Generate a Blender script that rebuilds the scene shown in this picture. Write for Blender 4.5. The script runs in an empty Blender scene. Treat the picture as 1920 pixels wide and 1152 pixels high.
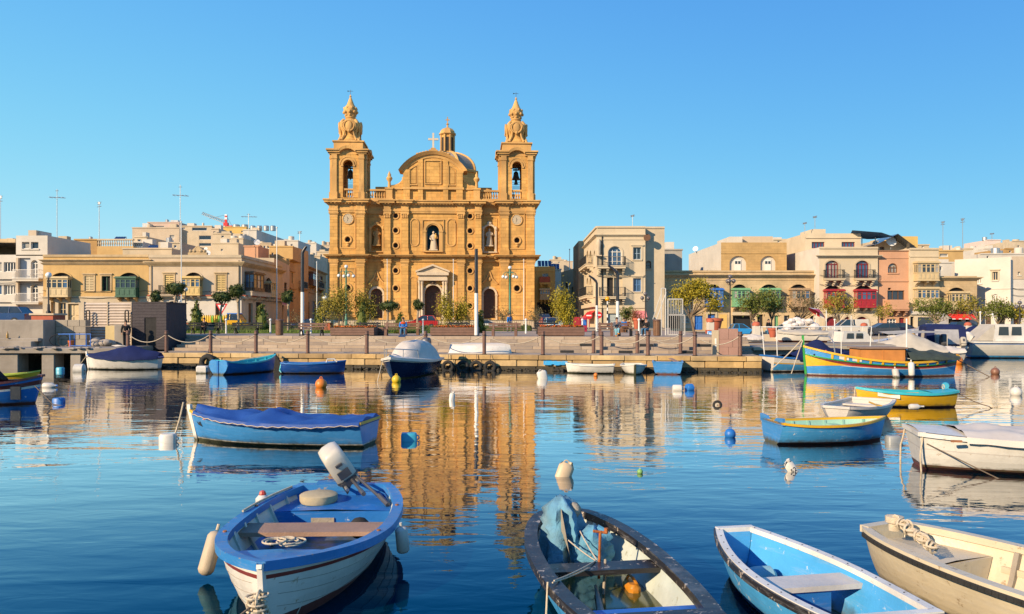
import bpy,bmesh,math,random
import numpy as np
from mathutils import Vector,Matrix,noise as mnoise

random.seed(7)
S=bpy.context.scene
COL=S.collection
PI=math.pi
R=math.radians

# ------------------------------------------------------------------ camera
F, HY, CZ = 1507.0, 600.0, 2.3          # focal length in photo pixels, horizon row, eye height
cam_data=bpy.data.cameras.new('camera')
cam=bpy.data.objects.new('camera',cam_data)
COL.objects.link(cam)
cam.location=(0,0,CZ)
cam.rotation_euler=(R(90),0,0)
cam_data.sensor_width=36
cam_data.lens=F/1920*36
cam_data.shift_y=(HY-576)/1920
cam_data.clip_end=8000
S.camera=cam

# ------------------------------------------------------------------ world, sun, exposure
SUN_TRAVEL=Vector((0.74,0.68,-0.45)).normalized()
world=bpy.data.worlds.new('World')
S.world=world
world.use_nodes=True
wn=world.node_tree.nodes
wl=world.node_tree.links
bg=wn['Background']
sky=wn.new('ShaderNodeTexSky')
sky.sky_type = 'NISHITA'
sky.sun_disc=False
sky.sun_elevation=math.asin(-SUN_TRAVEL.z)
sky.sun_rotation=math.atan2(SUN_TRAVEL.x,-SUN_TRAVEL.y)
sky.air_density=0.6
sky.dust_density=0.0
sky.ozone_density=4.0
# the camera's tone response to the very bright sky: a soft shoulder per channel, the same in every direction
sepn=wn.new('ShaderNodeSeparateColor'); cmbn=wn.new('ShaderNodeCombineColor')
wl.new(sky.outputs[0],sepn.inputs[0])
SKY_K,SKY_M=(0.165,0.47,0.86),(0.68,0.545,0.605)
for ch in range(3):
 m1=wn.new('ShaderNodeMath'); m1.operation = 'MULTIPLY'; m1.inputs[1].default_value = -SKY_K[ch]
 m2=wn.new('ShaderNodeMath'); m2.operation = 'EXPONENT'
 m3=wn.new('ShaderNodeMath'); m3.operation = 'MULTIPLY_ADD'; m3.inputs[1].default_value = -10*SKY_M[ch]; m3.inputs[2].default_value=10*SKY_M[ch]
 wl.new(sepn.outputs[ch],m1.inputs[0]); wl.new(m1.outputs[0],m2.inputs[0]); wl.new(m2.outputs[0],m3.inputs[0]); wl.new(m3.outputs[0],cmbn.inputs[ch])
wl.new(cmbn.outputs[0],bg.inputs['Color'])
bg.inputs['Strength'].default_value=0.10

sun_data=bpy.data.lights.new('sun','SUN')
sun=bpy.data.objects.new('sun',sun_data)
COL.objects.link(sun)
sun_data.energy=5.0
sun_data.angle=R(0.5)
sun_data.color=(1.0,0.78,0.51)
sun.rotation_euler=SUN_TRAVEL.to_track_quat('-Z','Y').to_euler()
sun.location=(-60,-40,60)

S.view_settings.view_transform = 'Standard'
S.view_settings.look = 'None'
S.view_settings.gamma=1
S.view_settings.use_curve_mapping=False
S.view_settings.exposure=0.62
S.render.engine = 'CYCLES'
S.cycles.max_bounces=7
S.cycles.diffuse_bounces=3
S.cycles.glossy_bounces=3
S.cycles.transmission_bounces=4
S.cycles.caustics_reflective=False
S.cycles.caustics_refractive=False
try:
 S.cycles.use_denoising=True
except Exception:
 pass

# ------------------------------------------------------------------ pixels of the photo to metres at a distance
def X(px,Y): return (px-960)/F*Y
def Z(py,Y): return CZ-(py-HY)/F*Y
G, GR = 1.45, 1.05                       # promenade and right-hand street levels above the water
def gbase(px): return GR if px>1262 else G

# ------------------------------------------------------------------ colours and materials
def hx(s):
 s = s.lstrip('#')
 v=[int(s[i:i+2],16)/255 for i in (0,2,4)]
 return tuple((a/12.92 if a<=.04045 else ((a+.055)/1.055) **2.4) for a in v)

def mul(c,k): return tuple(min(1,max(0,a*k)) for a in c[:3])
MATS = {}

def mat(name,col,rough=.6,var=.12,scale=2.0,bump=0.0,bscale=25.0,metal=0.0,stain=0.0,stain_col=None,
  spec=.5,brick=None,chip=None,coat=0.0,island=0.0,trans=0.0,boat=False):
 """procedural paint / stone / cloth: mottled base, optional rain streaks, courses, chipped wear, relief"""
 if name in MATS: return MATS[name]
 if isinstance(col,str): col=hx(col)
 col=mul(col,.88)
 m=bpy.data.materials.new(name); MATS[name]=m
 m.use_nodes=True
 nt=m.node_tree; N=nt.nodes; L=nt.links
 b=N['Principled BSDF']
 geo=N.new('ShaderNodeNewGeometry')
 def noise(sc,det=4,vec=None,rough_=.6):
  n=N.new('ShaderNodeTexNoise'); n.inputs['Scale'].default_value=sc; n.inputs['Detail'].default_value=det
  n.inputs['Roughness'].default_value=rough_
  L.new(vec or geo.outputs['Position'],n.inputs['Vector']); return n.outputs['Fac']
 def mix(fac,a,c):
  x=N.new('ShaderNodeMix'); x.data_type = 'RGBA'
  for v,i in ((fac,0),(a,6),(c,7)):
   if hasattr(v,'is_output'): L.new(v,x.inputs[i])
   else: x.inputs[i].default_value=v if i==0 else (*v[:3],1)
  return x.outputs[2]
 def ramp(f,lo,hi):
  r=N.new('ShaderNodeMapRange'); r.inputs['From Min'].default_value=lo; r.inputs['From Max'].default_value=hi
  L.new(f,r.inputs['Value']); return r.outputs['Result']
 cur=mix(ramp(noise(scale,5),.3,.7),mul(col,1-var),mul(col,1+var))
 if island:
  cur=mix(geo.outputs['Random Per Island'],mul(col,1-island),mul(col,1+island)) if var<.01 else \
   mix(.5,cur,mix(geo.outputs['Random Per Island'],mul(col,1-2*island),mul(col,1+2*island)))
 height=None
 if brick:
  sep=N.new('ShaderNodeSeparateXYZ'); L.new(geo.outputs['Position'],sep.inputs[0])
  ad=N.new('ShaderNodeMath'); ad.operation = 'SUBTRACT'
  L.new(sep.outputs['X'],ad.inputs[0]); L.new(sep.outputs['Y'],ad.inputs[1])
  cmb=N.new('ShaderNodeCombineXYZ'); L.new(ad.outputs[0],cmb.inputs['X']); L.new(sep.outputs['Z'],cmb.inputs['Y'])
  bt=N.new('ShaderNodeTexBrick'); L.new(cmb.outputs[0],bt.inputs['Vector'])
  bt.inputs['Scale'].default_value=1; bt.inputs['Brick Width'].default_value=brick[0]; bt.inputs['Row Height'].default_value=brick[1]
  bt.inputs['Mortar Size'].default_value=brick[2]; bt.inputs['Bias'].default_value=0
  bt.inputs['Color1'].default_value=(.84,.84,.84,1); bt.inputs['Color2'].default_value=(1.08,1.06,1.02,1)
  bt.inputs['Mortar'].default_value=(.68,.66,.62,1)
  mm=N.new('ShaderNodeMix'); mm.data_type = 'RGBA'; mm.blend_type = 'MULTIPLY'; mm.inputs[0].default_value=brick[3] if len(brick)>3 else .8
  L.new(cur,mm.inputs[6]); L.new(bt.outputs['Color'],mm.inputs[7]); cur=mm.outputs[2]
  height=bt.outputs['Fac']
 if stain:
  mp=N.new('ShaderNodeMapping'); mp.inputs['Scale'].default_value=(1.3,1.3,.16)
  L.new(geo.outputs['Position'],mp.inputs['Vector'])
  f=ramp(noise(1.1,6,mp.outputs[0],.7),.5,.78)
  f2=ramp(noise(.35,5),.45,.75)
  s1=N.new('ShaderNodeMath'); s1.operation = 'MAXIMUM'; L.new(f,s1.inputs[0]); L.new(f2,s1.inputs[1])
  s2=N.new('ShaderNodeMath'); s2.operation = 'MULTIPLY'; L.new(s1.outputs[0],s2.inputs[0]); s2.inputs[1].default_value=stain
  cur=mix(s2.outputs[0],cur,stain_col or mul(col,.45))
 if chip:
  f=ramp(noise(chip[1],6,None,.75),chip[2],chip[2]+.05)
  cur=mix(f,cur,hx(chip[0]) if isinstance(chip[0],str) else chip[0])
 if boat:
  mp=N.new('ShaderNodeMapping'); mp.inputs['Scale'].default_value=(2.2,2.2,26); L.new(geo.outputs['Position'],mp.inputs['Vector'])
  sc_=N.new('ShaderNodeMath'); sc_.operation = 'MULTIPLY'; L.new(ramp(noise(1.0,5,mp.outputs[0],.7),.54,.68),sc_.inputs[0]); sc_.inputs[1].default_value=.38
  cur=mix(sc_.outputs[0],cur,tuple(min(.7,.5*a+.22) for a in col))
  cur=mix(ramp(noise(.9,6,None,.7),.52,.72),cur,mul(col,.78))
  sz=N.new('ShaderNodeSeparateXYZ'); L.new(geo.outputs['Position'],sz.inputs[0])
  ad2=N.new('ShaderNodeMath'); ad2.operation = 'MULTIPLY_ADD'; L.new(noise(7,5),ad2.inputs[0]); ad2.inputs[1].default_value = -.16; L.new(sz.outputs['Z'],ad2.inputs[2])
  cur=mix(ramp(ad2.outputs[0],.03,-.055),cur,(.07,.065,.035))
 L.new(cur,b.inputs['Base Color'])
 b.inputs['Metallic'].default_value=metal
 b.inputs['Specular IOR Level'].default_value=spec
 if coat: b.inputs['Coat Weight'].default_value=coat; b.inputs['Coat Roughness'].default_value=.15
 rr=N.new('ShaderNodeMapRange'); rr.inputs['To Min'].default_value=max(.02,rough-.12); rr.inputs['To Max'].default_value=min(1,rough+.12)
 L.new(noise(scale*2.3,3),rr.inputs['Value']); L.new(rr.outputs[0],b.inputs['Roughness'])
 if trans:
  b.inputs['Transmission Weight'].default_value=trans
 if bump or height:
  bp=N.new('ShaderNodeBump'); bp.inputs['Distance'].default_value=.02; bp.inputs['Strength'].default_value=min(1,bump if bump else .4)
  h=noise(bscale,5)
  if height is not None:
   sb=N.new('ShaderNodeMath'); sb.operation = 'MULTIPLY_ADD'; L.new(height,sb.inputs[0]); sb.inputs[1].default_value = -1.0; L.new(h,sb.inputs[2]); h=sb.outputs[0]
  L.new(h,bp.inputs['Height']); L.new(bp.outputs[0],b.inputs['Normal'])
 return m

def emit_free_glass(name,col,rough=.08):
 return mat(name,col,rough,.25,1.2,spec=.9)

# ------------------------------------------------------------------ mesh helper
class MB:
 def __init__(s,T=None): s.v=[]; s.f=[]; s.m=[]; s.T=T; s.cur=0
 def add(s,vs,fs,mi=None):
  o=len(s.v)
  if s.T is not None: vs=[tuple(s.T @ Vector(p)) for p in vs]
  s.v.extend(tuple(p) for p in vs)
  s.f.extend(tuple(i+o for i in f) for f in fs)
  s.m.extend([s.cur if mi is None else mi]*len(fs)); return s
 def box(s,x0,x1,y0,y1,z0,z1,mi=None):
  return s.add([(x0,y0,z0),(x1,y0,z0),(x1,y1,z0),(x0,y1,z0),(x0,y0,z1),(x1,y0,z1),(x1,y1,z1),(x0,y1,z1)],
      [(0,3,2,1),(4,5,6,7),(0,1,5,4),(1,2,6,5),(2,3,7,6),(3,0,4,7)],mi)
 def bbox(s,x0,x1,y0,y1,z0,z1,b=.02,mi=None):
  """box with chamfered vertical and top edges"""
  b=min(b,(x1-x0)*.45,(y1-y0)*.45,(z1-z0)*.45)
  def ring(i,z): return [(x0+i+b,y0+i,z),(x1-i-b,y0+i,z),(x1-i,y0+i+b,z),(x1-i,y1-i-b,z),(x1-i-b,y1-i,z),(x0+i+b,y1-i,z),(x0+i,y1-i-b,z),(x0+i,y0+i+b,z)]
  return s.loft([ring(0,z0),ring(0,z1-b),ring(b*.6,z1)],True,True,True,mi)
 def loft(s,rings,closed=True,cap0=False,cap1=False,mi=None):
  n=len(rings[0]); vs=[p for r in rings for p in r]; fs=[]
  for i in range(len(rings)-1):
   for j in range(n if closed else n-1):
    k=(j+1) % n
    fs.append((i*n+j,i*n+k,(i+1)*n+k,(i+1)*n+j))
  if cap0: fs.append(tuple(range(n-1,-1,-1)))
  if cap1: fs.append(tuple((len(rings)-1)*n+j for j in range(n)))
  return s.add(vs,fs,mi)
 def cyl(s,p0,p1,r0,r1=None,n=10,caps=True,mi=None):
  return s.tube([p0,p1],[r0,r0 if r1 is None else r1],n,caps,mi)
 def tube(s,pts,r,n=8,caps=True,mi=None):
  pts=[Vector(p) for p in pts]; rings=[]
  rs=r if isinstance(r,(list,tuple)) else [r]*len(pts)
  prev=None
  for i,p in enumerate(pts):
   d=(pts[min(i+1,len(pts)-1)]-pts[max(i-1,0)])
   d=d.normalized() if d.length>1e-9 else Vector((0,0,1))
   if prev is None:
    a=Vector((1,0,0)) if abs(d.x)<.8 else Vector((0,1,0))
   else: a=prev
   u=(a-d*a.dot(d)).normalized(); w=d.cross(u); prev=u
   rings.append([p+(u*math.cos(2*PI*k/n)+w*math.sin(2*PI*k/n))*rs[i] for k in range(n)])
  return s.loft(rings,True,caps,caps,mi)
 def lathe(s,prof,c=(0,0,0),n=16,mi=None,rot=0.0,sx=1,sy=1):
  rings=[[(c[0]+r*sx*math.cos(rot+2*PI*k/n),c[1]+r*sy*math.sin(rot+2*PI*k/n),c[2]+z) for k in range(n)] for r,z in prof]
  return s.loft(rings,True,prof[0][0]>1e-4,prof[-1][0]>1e-4,mi)
 def ball(s,c,r,n=12,mi=None,sx=1,sy=1,sz=1):
  k=max(4,n //2)
  return s.lathe([(max(1e-5,r*math.sin(PI*i/k)),-r*sz*math.cos(PI*i/k)) for i in range(k+1)],c,n,mi,0,sx,sy)
 def prism(s,poly,y0,y1,mi=None):
  """polygon in x,z extruded along y"""
  n=len(poly)
  vs=[(x,y0,z) for x,z in poly]+[(x,y1,z) for x,z in poly]
  fs=[tuple(range(n)),tuple(range(2*n-1,n-1,-1))]+[(j,j+n,(j+1) % n+n,(j+1) % n) for j in range(n)]
  return s.add(vs,fs,mi)
 def slab(s,poly,z0,z1,mi=None):
  n=len(poly)
  vs=[(x,y,z0) for x,y in poly]+[(x,y,z1) for x,y in poly]
  fs=[tuple(range(n-1,-1,-1)),tuple(range(n,2*n))]+[(j,(j+1) % n,(j+1) % n+n,j+n) for j in range(n)]
  return s.add(vs,fs,mi)
 def grid(s,P,mi=None):
  n=len(P[0])
  return s.add([p for r in P for p in r],[(i*n+j,i*n+j+1,(i+1)*n+j+1,(i+1)*n+j) for i in range(len(P)-1) for j in range(n-1)],mi)
 def torus(s,c,R0,r,n=18,k=8,axis='y',mi=None):
  rings=[]
  for i in range(n+1):
   a=2*PI*i/n; ring=[]
   for j in range(k):
    b=2*PI*j/k; q=R0+r*math.cos(b); h=r*math.sin(b)
    p = {'y': (q*math.cos(a),h,q*math.sin(a)),'z': (q*math.cos(a),q*math.sin(a),h),'x': (h,q*math.cos(a),q*math.sin(a))}[axis]
    ring.append((c[0]+p[0],c[1]+p[1],c[2]+p[2]))
   rings.append(ring)
  return s.loft(rings,True,False,False,mi)
 def build(s,name,mats,parent=None,smooth=None,loc=None,rot=None):
  me=bpy.data.meshes.new(name)
  me.from_pydata(s.v,[],s.f)
  if not isinstance(mats,(list,tuple)): mats=[mats]
  for m in mats: me.materials.append(m)
  if len(mats)>1: me.polygons.foreach_set('material_index',s.m)
  if smooth:
   me.polygons.foreach_set('use_smooth',[True]*len(me.polygons))
   me.set_sharp_from_angle(angle=R(smooth))
  me.update()
  return link(name,me,parent,loc,rot)

KIDS = {}
def link(name,data,parent=None,loc=None,rot=None):
 o=bpy.data.objects.new(name,data); COL.objects.link(o)
 if parent is not None:
  o.parent=parent; KIDS.setdefault(parent.name,[]).append(o)
 if loc is not None: o.location=loc
 if rot is not None: o.rotation_euler=rot if isinstance(rot,(tuple,list)) else (0,0,rot)
 return o

def tag(o,label=None,cat=None,group=None,kind=None):
 if label: o['label']=label
 if cat: o['category']=cat
 if group: o['group']=group
 if kind: o['kind']=kind
 return o

def thing(name,label,cat,loc=(0,0,0),rz=0,group=None):
 return tag(link(name,None,None,loc,rz),label,cat,group)

def copy_tree(o,parent=None,loc=None,rz=None,label=None):
 c=o.copy(); COL.objects.link(c)
 if parent is not None: c.parent=parent; KIDS.setdefault(parent.name,[]).append(c)
 if loc is not None: c.location=loc
 if rz is not None: c.rotation_euler=(0,0,rz)
 if label: c['label']=label
 for k in KIDS.get(o.name,[]): copy_tree(k,c)
 return c

def structure(name,mb,m,parent=None,smooth=None):
 o=mb.build(name,m,parent,smooth)
 if parent is None: o['kind'] = 'structure'
 return o
ORD=['first','second','third','fourth','fifth','sixth','seventh','eighth','ninth','tenth','eleventh','twelfth','thirteenth','fourteenth']

# ------------------------------------------------------------------ shared materials
M_church=mat('church_limestone',(.68,.385,.122),.9,.16,.9,.45,7,stain=.55,stain_col=(.22,.115,.045),brick=(.95,.40,.018,.95),spec=.2)
M_church_trim=mat('church_moulding_stone',(.67,.39,.14),.9,.18,1.4,.5,6,stain=.75,stain_col=(.13,.075,.04),spec=.2)
M_portal=mat('pale_portal_stone',(.62,.50,.36),.85,.1,2,.2,12,stain=.3,spec=.2)
M_statue=mat('pale_carved_stone',(.58,.47,.34),.85,.15,3,.3,20,stain=.4,spec=.2)
M_lime=mat('weathered_limestone',(.58,.43,.255),.9,.16,.8,.3,10,stain=.48,stain_col=(.17,.12,.07),brick=(.7,.28,.010,.55),spec=.2)
M_lime2=mat('ochre_limestone',(.50,.31,.13),.9,.14,.8,.25,10,stain=.5,stain_col=(.2,.12,.06),brick=(.7,.28,.008,.4),spec=.2)
M_limepale=mat('pale_limestone',(.56,.46,.33),.9,.12,.8,.2,10,stain=.4,stain_col=(.25,.2,.13),spec=.2)
M_cream=mat('cream_render',(.62,.51,.36),.85,.08,.6,.1,14,stain=.3,stain_col=(.32,.25,.16),spec=.25)
M_white=mat('white_render',(.61,.56,.49),.8,.10,.6,.1,14,stain=.22,stain_col=(.42,.36,.3),spec=.25)
M_beige=mat('beige_render',(.56,.45,.33),.85,.08,.6,.1,14,stain=.35,stain_col=(.28,.21,.14),spec=.25)
M_pink=mat('salmon_render',(.60,.33,.20),.85,.08,.6,.1,14,stain=.3,spec=.25)
M_yellow=mat('yellow_render',(.68,.45,.15),.85,.08,.6,.1,14,stain=.25,spec=.25)
M_ochre=mat('ochre_render',(.58,.38,.16),.85,.1,.6,.12,14,stain=.45,stain_col=(.3,.18,.08),spec=.25)
M_glass=mat('window_glass',(.025,.035,.05),.08,.4,.8,spec=.8)
M_glassb=mat('blue_window_glass',(.05,.11,.22),.1,.4,.8,spec=.8)
M_curtain=mat('curtained_glass',(.34,.31,.27),.25,.25,1.5,spec=.7)
PANES=None
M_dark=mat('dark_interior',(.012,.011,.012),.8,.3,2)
M_wframe=mat('white_frame_paint',(.74,.71,.66),.5,.05,3)
M_creamwood=mat('cream_painted_wood',(.60,.46,.26),.6,.08,4,stain=.25)
M_yelwood=mat('yellow_cream_wood',(.62,.44,.17),.6,.08,4,stain=.25)
M_greenwood=mat('dark_green_wood',(.025,.10,.06),.5,.15,4,stain=.2)
M_mintwood=mat('light_green_wood',(.19,.42,.22),.55,.1,4,stain=.2)
M_redwood=mat('red_painted_wood',(.36,.02,.03),.5,.15,4)
M_darkred=mat('maroon_painted_wood',(.20,.015,.02),.5,.12,4)
M_bluewood=mat('blue_painted_wood',(.03,.16,.55),.5,.12,4)
M_brownwood=mat('brown_varnished_wood',(.16,.075,.035),.55,.2,5,.1,30)
M_tanwood=mat('tan_painted_wood',(.42,.28,.16),.6,.12,4,stain=.3)
M_door=mat('dark_timber_door',(.075,.032,.016),.6,.25,3,.2,25)
M_iron=mat('black_iron',(.02,.02,.022),.5,.2,8,metal=.3)
M_metal=mat('galvanised_metal',(.45,.45,.45),.4,.12,5,metal=.7)
M_whitemetal=mat('white_painted_metal',(.74,.73,.70),.4,.05,5)
M_blackpaint=mat('black_post_paint',(.015,.016,.022),.35,.2,5)
M_greenmetal=mat('green_lamp_paint',(.07,.22,.14),.45,.15,6)
M_globe=mat('white_lamp_glass',(.8,.8,.78),.2,.03,3)
M_brownpost=mat('brown_post_paint',(.15,.075,.055),.5,.18,4,.1,30)
M_bench=mat('brown_bench_timber',(.15,.075,.05),.6,.22,6,.25,40)
M_rope=mat('pale_rope',(.55,.46,.34),.9,.15,20,.4,120)
M_darkrope=mat('weathered_dark_rope',(.16,.12,.09),.9,.2,20,.4,120)
M_rubber=mat('black_rubber',(.018,.017,.016),.85,.35,6,.3,30)
M_terracotta=mat('terracotta_paint',(.42,.10,.05),.75,.12,3,.1,20)
M_bell=mat('bell_bronze',(.06,.065,.05),.5,.25,3,metal=.6)
M_solar=mat('solar_cell',(.012,.03,.10),.15,.2,3,spec=.8)
# ================================================================== SETTING
# water ------------------------------------------------------------
def water_material():
 m=bpy.data.materials.new('harbour_water'); m.use_nodes=True
 nt=m.node_tree; N=nt.nodes; L=nt.links; b=N['Principled BSDF']
 b.inputs['Base Color'].default_value=(.0,.016,.036,1)
 b.inputs['Roughness'].default_value=.6
 b.inputs['Specular IOR Level'].default_value=0
 fr=N.new('ShaderNodeFresnel'); fr.inputs['IOR'].default_value=1.333
 mr=N.new('ShaderNodeMapRange')
 for k_,v_ in (('From Min',.09),('From Max',.44),('To Min',.04),('To Max',.95)): mr.inputs[k_].default_value=v_
 gl=N.new('ShaderNodeBsdfGlossy'); gl.inputs['Roughness'].default_value=.012
 tm=N.new('ShaderNodeMix'); tm.data_type = 'RGBA'; tm.inputs[6].default_value=(.05,.56,.92,1); tm.inputs[7].default_value=(1,.99,.97,1)
 tr_=N.new('ShaderNodeMapRange'); tr_.inputs['From Min'].default_value=.12; tr_.inputs['From Max'].default_value=.55
 mx=N.new('ShaderNodeMixShader')
 L.new(fr.outputs[0],mr.inputs['Value']); L.new(mr.outputs[0],mx.inputs[0]); L.new(mr.outputs[0],tr_.inputs['Value']); L.new(tr_.outputs[0],tm.inputs[0]); L.new(tm.outputs[2],gl.inputs['Color'])
 L.new(b.outputs[0],mx.inputs[1]); L.new(gl.outputs[0],mx.inputs[2]); L.new(mx.outputs[0],N['Material Output'].inputs['Surface'])
 geo=N.new('ShaderNodeNewGeometry')
 def nz(sx,sy,det,rot=0.0,dist=0.0):
  mp=N.new('ShaderNodeMapping'); mp.inputs['Scale'].default_value=(sx,sy,1); mp.inputs['Rotation'].default_value=(0,0,rot)
  L.new(geo.outputs['Position'],mp.inputs['Vector'])
  n=N.new('ShaderNodeTexNoise'); n.inputs['Scale'].default_value=1; n.inputs['Detail'].default_value=det
  n.inputs['Roughness'].default_value=.5; n.inputs['Distortion'].default_value=dist
  L.new(mp.outputs[0],n.inputs['Vector']); return n.outputs['Fac']
 def math_(op,a,b_):
  x=N.new('ShaderNodeMath'); x.operation=op
  for v,i in ((a,0),(b_,1)):
   if hasattr(v,'is_output'): L.new(v,x.inputs[i])
   else: x.inputs[i].default_value=v
  return x.outputs[0]
 swell=nz(.5,1.25,2,.10,.4)
 chop=nz(1.5,3.6,3,-.12,.6)
 fine=nz(5.0,11.0,2,.2,.3)
 patch=N.new('ShaderNodeMapRange'); patch.inputs['From Min'].default_value=.36; patch.inputs['From Max'].default_value=.66
 L.new(nz(.05,.11,2,.1),patch.inputs['Value'])
 h=math_('ADD',math_('MULTIPLY',swell,.0125),math_('MULTIPLY',chop,math_('ADD',math_('MULTIPLY',patch.outputs[0],.0045),.0022)))
 h=math_('ADD',h,math_('MULTIPLY',fine,math_('ADD',math_('MULTIPLY',patch.outputs[0],.0009),.00012)))
 bp=N.new('ShaderNodeBump'); bp.inputs['Distance'].default_value=1.0; bp.inputs['Strength'].default_value=1.0
 L.new(h,bp.inputs['Height']); [L.new(bp.outputs[0],x.inputs['Normal']) for x in (b,gl,fr)]
 return m
M_water=water_material()
w=MB(); w.add([(-600,-60,0),(600,-60,0),(600,62,0),(-600,62,0)],[(0,1,2,3)])
structure('harbour_water',w,M_water)

M_pave=mat('promenade_paving',(.40,.31,.24),.9,.12,.7,.2,12,stain=.3,spec=.2)
M_paveland=mat('street_ground',(.30,.25,.20),.95,.15,.3,.1,8,spec=.15)
M_asph=mat('street_asphalt',(.06,.056,.052),.9,.2,.5,.2,30,spec=.2)
M_stepstone=[mat('step_stone_'+n,c_,.9,.12,2.5,.25,14,stain=.25,spec=.2) for n,c_ in (('warm',(.38,.295,.22)),('pale',(.43,.345,.265)),('grey',(.31,.25,.205)))]
M_quaystone=[mat('quay_stone_'+n,c_,.95,.2,2.0,.8,7,stain=.55,stain_col=(.13,.085,.045),spec=.2) for n,c_ in (('ochre',(.54,.36,.16)),('buff',(.58,.42,.22)),('brown',(.44,.30,.15)))]
M_algae=mat('algae_stained_stone',(.06,.05,.032),.8,.4,3,.6,12,spec=.3)
M_concrete=mat('old_concrete',(.33,.29,.25),.95,.18,.8,.5,9,stain=.6,stain_col=(.12,.10,.08),spec=.2)
M_grass=mat('lawn_grass',(.085,.13,.025),.95,.3,5,.6,60,spec=.1)

# land: one sheet to the horizon behind the quays -------------------
QO,QA=Vector((0,36.55,0)),-8.14
QM=Matrix.Translation(QO) @ Matrix.Rotation(R(QA),4,'Z')
def Q(u,w_): p=QM @ Vector((u,w_,0)); return (p.x,p.y)
ends=[Q(-18.2,4.7),Q(11.0,4.7)]
land=[(-3500,42),(-23.6,42.0),(-17.4,44.6),ends[0],ends[1],(11.0,41),(12.6,64),(17.3,88),(980,5000),(-3500,5000)]
g_=MB(); g_.slab(land,-2,G); structure('ground',g_,M_pave)
g_=MB(); g_.slab([(11.0,41.2),(19.5,42.0),(25,57),(3500,57),(3500,5000),(980,5000),(17.3,88),(12.6,64)],-2,GR); structure('right_street_ground',g_,M_paveland)
g_=MB(); g_.slab([(-3500,42.1),(-24,42.1),(-21.5,43.5),(-21.5,58),(-3500,58)],0,1.98); structure('raised_street',g_,M_paveland)
g_=MB(); g_.slab([(-300,61),(12.2,61),(16,84),(-300,84)],G-.5,G+.005); structure('street_ground',g_,M_paveland)
mk=MB(); k=MB()
for x0,x1,z in ((-160,12.2,G),(14.6,160,GR)):
 g_=MB(); g_.slab([(x0,64),(x1,64),(x1+.1,80.5),(x0,80.5)],z-.4,z+.010); structure('road',g_,M_asph)
 for y0 in (63.8,80.5): k.box(x0,x1,y0,y0+.22,z-.1,z+.12)
 for i in range(40):
  if x0 < -80+i*4 and -78+i*4<x1: mk.box(-80+i*4,-78+i*4,72.1,72.25,z,z+.015)
structure('kerb',k,M_concrete); structure('road_markings',mk,mat('road_paint',(.7,.7,.68),.7,.1,3))

# main quay ---------------------------------------------------------
quay=link('quay',None,None,QO,R(QA)); quay['kind'] = 'structure'
q=MB(); q.box(-18.2,11.0,.16,6,-2,.66); q.build('quay_core',M_concrete,quay)
rnd=random.Random(3)
def block_mesh(lx,ly,lz,m):
 b=MB(); b.bbox(0,lx,0,ly,0,lz,.012); me=b.build('stone',m,quay); return me
# coping and face stones of the quay wall, each its own block
u = -18.2
while u<10.95:
 L_=min(rnd.uniform(.95,1.5),11.0-u)
 b=MB(); pr=rnd.uniform(0,.03); b.bbox(.008,L_-.008,-.06-pr,.62,0,.2+rnd.uniform(-.012,.004),.02)
 b.build('stone',rnd.choice(M_quaystone),quay,None,(u,0,.50)); u+=L_
for row,(za,zb) in enumerate(((.20,.49),(-.5,.19))):
 u = -18.2
 while u<10.95:
  L_=min(rnd.uniform(.8,1.7),11.0-u)
  b=MB(); pr=rnd.uniform(-.02,.05)+(.06 if row else 0)
  b.bbox(.01,L_-.01,-pr,.4,0,zb-za-.012,.03)
  b.build('stone',rnd.choice(M_quaystone) if row==0 else M_algae,quay,None,(u,0,za)); u+=L_
s_=MB()
for i in range(420):
 uu=rnd.uniform(-18,10.9); r=rnd.uniform(.04,.13)
 s_.ball((uu,-.10-rnd.uniform(0,.18),rnd.uniform(-.02,.08)),r,6,None,1,1,rnd.uniform(.5,.9))
tag(s_.build('seaweed',mat('dark_seaweed',(.035,.028,.015),.7,.5,8,.5,40),None,None,QO,R(QA)),'dark seaweed and rubble clinging to the foot of the quay wall',None,None,'stuff')
# slabs of the lower strip
u = -18.2
while u<10.9:
 L_=min(.98,11.0-u)
 for w0,w1 in ((.63,1.28),(1.30,1.95),(1.97,2.62)):
  b=MB(); b.bbox(.006,L_-.006,0,w1-w0,0,.04+rnd.uniform(-.004,.004),.008)
  b.build('slab',rnd.choice(M_stepstone),quay,None,(u,w0,.662))
 u+=L_
# steps
steps=link('harbour_steps',None,None,QO,R(QA)); steps['kind'] = 'structure'
for i in range(5):
 w0=2.6+.42*i; z0=.70+.15*i
 u = -18.2+(i % 2) * -.0
 first=True
 while u<10.95:
  L_=min(rnd.choice((1.05,1.2,1.35))*(.6 if first and i % 2 else 1),11.0-u); first=False
  b=MB(); b.bbox(.005,L_-.005,rnd.uniform(0,.012),.62,0,.147,.01)
  b.build('step_stone',rnd.choice(M_stepstone),steps,None,(u,w0,z0+.003-(.15 if i else .15)+.147-.0+.0))
  u+=L_
fill=MB()
for i in range(5): fill.box(-18.2,11,2.75+.42*i,6,.2,.68+.15*i)
fill.build('step_core',M_concrete,steps)
# dark step lights let into the right-hand risers
lt=MB()
for u_,i in ((3.2,2),(5.1,0),(6.1,2),(8.0,0),(8.9,2),(2.3,0),(10.2,0)):
 lt.box(u_-.32,u_+.32,2.575+.42*i,2.62+.42*i,.72+.15*i,.83+.15*i)
lt.build('recessed_step_light',M_iron,steps)
# blue paint patch on the wall
bp_=MB(); rr=random.Random(5)
for i in range(9):
 x0=1.45+i*.12; bp_.box(x0,x0+.12,-.105,-.07,.30-rr.uniform(0,.05),.43+rr.uniform(0,.03))
bp_.build('blue_paint_patch',mat('bright_blue_paint',(.03,.36,.75),.7,.1,4,chip=((.4,.3,.18),14,.6)),quay)

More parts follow.
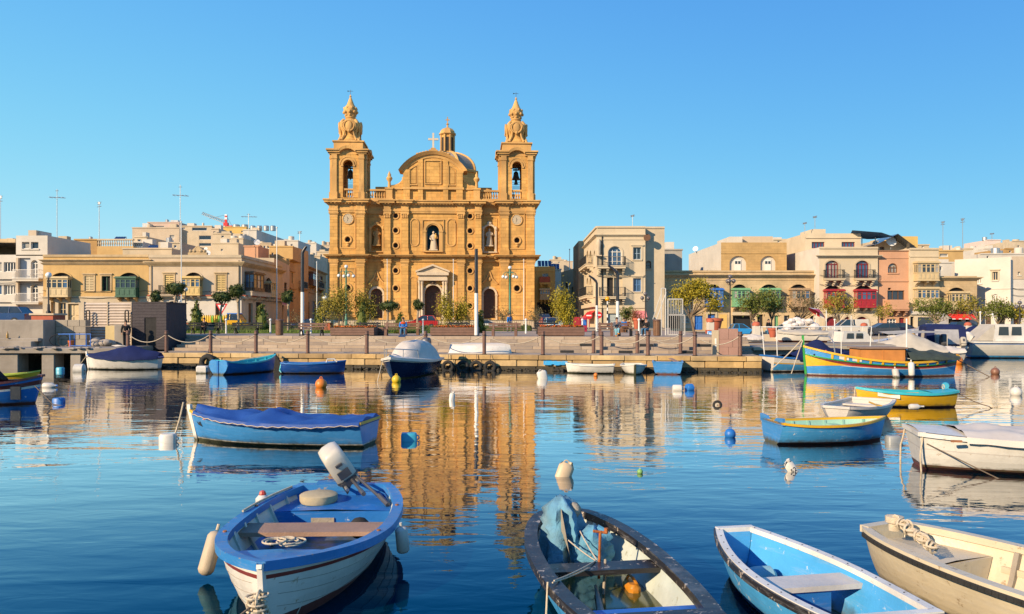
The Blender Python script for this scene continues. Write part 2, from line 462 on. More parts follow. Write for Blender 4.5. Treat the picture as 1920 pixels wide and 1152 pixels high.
# low concrete apron at the boat yard, with its dark vents ----------
ap=MB(); ap.slab([Q(11.02,3.2),(19.4,40.6),(25.2,56.8),(13,60),Q(11.02,8)],-1.5,1.0)
structure('boat_yard_apron',ap,M_concrete)
ap=MB(); a0=Vector((*Q(11.1,3.1),0)); a1=Vector((19.3,40.5,0)); dd=(a1-a0)
for t0,t1 in ((.30,.45),(.55,.70),(.80,.95)):
 p,q_=a0+dd*t0,a0+dd*t1
 ap.slab([(p.x,p.y-.02),(q_.x,q_.y-.02),(q_.x,q_.y+.3),(p.x,p.y+.3)],.45,.75)
structure('apron_vents',ap,M_dark)
ap=MB(); ap.slab([(a0.x,a0.y-.12),(a1.x,a1.y-.12),(a1.x,a1.y+.4),(a0.x,a0.y+.4)],.86,1.004)
structure('apron_edge',ap,M_limepale)
rw=MB(); rw.box(25,320,56.7,57.3,-1.5,GR+.05); structure('far_quay_wall',rw,M_concrete)

# left jetty on piers ------------------------------------------------
jet=link('jetty',None,None,(0,0,0)); jet['kind'] = 'structure'
j=MB(); j.bbox(-60,-18.5,37.6,41.9,.74,.97,.03); j.build('deck_slab',M_concrete,jet)
for x0,x1 in ((-40,-38.8),(-34,-32.8),(-29.4,-28.4),(-24.9,-23.2),(-22.1,-21.5),(-20.75,-20.25)):
 j=MB(); j.bbox(x0,x1,37.75,38.6,-1,.745,.03); j.build('pier',M_concrete,jet)
j=MB(); j.box(-60,-18.3,41.0,41.6,-1,.74); j.build('back_wall',M_algae,jet)
j=MB(); rr=random.Random(9)
for i in range(60): j.ball((rr.uniform(-30,-18.8),rr.uniform(37.5,37.9),.97+rr.uniform(-.03,.05)),rr.uniform(.04,.14),6,None,1.6,1,.5)
tag(j.build('rubble',M_concrete),'grey rubble and rags along the edge of the left jetty',None,None,'stuff')
wl_=thing('harbour_wall','old grey concrete retaining wall behind the left jetty','wall',(-40,41.5,.97))
j=MB(); j.bbox(-30,40+X(80,40.2),-1.2,.3,0,1.33,.04); j.build('wall',M_concrete,wl_)
x=40+X(80,40.2)+.01; rr=random.Random(4)
M_blk=mat('wall_block',(.36,.31,.25),.95,.14,1.5,.5,9,stain=.5,stain_col=(.14,.11,.08),spec=.2)
for rz_ in range(4):
 xx=x+(0 if rz_ % 2 else -.3)
 while xx<18.0:
  x0,x1=max(xx,x),min(xx+.62,18.1)
  if x1-x0>.06:
   b=MB(); b.bbox(.006,x1-x0-.006,rr.uniform(0,.02),.5,.006,.325,.015); b.build('stone_block',M_blk,wl_,None,(x0,-.2,rz_*.332))
  xx+=.62
j=MB(); j.bbox(-30,x-.3,-1.75,-1.21,0,.26,.03); j.bbox(-30,x-.1,-1.5,-1.205,.26,.42,.03); j.build('ledge',M_concrete,wl_)

# lawn ---------------------------------------------------------------
g_=MB(); g_.slab([(-27,50.5),(-4.5,50.5),(-4.5,60),(-27,60)],G-.2,G+.06); tag(g_.build('lawn',M_grass),None,None,None,'structure')
def blades(name,x0,x1,y0,y1,z,n,hgt,m,label):
 rg=np.random.default_rng(5); a=rg.uniform(0,2*PI,n)
 cx=rg.uniform(x0,x1,n); cy=rg.uniform(y0,y1,n); h=hgt*rg.uniform(.5,1.2,n); w_=.018
 v=np.empty((n*3,3)); v[0::3]=np.c_[cx-w_*np.cos(a),cy-w_*np.sin(a),np.full(n,z)]
 v[1::3]=np.c_[cx+w_*np.cos(a),cy+w_*np.sin(a),np.full(n,z)]
 v[2::3]=np.c_[cx+rg.normal(0,.03,n),cy+rg.normal(0,.03,n),z+h]
 b=MB(); b.v=[tuple(p) for p in v]; b.f=[(3*i,3*i+1,3*i+2) for i in range(n)]; b.m=[0]*n
 return tag(b.build(name,m),label,None,None,'stuff')
blades('grass',-27,-4.5,50.5,53.5,G+.05,9000,.16,mat('grass_blade',(.11,.17,.03),.8,.2,3,island=.2),'short green grass of the lawn strip behind the benches')
# ================================================================== WALL PANELS WITH REAL OPENINGS
def arc_pts(x0,x1,zs,rise,n=10):
 """points along a round or segmental arch from left springing to right springing"""
 w_=(x1-x0)/2; cx=(x0+x1)/2
 if rise>=w_*.98:
  return [(cx-w_*math.cos(PI*i/n),zs+rise*math.sin(PI*i/n)) for i in range(n+1)]
 rad=(w_*w_+rise*rise)/(2*rise); a=math.asin(min(1,w_/rad))
 return [(cx+rad*math.sin(-a+2*a*i/n),zs+rise-rad+rad*math.cos(-a+2*a*i/n)) for i in range(n+1)]

def panel(mb,x0,x1,z0,z1,y,holes,t=.3,mi=None):
 """front wall at depth y (outside = -y) with holes (hx0,hx1,hz0,hz1,rise); reveals run t inwards"""
 xs=sorted({x0,x1,*[h[0] for h in holes],*[h[1] for h in holes]}); xs=[v for v in xs if x0<=v<=x1]
 zs=sorted({z0,z1,*[h[2] for h in holes],*[h[3] for h in holes]}); zs=[v for v in zs if z0<=v<=z1]
 for i in range(len(xs)-1):
  for j in range(len(zs)-1):
   cx,cz=(xs[i]+xs[i+1])/2,(zs[j]+zs[j+1])/2
   if any(h[0]<cx<h[1] and h[2]<cz<h[3] for h in holes): continue
   mb.add([(xs[i],y,zs[j]),(xs[i+1],y,zs[j]),(xs[i+1],y,zs[j+1]),(xs[i],y,zs[j+1])],[(0,1,2,3)],mi)
 for a,b,c,d,rise in holes:
  if rise:
   P=arc_pts(a,b,d-rise,rise)
   for (p,q_) in zip(P,P[1:]):
    mb.add([(p[0],y,p[1]),(q_[0],y,q_[1]),(q_[0],y,d),(p[0],y,d)],[(0,1,2,3)],mi)
    mb.add([(p[0],y,p[1]),(p[0],y+t,p[1]),(q_[0],y+t,q_[1]),(q_[0],y,q_[1])],[(0,1,2,3)],mi)
  else:
   mb.add([(a,y,d),(a,y+t,d),(b,y+t,d),(b,y,d)],[(0,1,2,3)],mi)
  top=d-rise
  mb.add([(a,y,c),(a,y+t,c),(a,y+t,top),(a,y,top)],[(0,1,2,3)],mi)
  mb.add([(b,y,c),(b,y,top),(b,y+t,top),(b,y+t,c)],[(0,1,2,3)],mi)
  mb.add([(a,y,c),(b,y,c),(b,y+t,c),(a,y+t,c)],[(0,1,2,3)],mi)

def arch_face(mb,x0,x1,z0,z1,rise,y,mi=None):
 """flat filling of an arched opening"""
 P=arc_pts(x0,x1,z1-rise,rise) if rise else [(x0,z1),(x1,z1)]
 mb.add([(x0,y,z0),(x1,y,z0)]+[(p[0],y,p[1]) for p in reversed(P)],[tuple(range(len(P)+2))],mi)

def arch_band(mb,x0,x1,zs,rise,y0,y1,w_,mi=None):
 """moulding that follows an arch, w_ wide outside the opening"""
 A=arc_pts(x0,x1,zs,rise,12); B=arc_pts(x0-w_,x1+w_,zs,rise+w_,12)
 mb.loft([[(a[0],y0,a[1]),(b[0],y0,b[1]),(b[0],y1,b[1]),(a[0],y1,a[1])] for a,b in zip(A,B)],True,True,True,mi)

# ================================================================== CHURCH
K=95/F
CH=thing('church','tall golden baroque parish church with two bell towers facing the water','church',(-9.33,95,2.3),R(3)); CH.scale=(.972,1,1)
def cz(py): return (600-py)*K
def cx_(px): return (px-812)*K
ZB,Z1a,Z1b,Z2a,Z2b=0.0,cz(491),cz(479),cz(401),cz(377)
def entab(mb,x0,x1,yf,z0,z1,ends=True):
 h=z1-z0
 for a,b,p in ((0,.13,.07),(.13,.27,.12),(.27,.58,.04),(.58,.66,.16),(.66,.74,.30),(.74,.90,.55),(.90,1,.68)):
  e=p if ends else 0
  mb.box(x0-e,x1+e,yf-p,yf+.5,z0+a*h+.001,z0+b*h)
 n=int((x1-x0)/.36)
 for i in range(n): x=x0+(i+.5)*(x1-x0)/n; mb.box(x-.08,x+.08,yf-.46,yf-.1,z0+.663*h,z0+.738*h)
def pilaster(x0,x1,yf,z0,z1,corinth=False,proj=.22):
 b=MB(); h=z1-z0
 b.box(x0-.10,x1+.10,yf-proj-.10,yf+.3,z0,z0+.55)
 b.box(x0-.05,x1+.05,yf-proj-.05,yf+.3,z0+.55,z0+.75)
 b.box(x0,x1,yf-proj,yf+.3,z0+.75,z1-.55)
 p=b.build('pilaster',M_church,CH)
 c=MB()
 if corinth:
  c.box(x0+.01,x1-.01,yf-proj-.02,yf+.3,z1-.56,z1-.12)
  n=4
  for r_ in range(2):
   for i in range(n):
    cx=x0+(i+.5)*(x1-x0)/n
    c.ball((cx,yf-proj-.06,z1-.47+r_*.2),.10,6,None,.9,.9,1.3)
  for s in (x0+.02,x1-.02): c.ball((s,yf-proj-.08,z1-.17),.12,8)
  c.box(x0-.10,x1+.10,yf-proj-.12,yf+.3,z1-.11,z1)
 else:
  c.box(x0-.03,x1+.03,yf-proj-.03,yf+.3,z1-.55,z1-.42)
  c.box(x0-.01,x1+.01,yf-proj-.01,yf+.3,z1-.42,z1-.25)
  c.box(x0-.08,x1+.08,yf-proj-.08,yf+.3,z1-.25,z1-.12)
  c.box(x0-.14,x1+.14,yf-proj-.14,yf+.3,z1-.12,z1)
 c.build('capital',M_church_trim,p)

# main body and nave behind
b=MB(); b.box(-12.1,12.1,1.25,44,-.8,Z2b-.3); b.build('nave_wall',M_church,CH)
b=MB(); b.box(-7.2,7.2,2,30,Z2b-.3,16.0); b.build('nave_roof',M_church,CH)
b=MB(); b.box(-12.9,12.9,-1.1,1.2,-.85,-.02); b.build('plinth',M_limepale,CH)
# steps of the parvis
for i in range(4):
 st=MB(); st.bbox(-13.6,13.6,-1.5-.45*i,-1.05-.45*i+.1,-.85,-.18-.17*i,.02); st.build('step',M_limepale,CH)

yT, yS, yC = -.45, .55, -.10             # planes of towers, side bays, centre
for s in (-1,1):
 def sx(a,b): return (a,b) if s>0 else (-b,-a)
 t0,t1=sx(8.05,12.36)
 tc=(t0+t1)/2
 for z0,z1,hol in ((0,Z1a,[] if s<0 else []),(Z1b,Z2a,[])):
  oc=(cz(451),.33) if z0>1 else (cz(541),.36)
  m=MB()
  holes=[(tc-oc[1],tc+oc[1],oc[0]-oc[1],oc[0]+oc[1],oc[1])]
  panel(m,t0,t1,z0,z1,yT,holes,.5)
  m.box(t0,t1,yT+.5,3.9,z0,z1)
  m.build('tower_wall',M_church,CH)
  pn=MB(); px0,px1=tc-.82,tc+.82
  pz0,pz1=(cz(466),cz(398.5)-.05) if z0>1 else (cz(590),cz(505))
  for a,b_,c,d in ((px0-.12,px0,pz0,pz1),(px1,px1+.12,pz0,pz1),(px0-.12,px1+.12,pz0-.12,pz0),(px0-.12,px1+.12,pz1,pz1+.12)):
   pn.box(a,b_,yT-.09,yT+.02,c,d)
  pn.build('panel_moulding',M_church_trim,CH)
  ring=MB(); ring.torus((tc,yT-.03,oc[0]),oc[1]+.1,.12,18,6)
  if z0>1: ring.ball((tc,yT-.02,oc[0]-.62),.2,8); ring.ball((tc,yT-.02,oc[0]-.42),.26,8,None,1.2,1,.6)
  f=ring.build('oculus',M_church_trim,CH,40)
  d=MB(); d.box(tc-.5,tc+.5,yT+.35,yT+.37,oc[0]-.5,oc[0]+.5); d.build('pane',M_dark,f)
 for z0,z1 in ((0,Z1a),(Z1b,Z2a)):
  for a,b_ in ((8.2,9.15),(11.4,12.3)):
   p0,p1=sx(a,b_); pilaster(p0,p1,yT,z0,z1,False,.26)
 for za,zb in ((Z1a,Z1b),(Z2a,Z2b)):
  e=MB(); entab(e,t0-.02,t1+.02,yT-.1,za,zb); e.box(t0-.6,t1+.6,yT+.4,4.5,zb-.34,zb-.02); e.box(t0,t1,yT,4.0,za,zb-.3)
  for a,b_ in ((8.2,9.15),(11.4,12.3)):
   p0,p1=sx(a,b_); entab(e,p0,p1,yT-.3,za,zb-.003)
  e.build('tower_cornice',M_church_trim,CH)
 ck=MB(); zc=cz(412.5); ck.lathe([(0.0001,0),(.60,0),(.60,.07),(.0001,.07)],(0,0,0),28)
 c_=ck.build('clock_face',mat('clock_enamel',(.50,.40,.27),.5,.08,4),CH,None,(tc+(.05 if s<0 else -.02),yT-.02,zc),(R(90),0,0))
 rg=MB(); rg.torus((0,0,.05),.63,.07,26,6,'z'); rg.build('clock_rim',M_church_trim,c_,40)
 hd=MB()
 for ang,ln,wd in ((R(200),.46,.03),(R(-25),.34,.04)):
  dx,dz=math.sin(ang),math.cos(ang); hd.add([(-dz*wd,dx*wd,.085),(dz*wd,-dx*wd,.085),(dx*ln,dz*ln,.085)],[(0,1,2)])
 hd.build('clock_hand',M_blackpaint,c_)
 nm=MB()
 for i in range(12):
  a=i*PI/6; ca,sa=math.cos(a),math.sin(a)
  nm.add([(ca*.44-sa*.018,sa*.44+ca*.018,.078),(ca*.44+sa*.018,sa*.44-ca*.018,.078),(ca*.54+sa*.018,sa*.54-ca*.018,.078),(ca*.54-sa*.018,sa*.54+ca*.018,.078)],[(0,1,2,3)])
 nm.build('hour_marks',M_blackpaint,c_)['kind'] = 'stuff'
 b0,b1=sx(5.9,8.05); bc=6.87*s
 m=MB(); panel(m,b0,b1,0,Z1a,yS,[(bc-.72,bc+.72,.2,cz(541),.72)],.55); m.build('side_bay_wall',M_church,CH)
 dr=MB(); arch_face(dr,bc-.72,bc+.72,.2,cz(541),.72,yS+.45)
 for i in range(5): dr.box(bc-.7+i*.28,bc-.44+i*.28,yS+.41,yS+.46,.25,2.7)
 dr.box(bc-.72,bc+.72,yS+.40,yS+.46,2.72,2.85)
 dr.build('side_door',M_door,CH)
 fr=MB(); arch_band(fr,bc-.72,bc+.72,cz(541)-.72,.72,yS-.14,yS+.05,.24)
 for a in (-1,1): x0=bc+a*.84; fr.box(x0-.12,x0+.12,yS-.14,yS+.05,0,cz(541)-.72); fr.box(x0-.17,x0+.17,yS-.2,yS+.05,cz(541)-.84,cz(541)-.70)
 fr.build('door_surround',M_portal,CH)
 hood=MB(); hp=[(bc-1.0,cz(532)),(bc-.9,cz(531)),(bc-.35,cz(522)),(bc-.12,cz(512)),(bc,cz(508)),(bc+.12,cz(512)),(bc+.35,cz(522)),(bc+.9,cz(531)),(bc+1.0,cz(532))]
 for p,q_ in zip(hp,hp[1:]): hood.tube([(p[0],yS-.05,p[1]),(q_[0],yS-.05,q_[1])],.11,6)
 hood.ball((bc,yS-.06,cz(523)),.22,8,None,1,.5,1.2)
 hood.build('door_hood',M_church_trim,CH)
 nh=(bc-.66,bc+.66,cz(471),cz(422),.66)
 m=MB(); panel(m,b0,b1,Z1b,Z2a,yS,[nh],.6); m.build('niche_wall',M_church,CH)
 nb=MB(); n_=10
 nb.loft([[(bc-.66*math.cos(PI*i/n_),yS+.05+.75*math.sin(PI*i/n_),z) for i in range(n_+1)] for z in (nh[2],nh[3])],False); nb.build('niche_shell',M_church,CH,60)
 nf=MB(); arch_band(nf,nh[0],nh[1],nh[3]-.66,.66,yS-.16,yS+.04,.2)
 for a in (-1,1): nf.box(bc+a*.76-.12,bc+a*.76+.12,yS-.16,yS+.04,nh[2],nh[3]-.66)
 nf.ball((bc,yS-.08,nh[3]+.28),.3,10,None,1.1,.5,.8); nf.box(bc-.95,bc+.95,yS-.22,yS+.04,nh[2]-.14,nh[2])
 for a in (-1,1): nf.ball((bc+a*.8,yS-.12,nh[3]-.35),.2,8,None,1,.6,1.5)
 nf.build('niche_frame',M_church_trim if s<0 else M_statue,CH,50)
 pf=MB(); arch_band(pf,bc-.86,bc+.86,cz(405)-.2,.2,yS-.06,yS+.02,.1)
 for a in (-1,1): pf.box(bc+a*.91-.05,bc+a*.91+.05,yS-.06,yS+.02,nh[2],cz(405)-.2)
 pf.build('panel_moulding',M_church_trim,CH)
 for za,zb in ((Z1a,Z1b),(Z2a,Z2b)):
  e=MB(); entab(e,b0+.0,b1-.0,yS-.1,za,zb-.006,False); e.build('bay_cornice',M_church_trim,CH)
 c0,c1=sx(2.95,5.9); oc=4.5*s
 for z0,z1,ocs in ((0,Z1a,(cz(508),cz(541),cz(574))),(Z1b,Z2a,(cz(405.5),cz(433),cz(461)))):
  m=MB(); panel(m,c0,c1,z0,z1,yC,[(oc-.28,oc+.28,z-.28,z+.28,.28) for z in ocs],.5); m.build('wall',M_church,CH)
  for z in ocs:
   r_=MB(); r_.torus((oc,yC-.02,z),.38,.09,16,6); f=r_.build('oculus',M_church_trim,CH,40)
   d=MB(); d.box(oc-.4,oc+.4,yC+.3,yC+.32,z-.4,z+.4); d.build('pane',M_dark,f)
  st=MB()
  for a in (-.62,.62): st.box(oc+a-.05,oc+a+.05,yC-.06,yC+.02,z0+.8,z1-.2)
  st.build('panel_moulding',M_church_trim,CH)
  for a,b_ in ((2.98,3.80),(5.12,5.86)):
   p0,p1=sx(a,b_); pilaster(p0,p1,yC,z0,z1,z0>1,.28)
 for za,zb in ((Z1a,Z1b),(Z2a,Z2b)):
  e=MB(); entab(e,c0,c1,yC-.05,za,zb-.009,False)
  for a,b_ in ((2.98,3.80),(5.12,5.86)):
   p0,p1=sx(a,b_); entab(e,p0,p1,yC-.33,za,zb-.003)
  e.build('cornice',M_church_trim,CH)
 ov=MB(); oc2=2.22*s; zz0,zz1=cz(462),cz(411); r_=.5
 path=[(oc2+r_*math.cos(a),yC,zz1-r_+r_*math.sin(a)) for a in [PI*i/8 for i in range(9)]]+[(oc2+r_*math.cos(a),yC,zz0+r_+r_*math.sin(a)) for a in [PI+PI*i/8 for i in range(9)]]
 ov.tube(path+[path[0],path[1]],.10,6,False); ov.build('oval_panel',M_church_trim,CH,50)
 pm=MB()
 for a in (1.98,2.82): pm.box(a*s-.06,a*s+.06,yC-.06,yC+.02,.9,cz(526))
 arch_band(pm,*sx(2.04,2.76),cz(526),.36,yC-.06,yC+.02,.11); pm.build('panel_moulding',M_church_trim,CH)

# centre bay
m=MB(); panel(m,-2.95,2.95,0,Z1a,yC,[(-1.0,1.0,.3,cz(535),1.0)],.9); m.build('wall',M_church,CH)
nh=(-.88,.88,cz(471),cz(420),.88)
m=MB(); panel(m,-2.95,2.95,Z1b,Z2a,yC,[nh],.9)
m.build('wall',M_church,CH)
d=MB(); arch_face(d,-1.0,1.0,.3,cz(535),1.0,yC+.75)
for i in range(6): d.box(-.98+i*.33,-.68+i*.33,yC+.70,yC+.76,.35,3.0)
d.box(-1,1,yC+.68,yC+.76,3.02,3.18); d.build('main_door',M_door,CH)
fr=MB(); arch_band(fr,-1.0,1.0,cz(535)-1.0,1.0,yC-.18,yC+.03,.22)
for a in (-1,1): fr.box(a*1.11-.11,a*1.11+.11,yC-.18,yC+.03,.3,cz(535)-1.0)
fr.build('door_surround',M_portal,CH)
for a in (-1.45,1.45):
 for k_ in (-.16,.16):
  cl=MB(); cl.lathe([(.20,0),(.20,.12),(.15,.2),(.15,3.9),(.13,4.2),(.18,4.3),(.22,4.5),(.22,4.6)],(a+k_,yC-.55+abs(k_),0),12)
  c_=cl.build('column',M_portal,CH,40)
 b=MB(); b.box(a-.42,a+.42,yC-.8,yC+.02,-.02,.3); b.build('column_base',M_portal,CH)
pt=MB(); z0,z1,za=cz(527),cz(512),cz(497.5)
pt.box(-1.75,1.75,yC-.75,yC+.02,z0,z0+.35); pt.box(-1.7,1.7,yC-.68,yC+.02,z0+.35,z0+.62); pt.box(-1.92,1.92,yC-.95,yC+.02,z0+.62,z1)
pt.prism([(-1.92,z1+.001),(1.92,z1+.001),(0,za-.16)],yC-.72,yC+.02)
for s in (-1,1):
 pt.add([(s*2.05,y_,z_) for y_ in (yC-1.0,yC) for z_ in (z1+.003,z1+.2)]+[(0,y_,z_) for y_ in (yC-1.0,yC) for z_ in (za-.16,za+.06)],
   [(0,1,5,4),(2,6,7,3),(1,3,7,5),(0,4,6,2),(0,2,3,1)])
pt.build('portal_pediment',M_portal,CH)
b=MB(); b.box(-.35,.35,yC-.3,yC-.05,cz(533),cz(527)); b.ball((0,yC-.3,cz(530)),.2,8); b.build('portal_crest',mat('dark_crest',(.14,.09,.06),.8,.3,8),CH)
nb=MB(); n_=10
nb.loft([[(-.88*math.cos(PI*i/n_),yC+.1+.95*math.sin(PI*i/n_),z) for i in range(n_+1)] for z in (nh[2],nh[3])],False)
nb.build('niche_shell',mat('niche_blue_paint',(.012,.085,.13),.8,.25,3),CH,60)
nf=MB(); arch_band(nf,-.88,.88,nh[3]-.88,.88,yC-.22,yC+.05,.30); arch_band(nf,-.74,.74,nh[3]-.88,.74,yC-.12,yC+.3,.12)
for a in (-1,1):
 nf.box(a*1.03-.15,a*1.03+.15,yC-.22,yC+.05,nh[2],nh[3]-.88); nf.box(a*.82-.08,a*.82+.08,yC-.12,yC+.3,nh[2],nh[3]-.86)
 nf.box(a*1.0-.24,a*1.0+.24,yC-.28,yC+.05,nh[3]-1.0,nh[3]-.84)
 nf.box(a*1.28-.06,a*1.28+.06,yC-.12,yC+.03,nh[2]-.1,cz(414))
nf.box(-1.34,1.34,yC-.14,yC+.03,cz(414)+.005,cz(412)); nf.box(-1.2,1.2,yC-.32,yC+.05,nh[2]-.13,nh[2])
nf.build('niche_frame',M_church_trim,CH,40)
ins=MB(); rr=random.Random(2); x = -1.15
while x<1.1:
 w_=rr.choice((.05,.09,.12)); ins.box(x,x+.028,yC-.028,yC+.01,cz(475.6),cz(473)); ins.box(x+w_,x+w_+.026,yC-.028,yC+.01,cz(475.6),cz(473))
 if rr.random()<.6: ins.box(x+.028,x+w_,yC-.026,yC+.01,cz(474.4)-.01,cz(474.4)+.02)
 x+=w_+rr.choice((.08,.09,.18))
ins.build('worn_inscription',M_church_trim,CH)['kind'] = 'stuff'
for za,zb in ((Z1a,Z1b),(Z2a,Z2b)):
 e=MB(); entab(e,-2.95,2.95,yC-.12,za,zb-.012,False); e.build('cornice',M_church_trim,CH)

# attic and gable ----------------------------------------------------
zA0,zA1=Z2b,cz(356)
b=MB(); b.box(-5.35,5.35,.05,2.2,zA0,zA1); b.build('attic_wall',M_church,CH)
b=MB(); b.box(-5.45,5.45,-.08,2.3,zA1,zA1+.16); b.build('attic_cornice',M_church_trim,CH)
zl,zt=cz(320),cz(289)
arc=arc_pts(-3.72,3.72,zl,zt-zl,20)
gb=MB()
front = -.12
def gable_front(mb,y):
 hs=[(-1.02,1.02,cz(346),cz(304)),(-2.85,-1.62,cz(347),cz(316)),(1.85,2.9,cz(347),cz(316))]
 panel(mb,-3.6,3.6,zA1+.16,zl,y,[],.2)
gb.prism([(-3.6,zA1+.16),(3.6,zA1+.16)]+[(p[0]*3.6/3.72,p[1]) for p in reversed(arc)],front,2.0)
gb.build('gable',M_church,CH)
gm=MB(); n_=len(arc)
A=arc; B=arc_pts(-4.15,4.15,zl-.08,zt-zl+.30,20)
gm.loft([[(a[0],-.45,a[1]-.12),(b_[0],-.72,b_[1]),(b_[0],2.2,b_[1]),(a[0],2.2,a[1]-.12)] for a,b_ in zip(A,B)],True,True,True)
A2=arc_pts(-3.6,3.6,zl-.35,zt-zl,20)
gm.loft([[(a[0],-.22,a[1]-.12),(b_[0],-.3,b_[1]-.1),(b_[0],.2,b_[1]-.1),(a[0],.2,a[1]-.12)] for a,b_ in zip(A2,A)],True,True,True)
gm.build('gable_cornice',M_church_trim,CH,30)
for a in (-1,1):
 pl=MB(); pl.box(a*3.2-.4,a*3.2+.4,-.26,.1,zA0,zl+.05); pl.box(a*1.52-.3,a*1.52+.3,-.24,.1,zA0,cz(296)); pl.build('pilaster',M_church,CH)
def framed(x0,x1,z0,z1a,z1b,m=M_church_trim):
 f=MB()
 f.box(x0-.1,x0,-.26,-.1,z0-.1,z1a); f.box(x1,x1+.1,-.26,-.1,z0-.1,z1b); f.box(x0,x1,-.26,-.1,z0-.1,z0)
 f.add([(x0-.1,y_,z1a+d_) for y_ in (-.26,-.1) for d_ in (0,.1)]+[(x1+.1,y_,z1b+d_) for y_ in (-.26,-.1) for d_ in (0,.1)],[(0,1,5,4),(2,6,7,3),(1,3,7,5),(0,4,6,2)])
 fo=f.build('gable_panel',m,CH)
 c=MB(); c.add([(x0+.12,-.19,z0+.12),(x1-.12,-.19,z0+.12),(x1-.12,-.19,z1b-.12),(x0+.12,-.19,z1a-.12)],[(0,1,2,3)])
 c.box(x0+.12,x1-.12,-.188,-.1,z0+.12,min(z1a,z1b)-.3); c.build('raised_field',M_church,fo)
framed(-.92,.92,cz(345),cz(303),cz(303)); framed(-2.75,-1.95,cz(347),cz(320),cz(311)); framed(1.95,2.75,cz(347),cz(311),cz(320))
bd=MB(); bd.box(-3.75,3.75,-.3,.1,cz(356),cz(352)); bd.build('string_course',M_church_trim,CH)
for s in (-1,1):
 pts=[(s*5.1,zA1+.16),(s*5.1,zA1+.45)]
 for i in range(9):
  t=i/8; pts.append((s*(5.1-1.5*math.sin(t*PI/2) **1.2),zA1+.45+(zl-zA1-1.2)*(1-math.cos(t*PI/2)) **1.1))
 pts+=[(s*3.6,zA1+.16)]
 v=MB(); v.prism(pts,.15,1.2); v.build('scroll_buttress',M_church,CH)
 v=MB(); v.tube([(p[0],.6,p[1]) for p in pts[1:-1]],[.16]*9+[.22],8); v.build('scroll_moulding',M_church_trim,CH,50)
 fx=5.3*s
 f=MB(); f.box(fx-.48,fx+.48,-.3,.7,zA0,zA0+.25); f.box(fx-.4,fx+.4,-.22,.62,zA0+.25,zA1); f.box(fx-.5,fx+.5,-.32,.72,zA1,zA1+.18)
 f.lathe([(.28,0),(.2,.15),(.16,.7),(.2,.8),(.34,1.0),(.38,1.15),(.30,1.3),(.18,1.4),(.22,1.55),(.10,1.8),(.02,2.0)],(fx,.2,zA1+.18),12)
 f.build('urn_finial',M_church_trim,CH,40)
 bl=MB(); x0,x1=(5.75,8.1) if s>0 else (-8.1,-5.75)
 bl.box(x0,x1,-.05,.5,zA0,zA0+.28); bl.box(x0,x1,-.02,.46,zA1-.2,zA1+.02); bo=bl.build('balustrade',M_church_trim,CH)
 for i in range(8):
  q_=MB(); q_.lathe([(.12,0),(.12,.06),(.07,.12),(.14,.36),(.06,.7),(.06,.8),(.11,.9)],(x0+(i+.5)*(x1-x0)/8,.22,zA0+.28),8); q_.build('baluster',M_church_trim,bo,50)
cr=MB(); cr.box(-.55,.55,.1,1,zt+.12,zt+.55); cr.box(-.3,.3,.3,.9,zt+.55,zt+.8); cr.build('cross_base',M_church_trim,CH)
cr=MB(); cr.box(-.11,.11,.45,.67,zt+.8,zt+2.6); cr.box(-.62,.62,.46,.66,zt+1.75,zt+1.97); cr.build('cross',mat('white_stone_cross',(.60,.51,.40),.8,.08,3),CH)
for s in (-1,1):
 o_=MB()
 for i in range(4): o_.ball((s*(.8+i*.35),.3,zt+.30-i*.09),.22,8,None,1.2,1,.8)
 o_.build('gable_ornament',M_church_trim,CH,50)

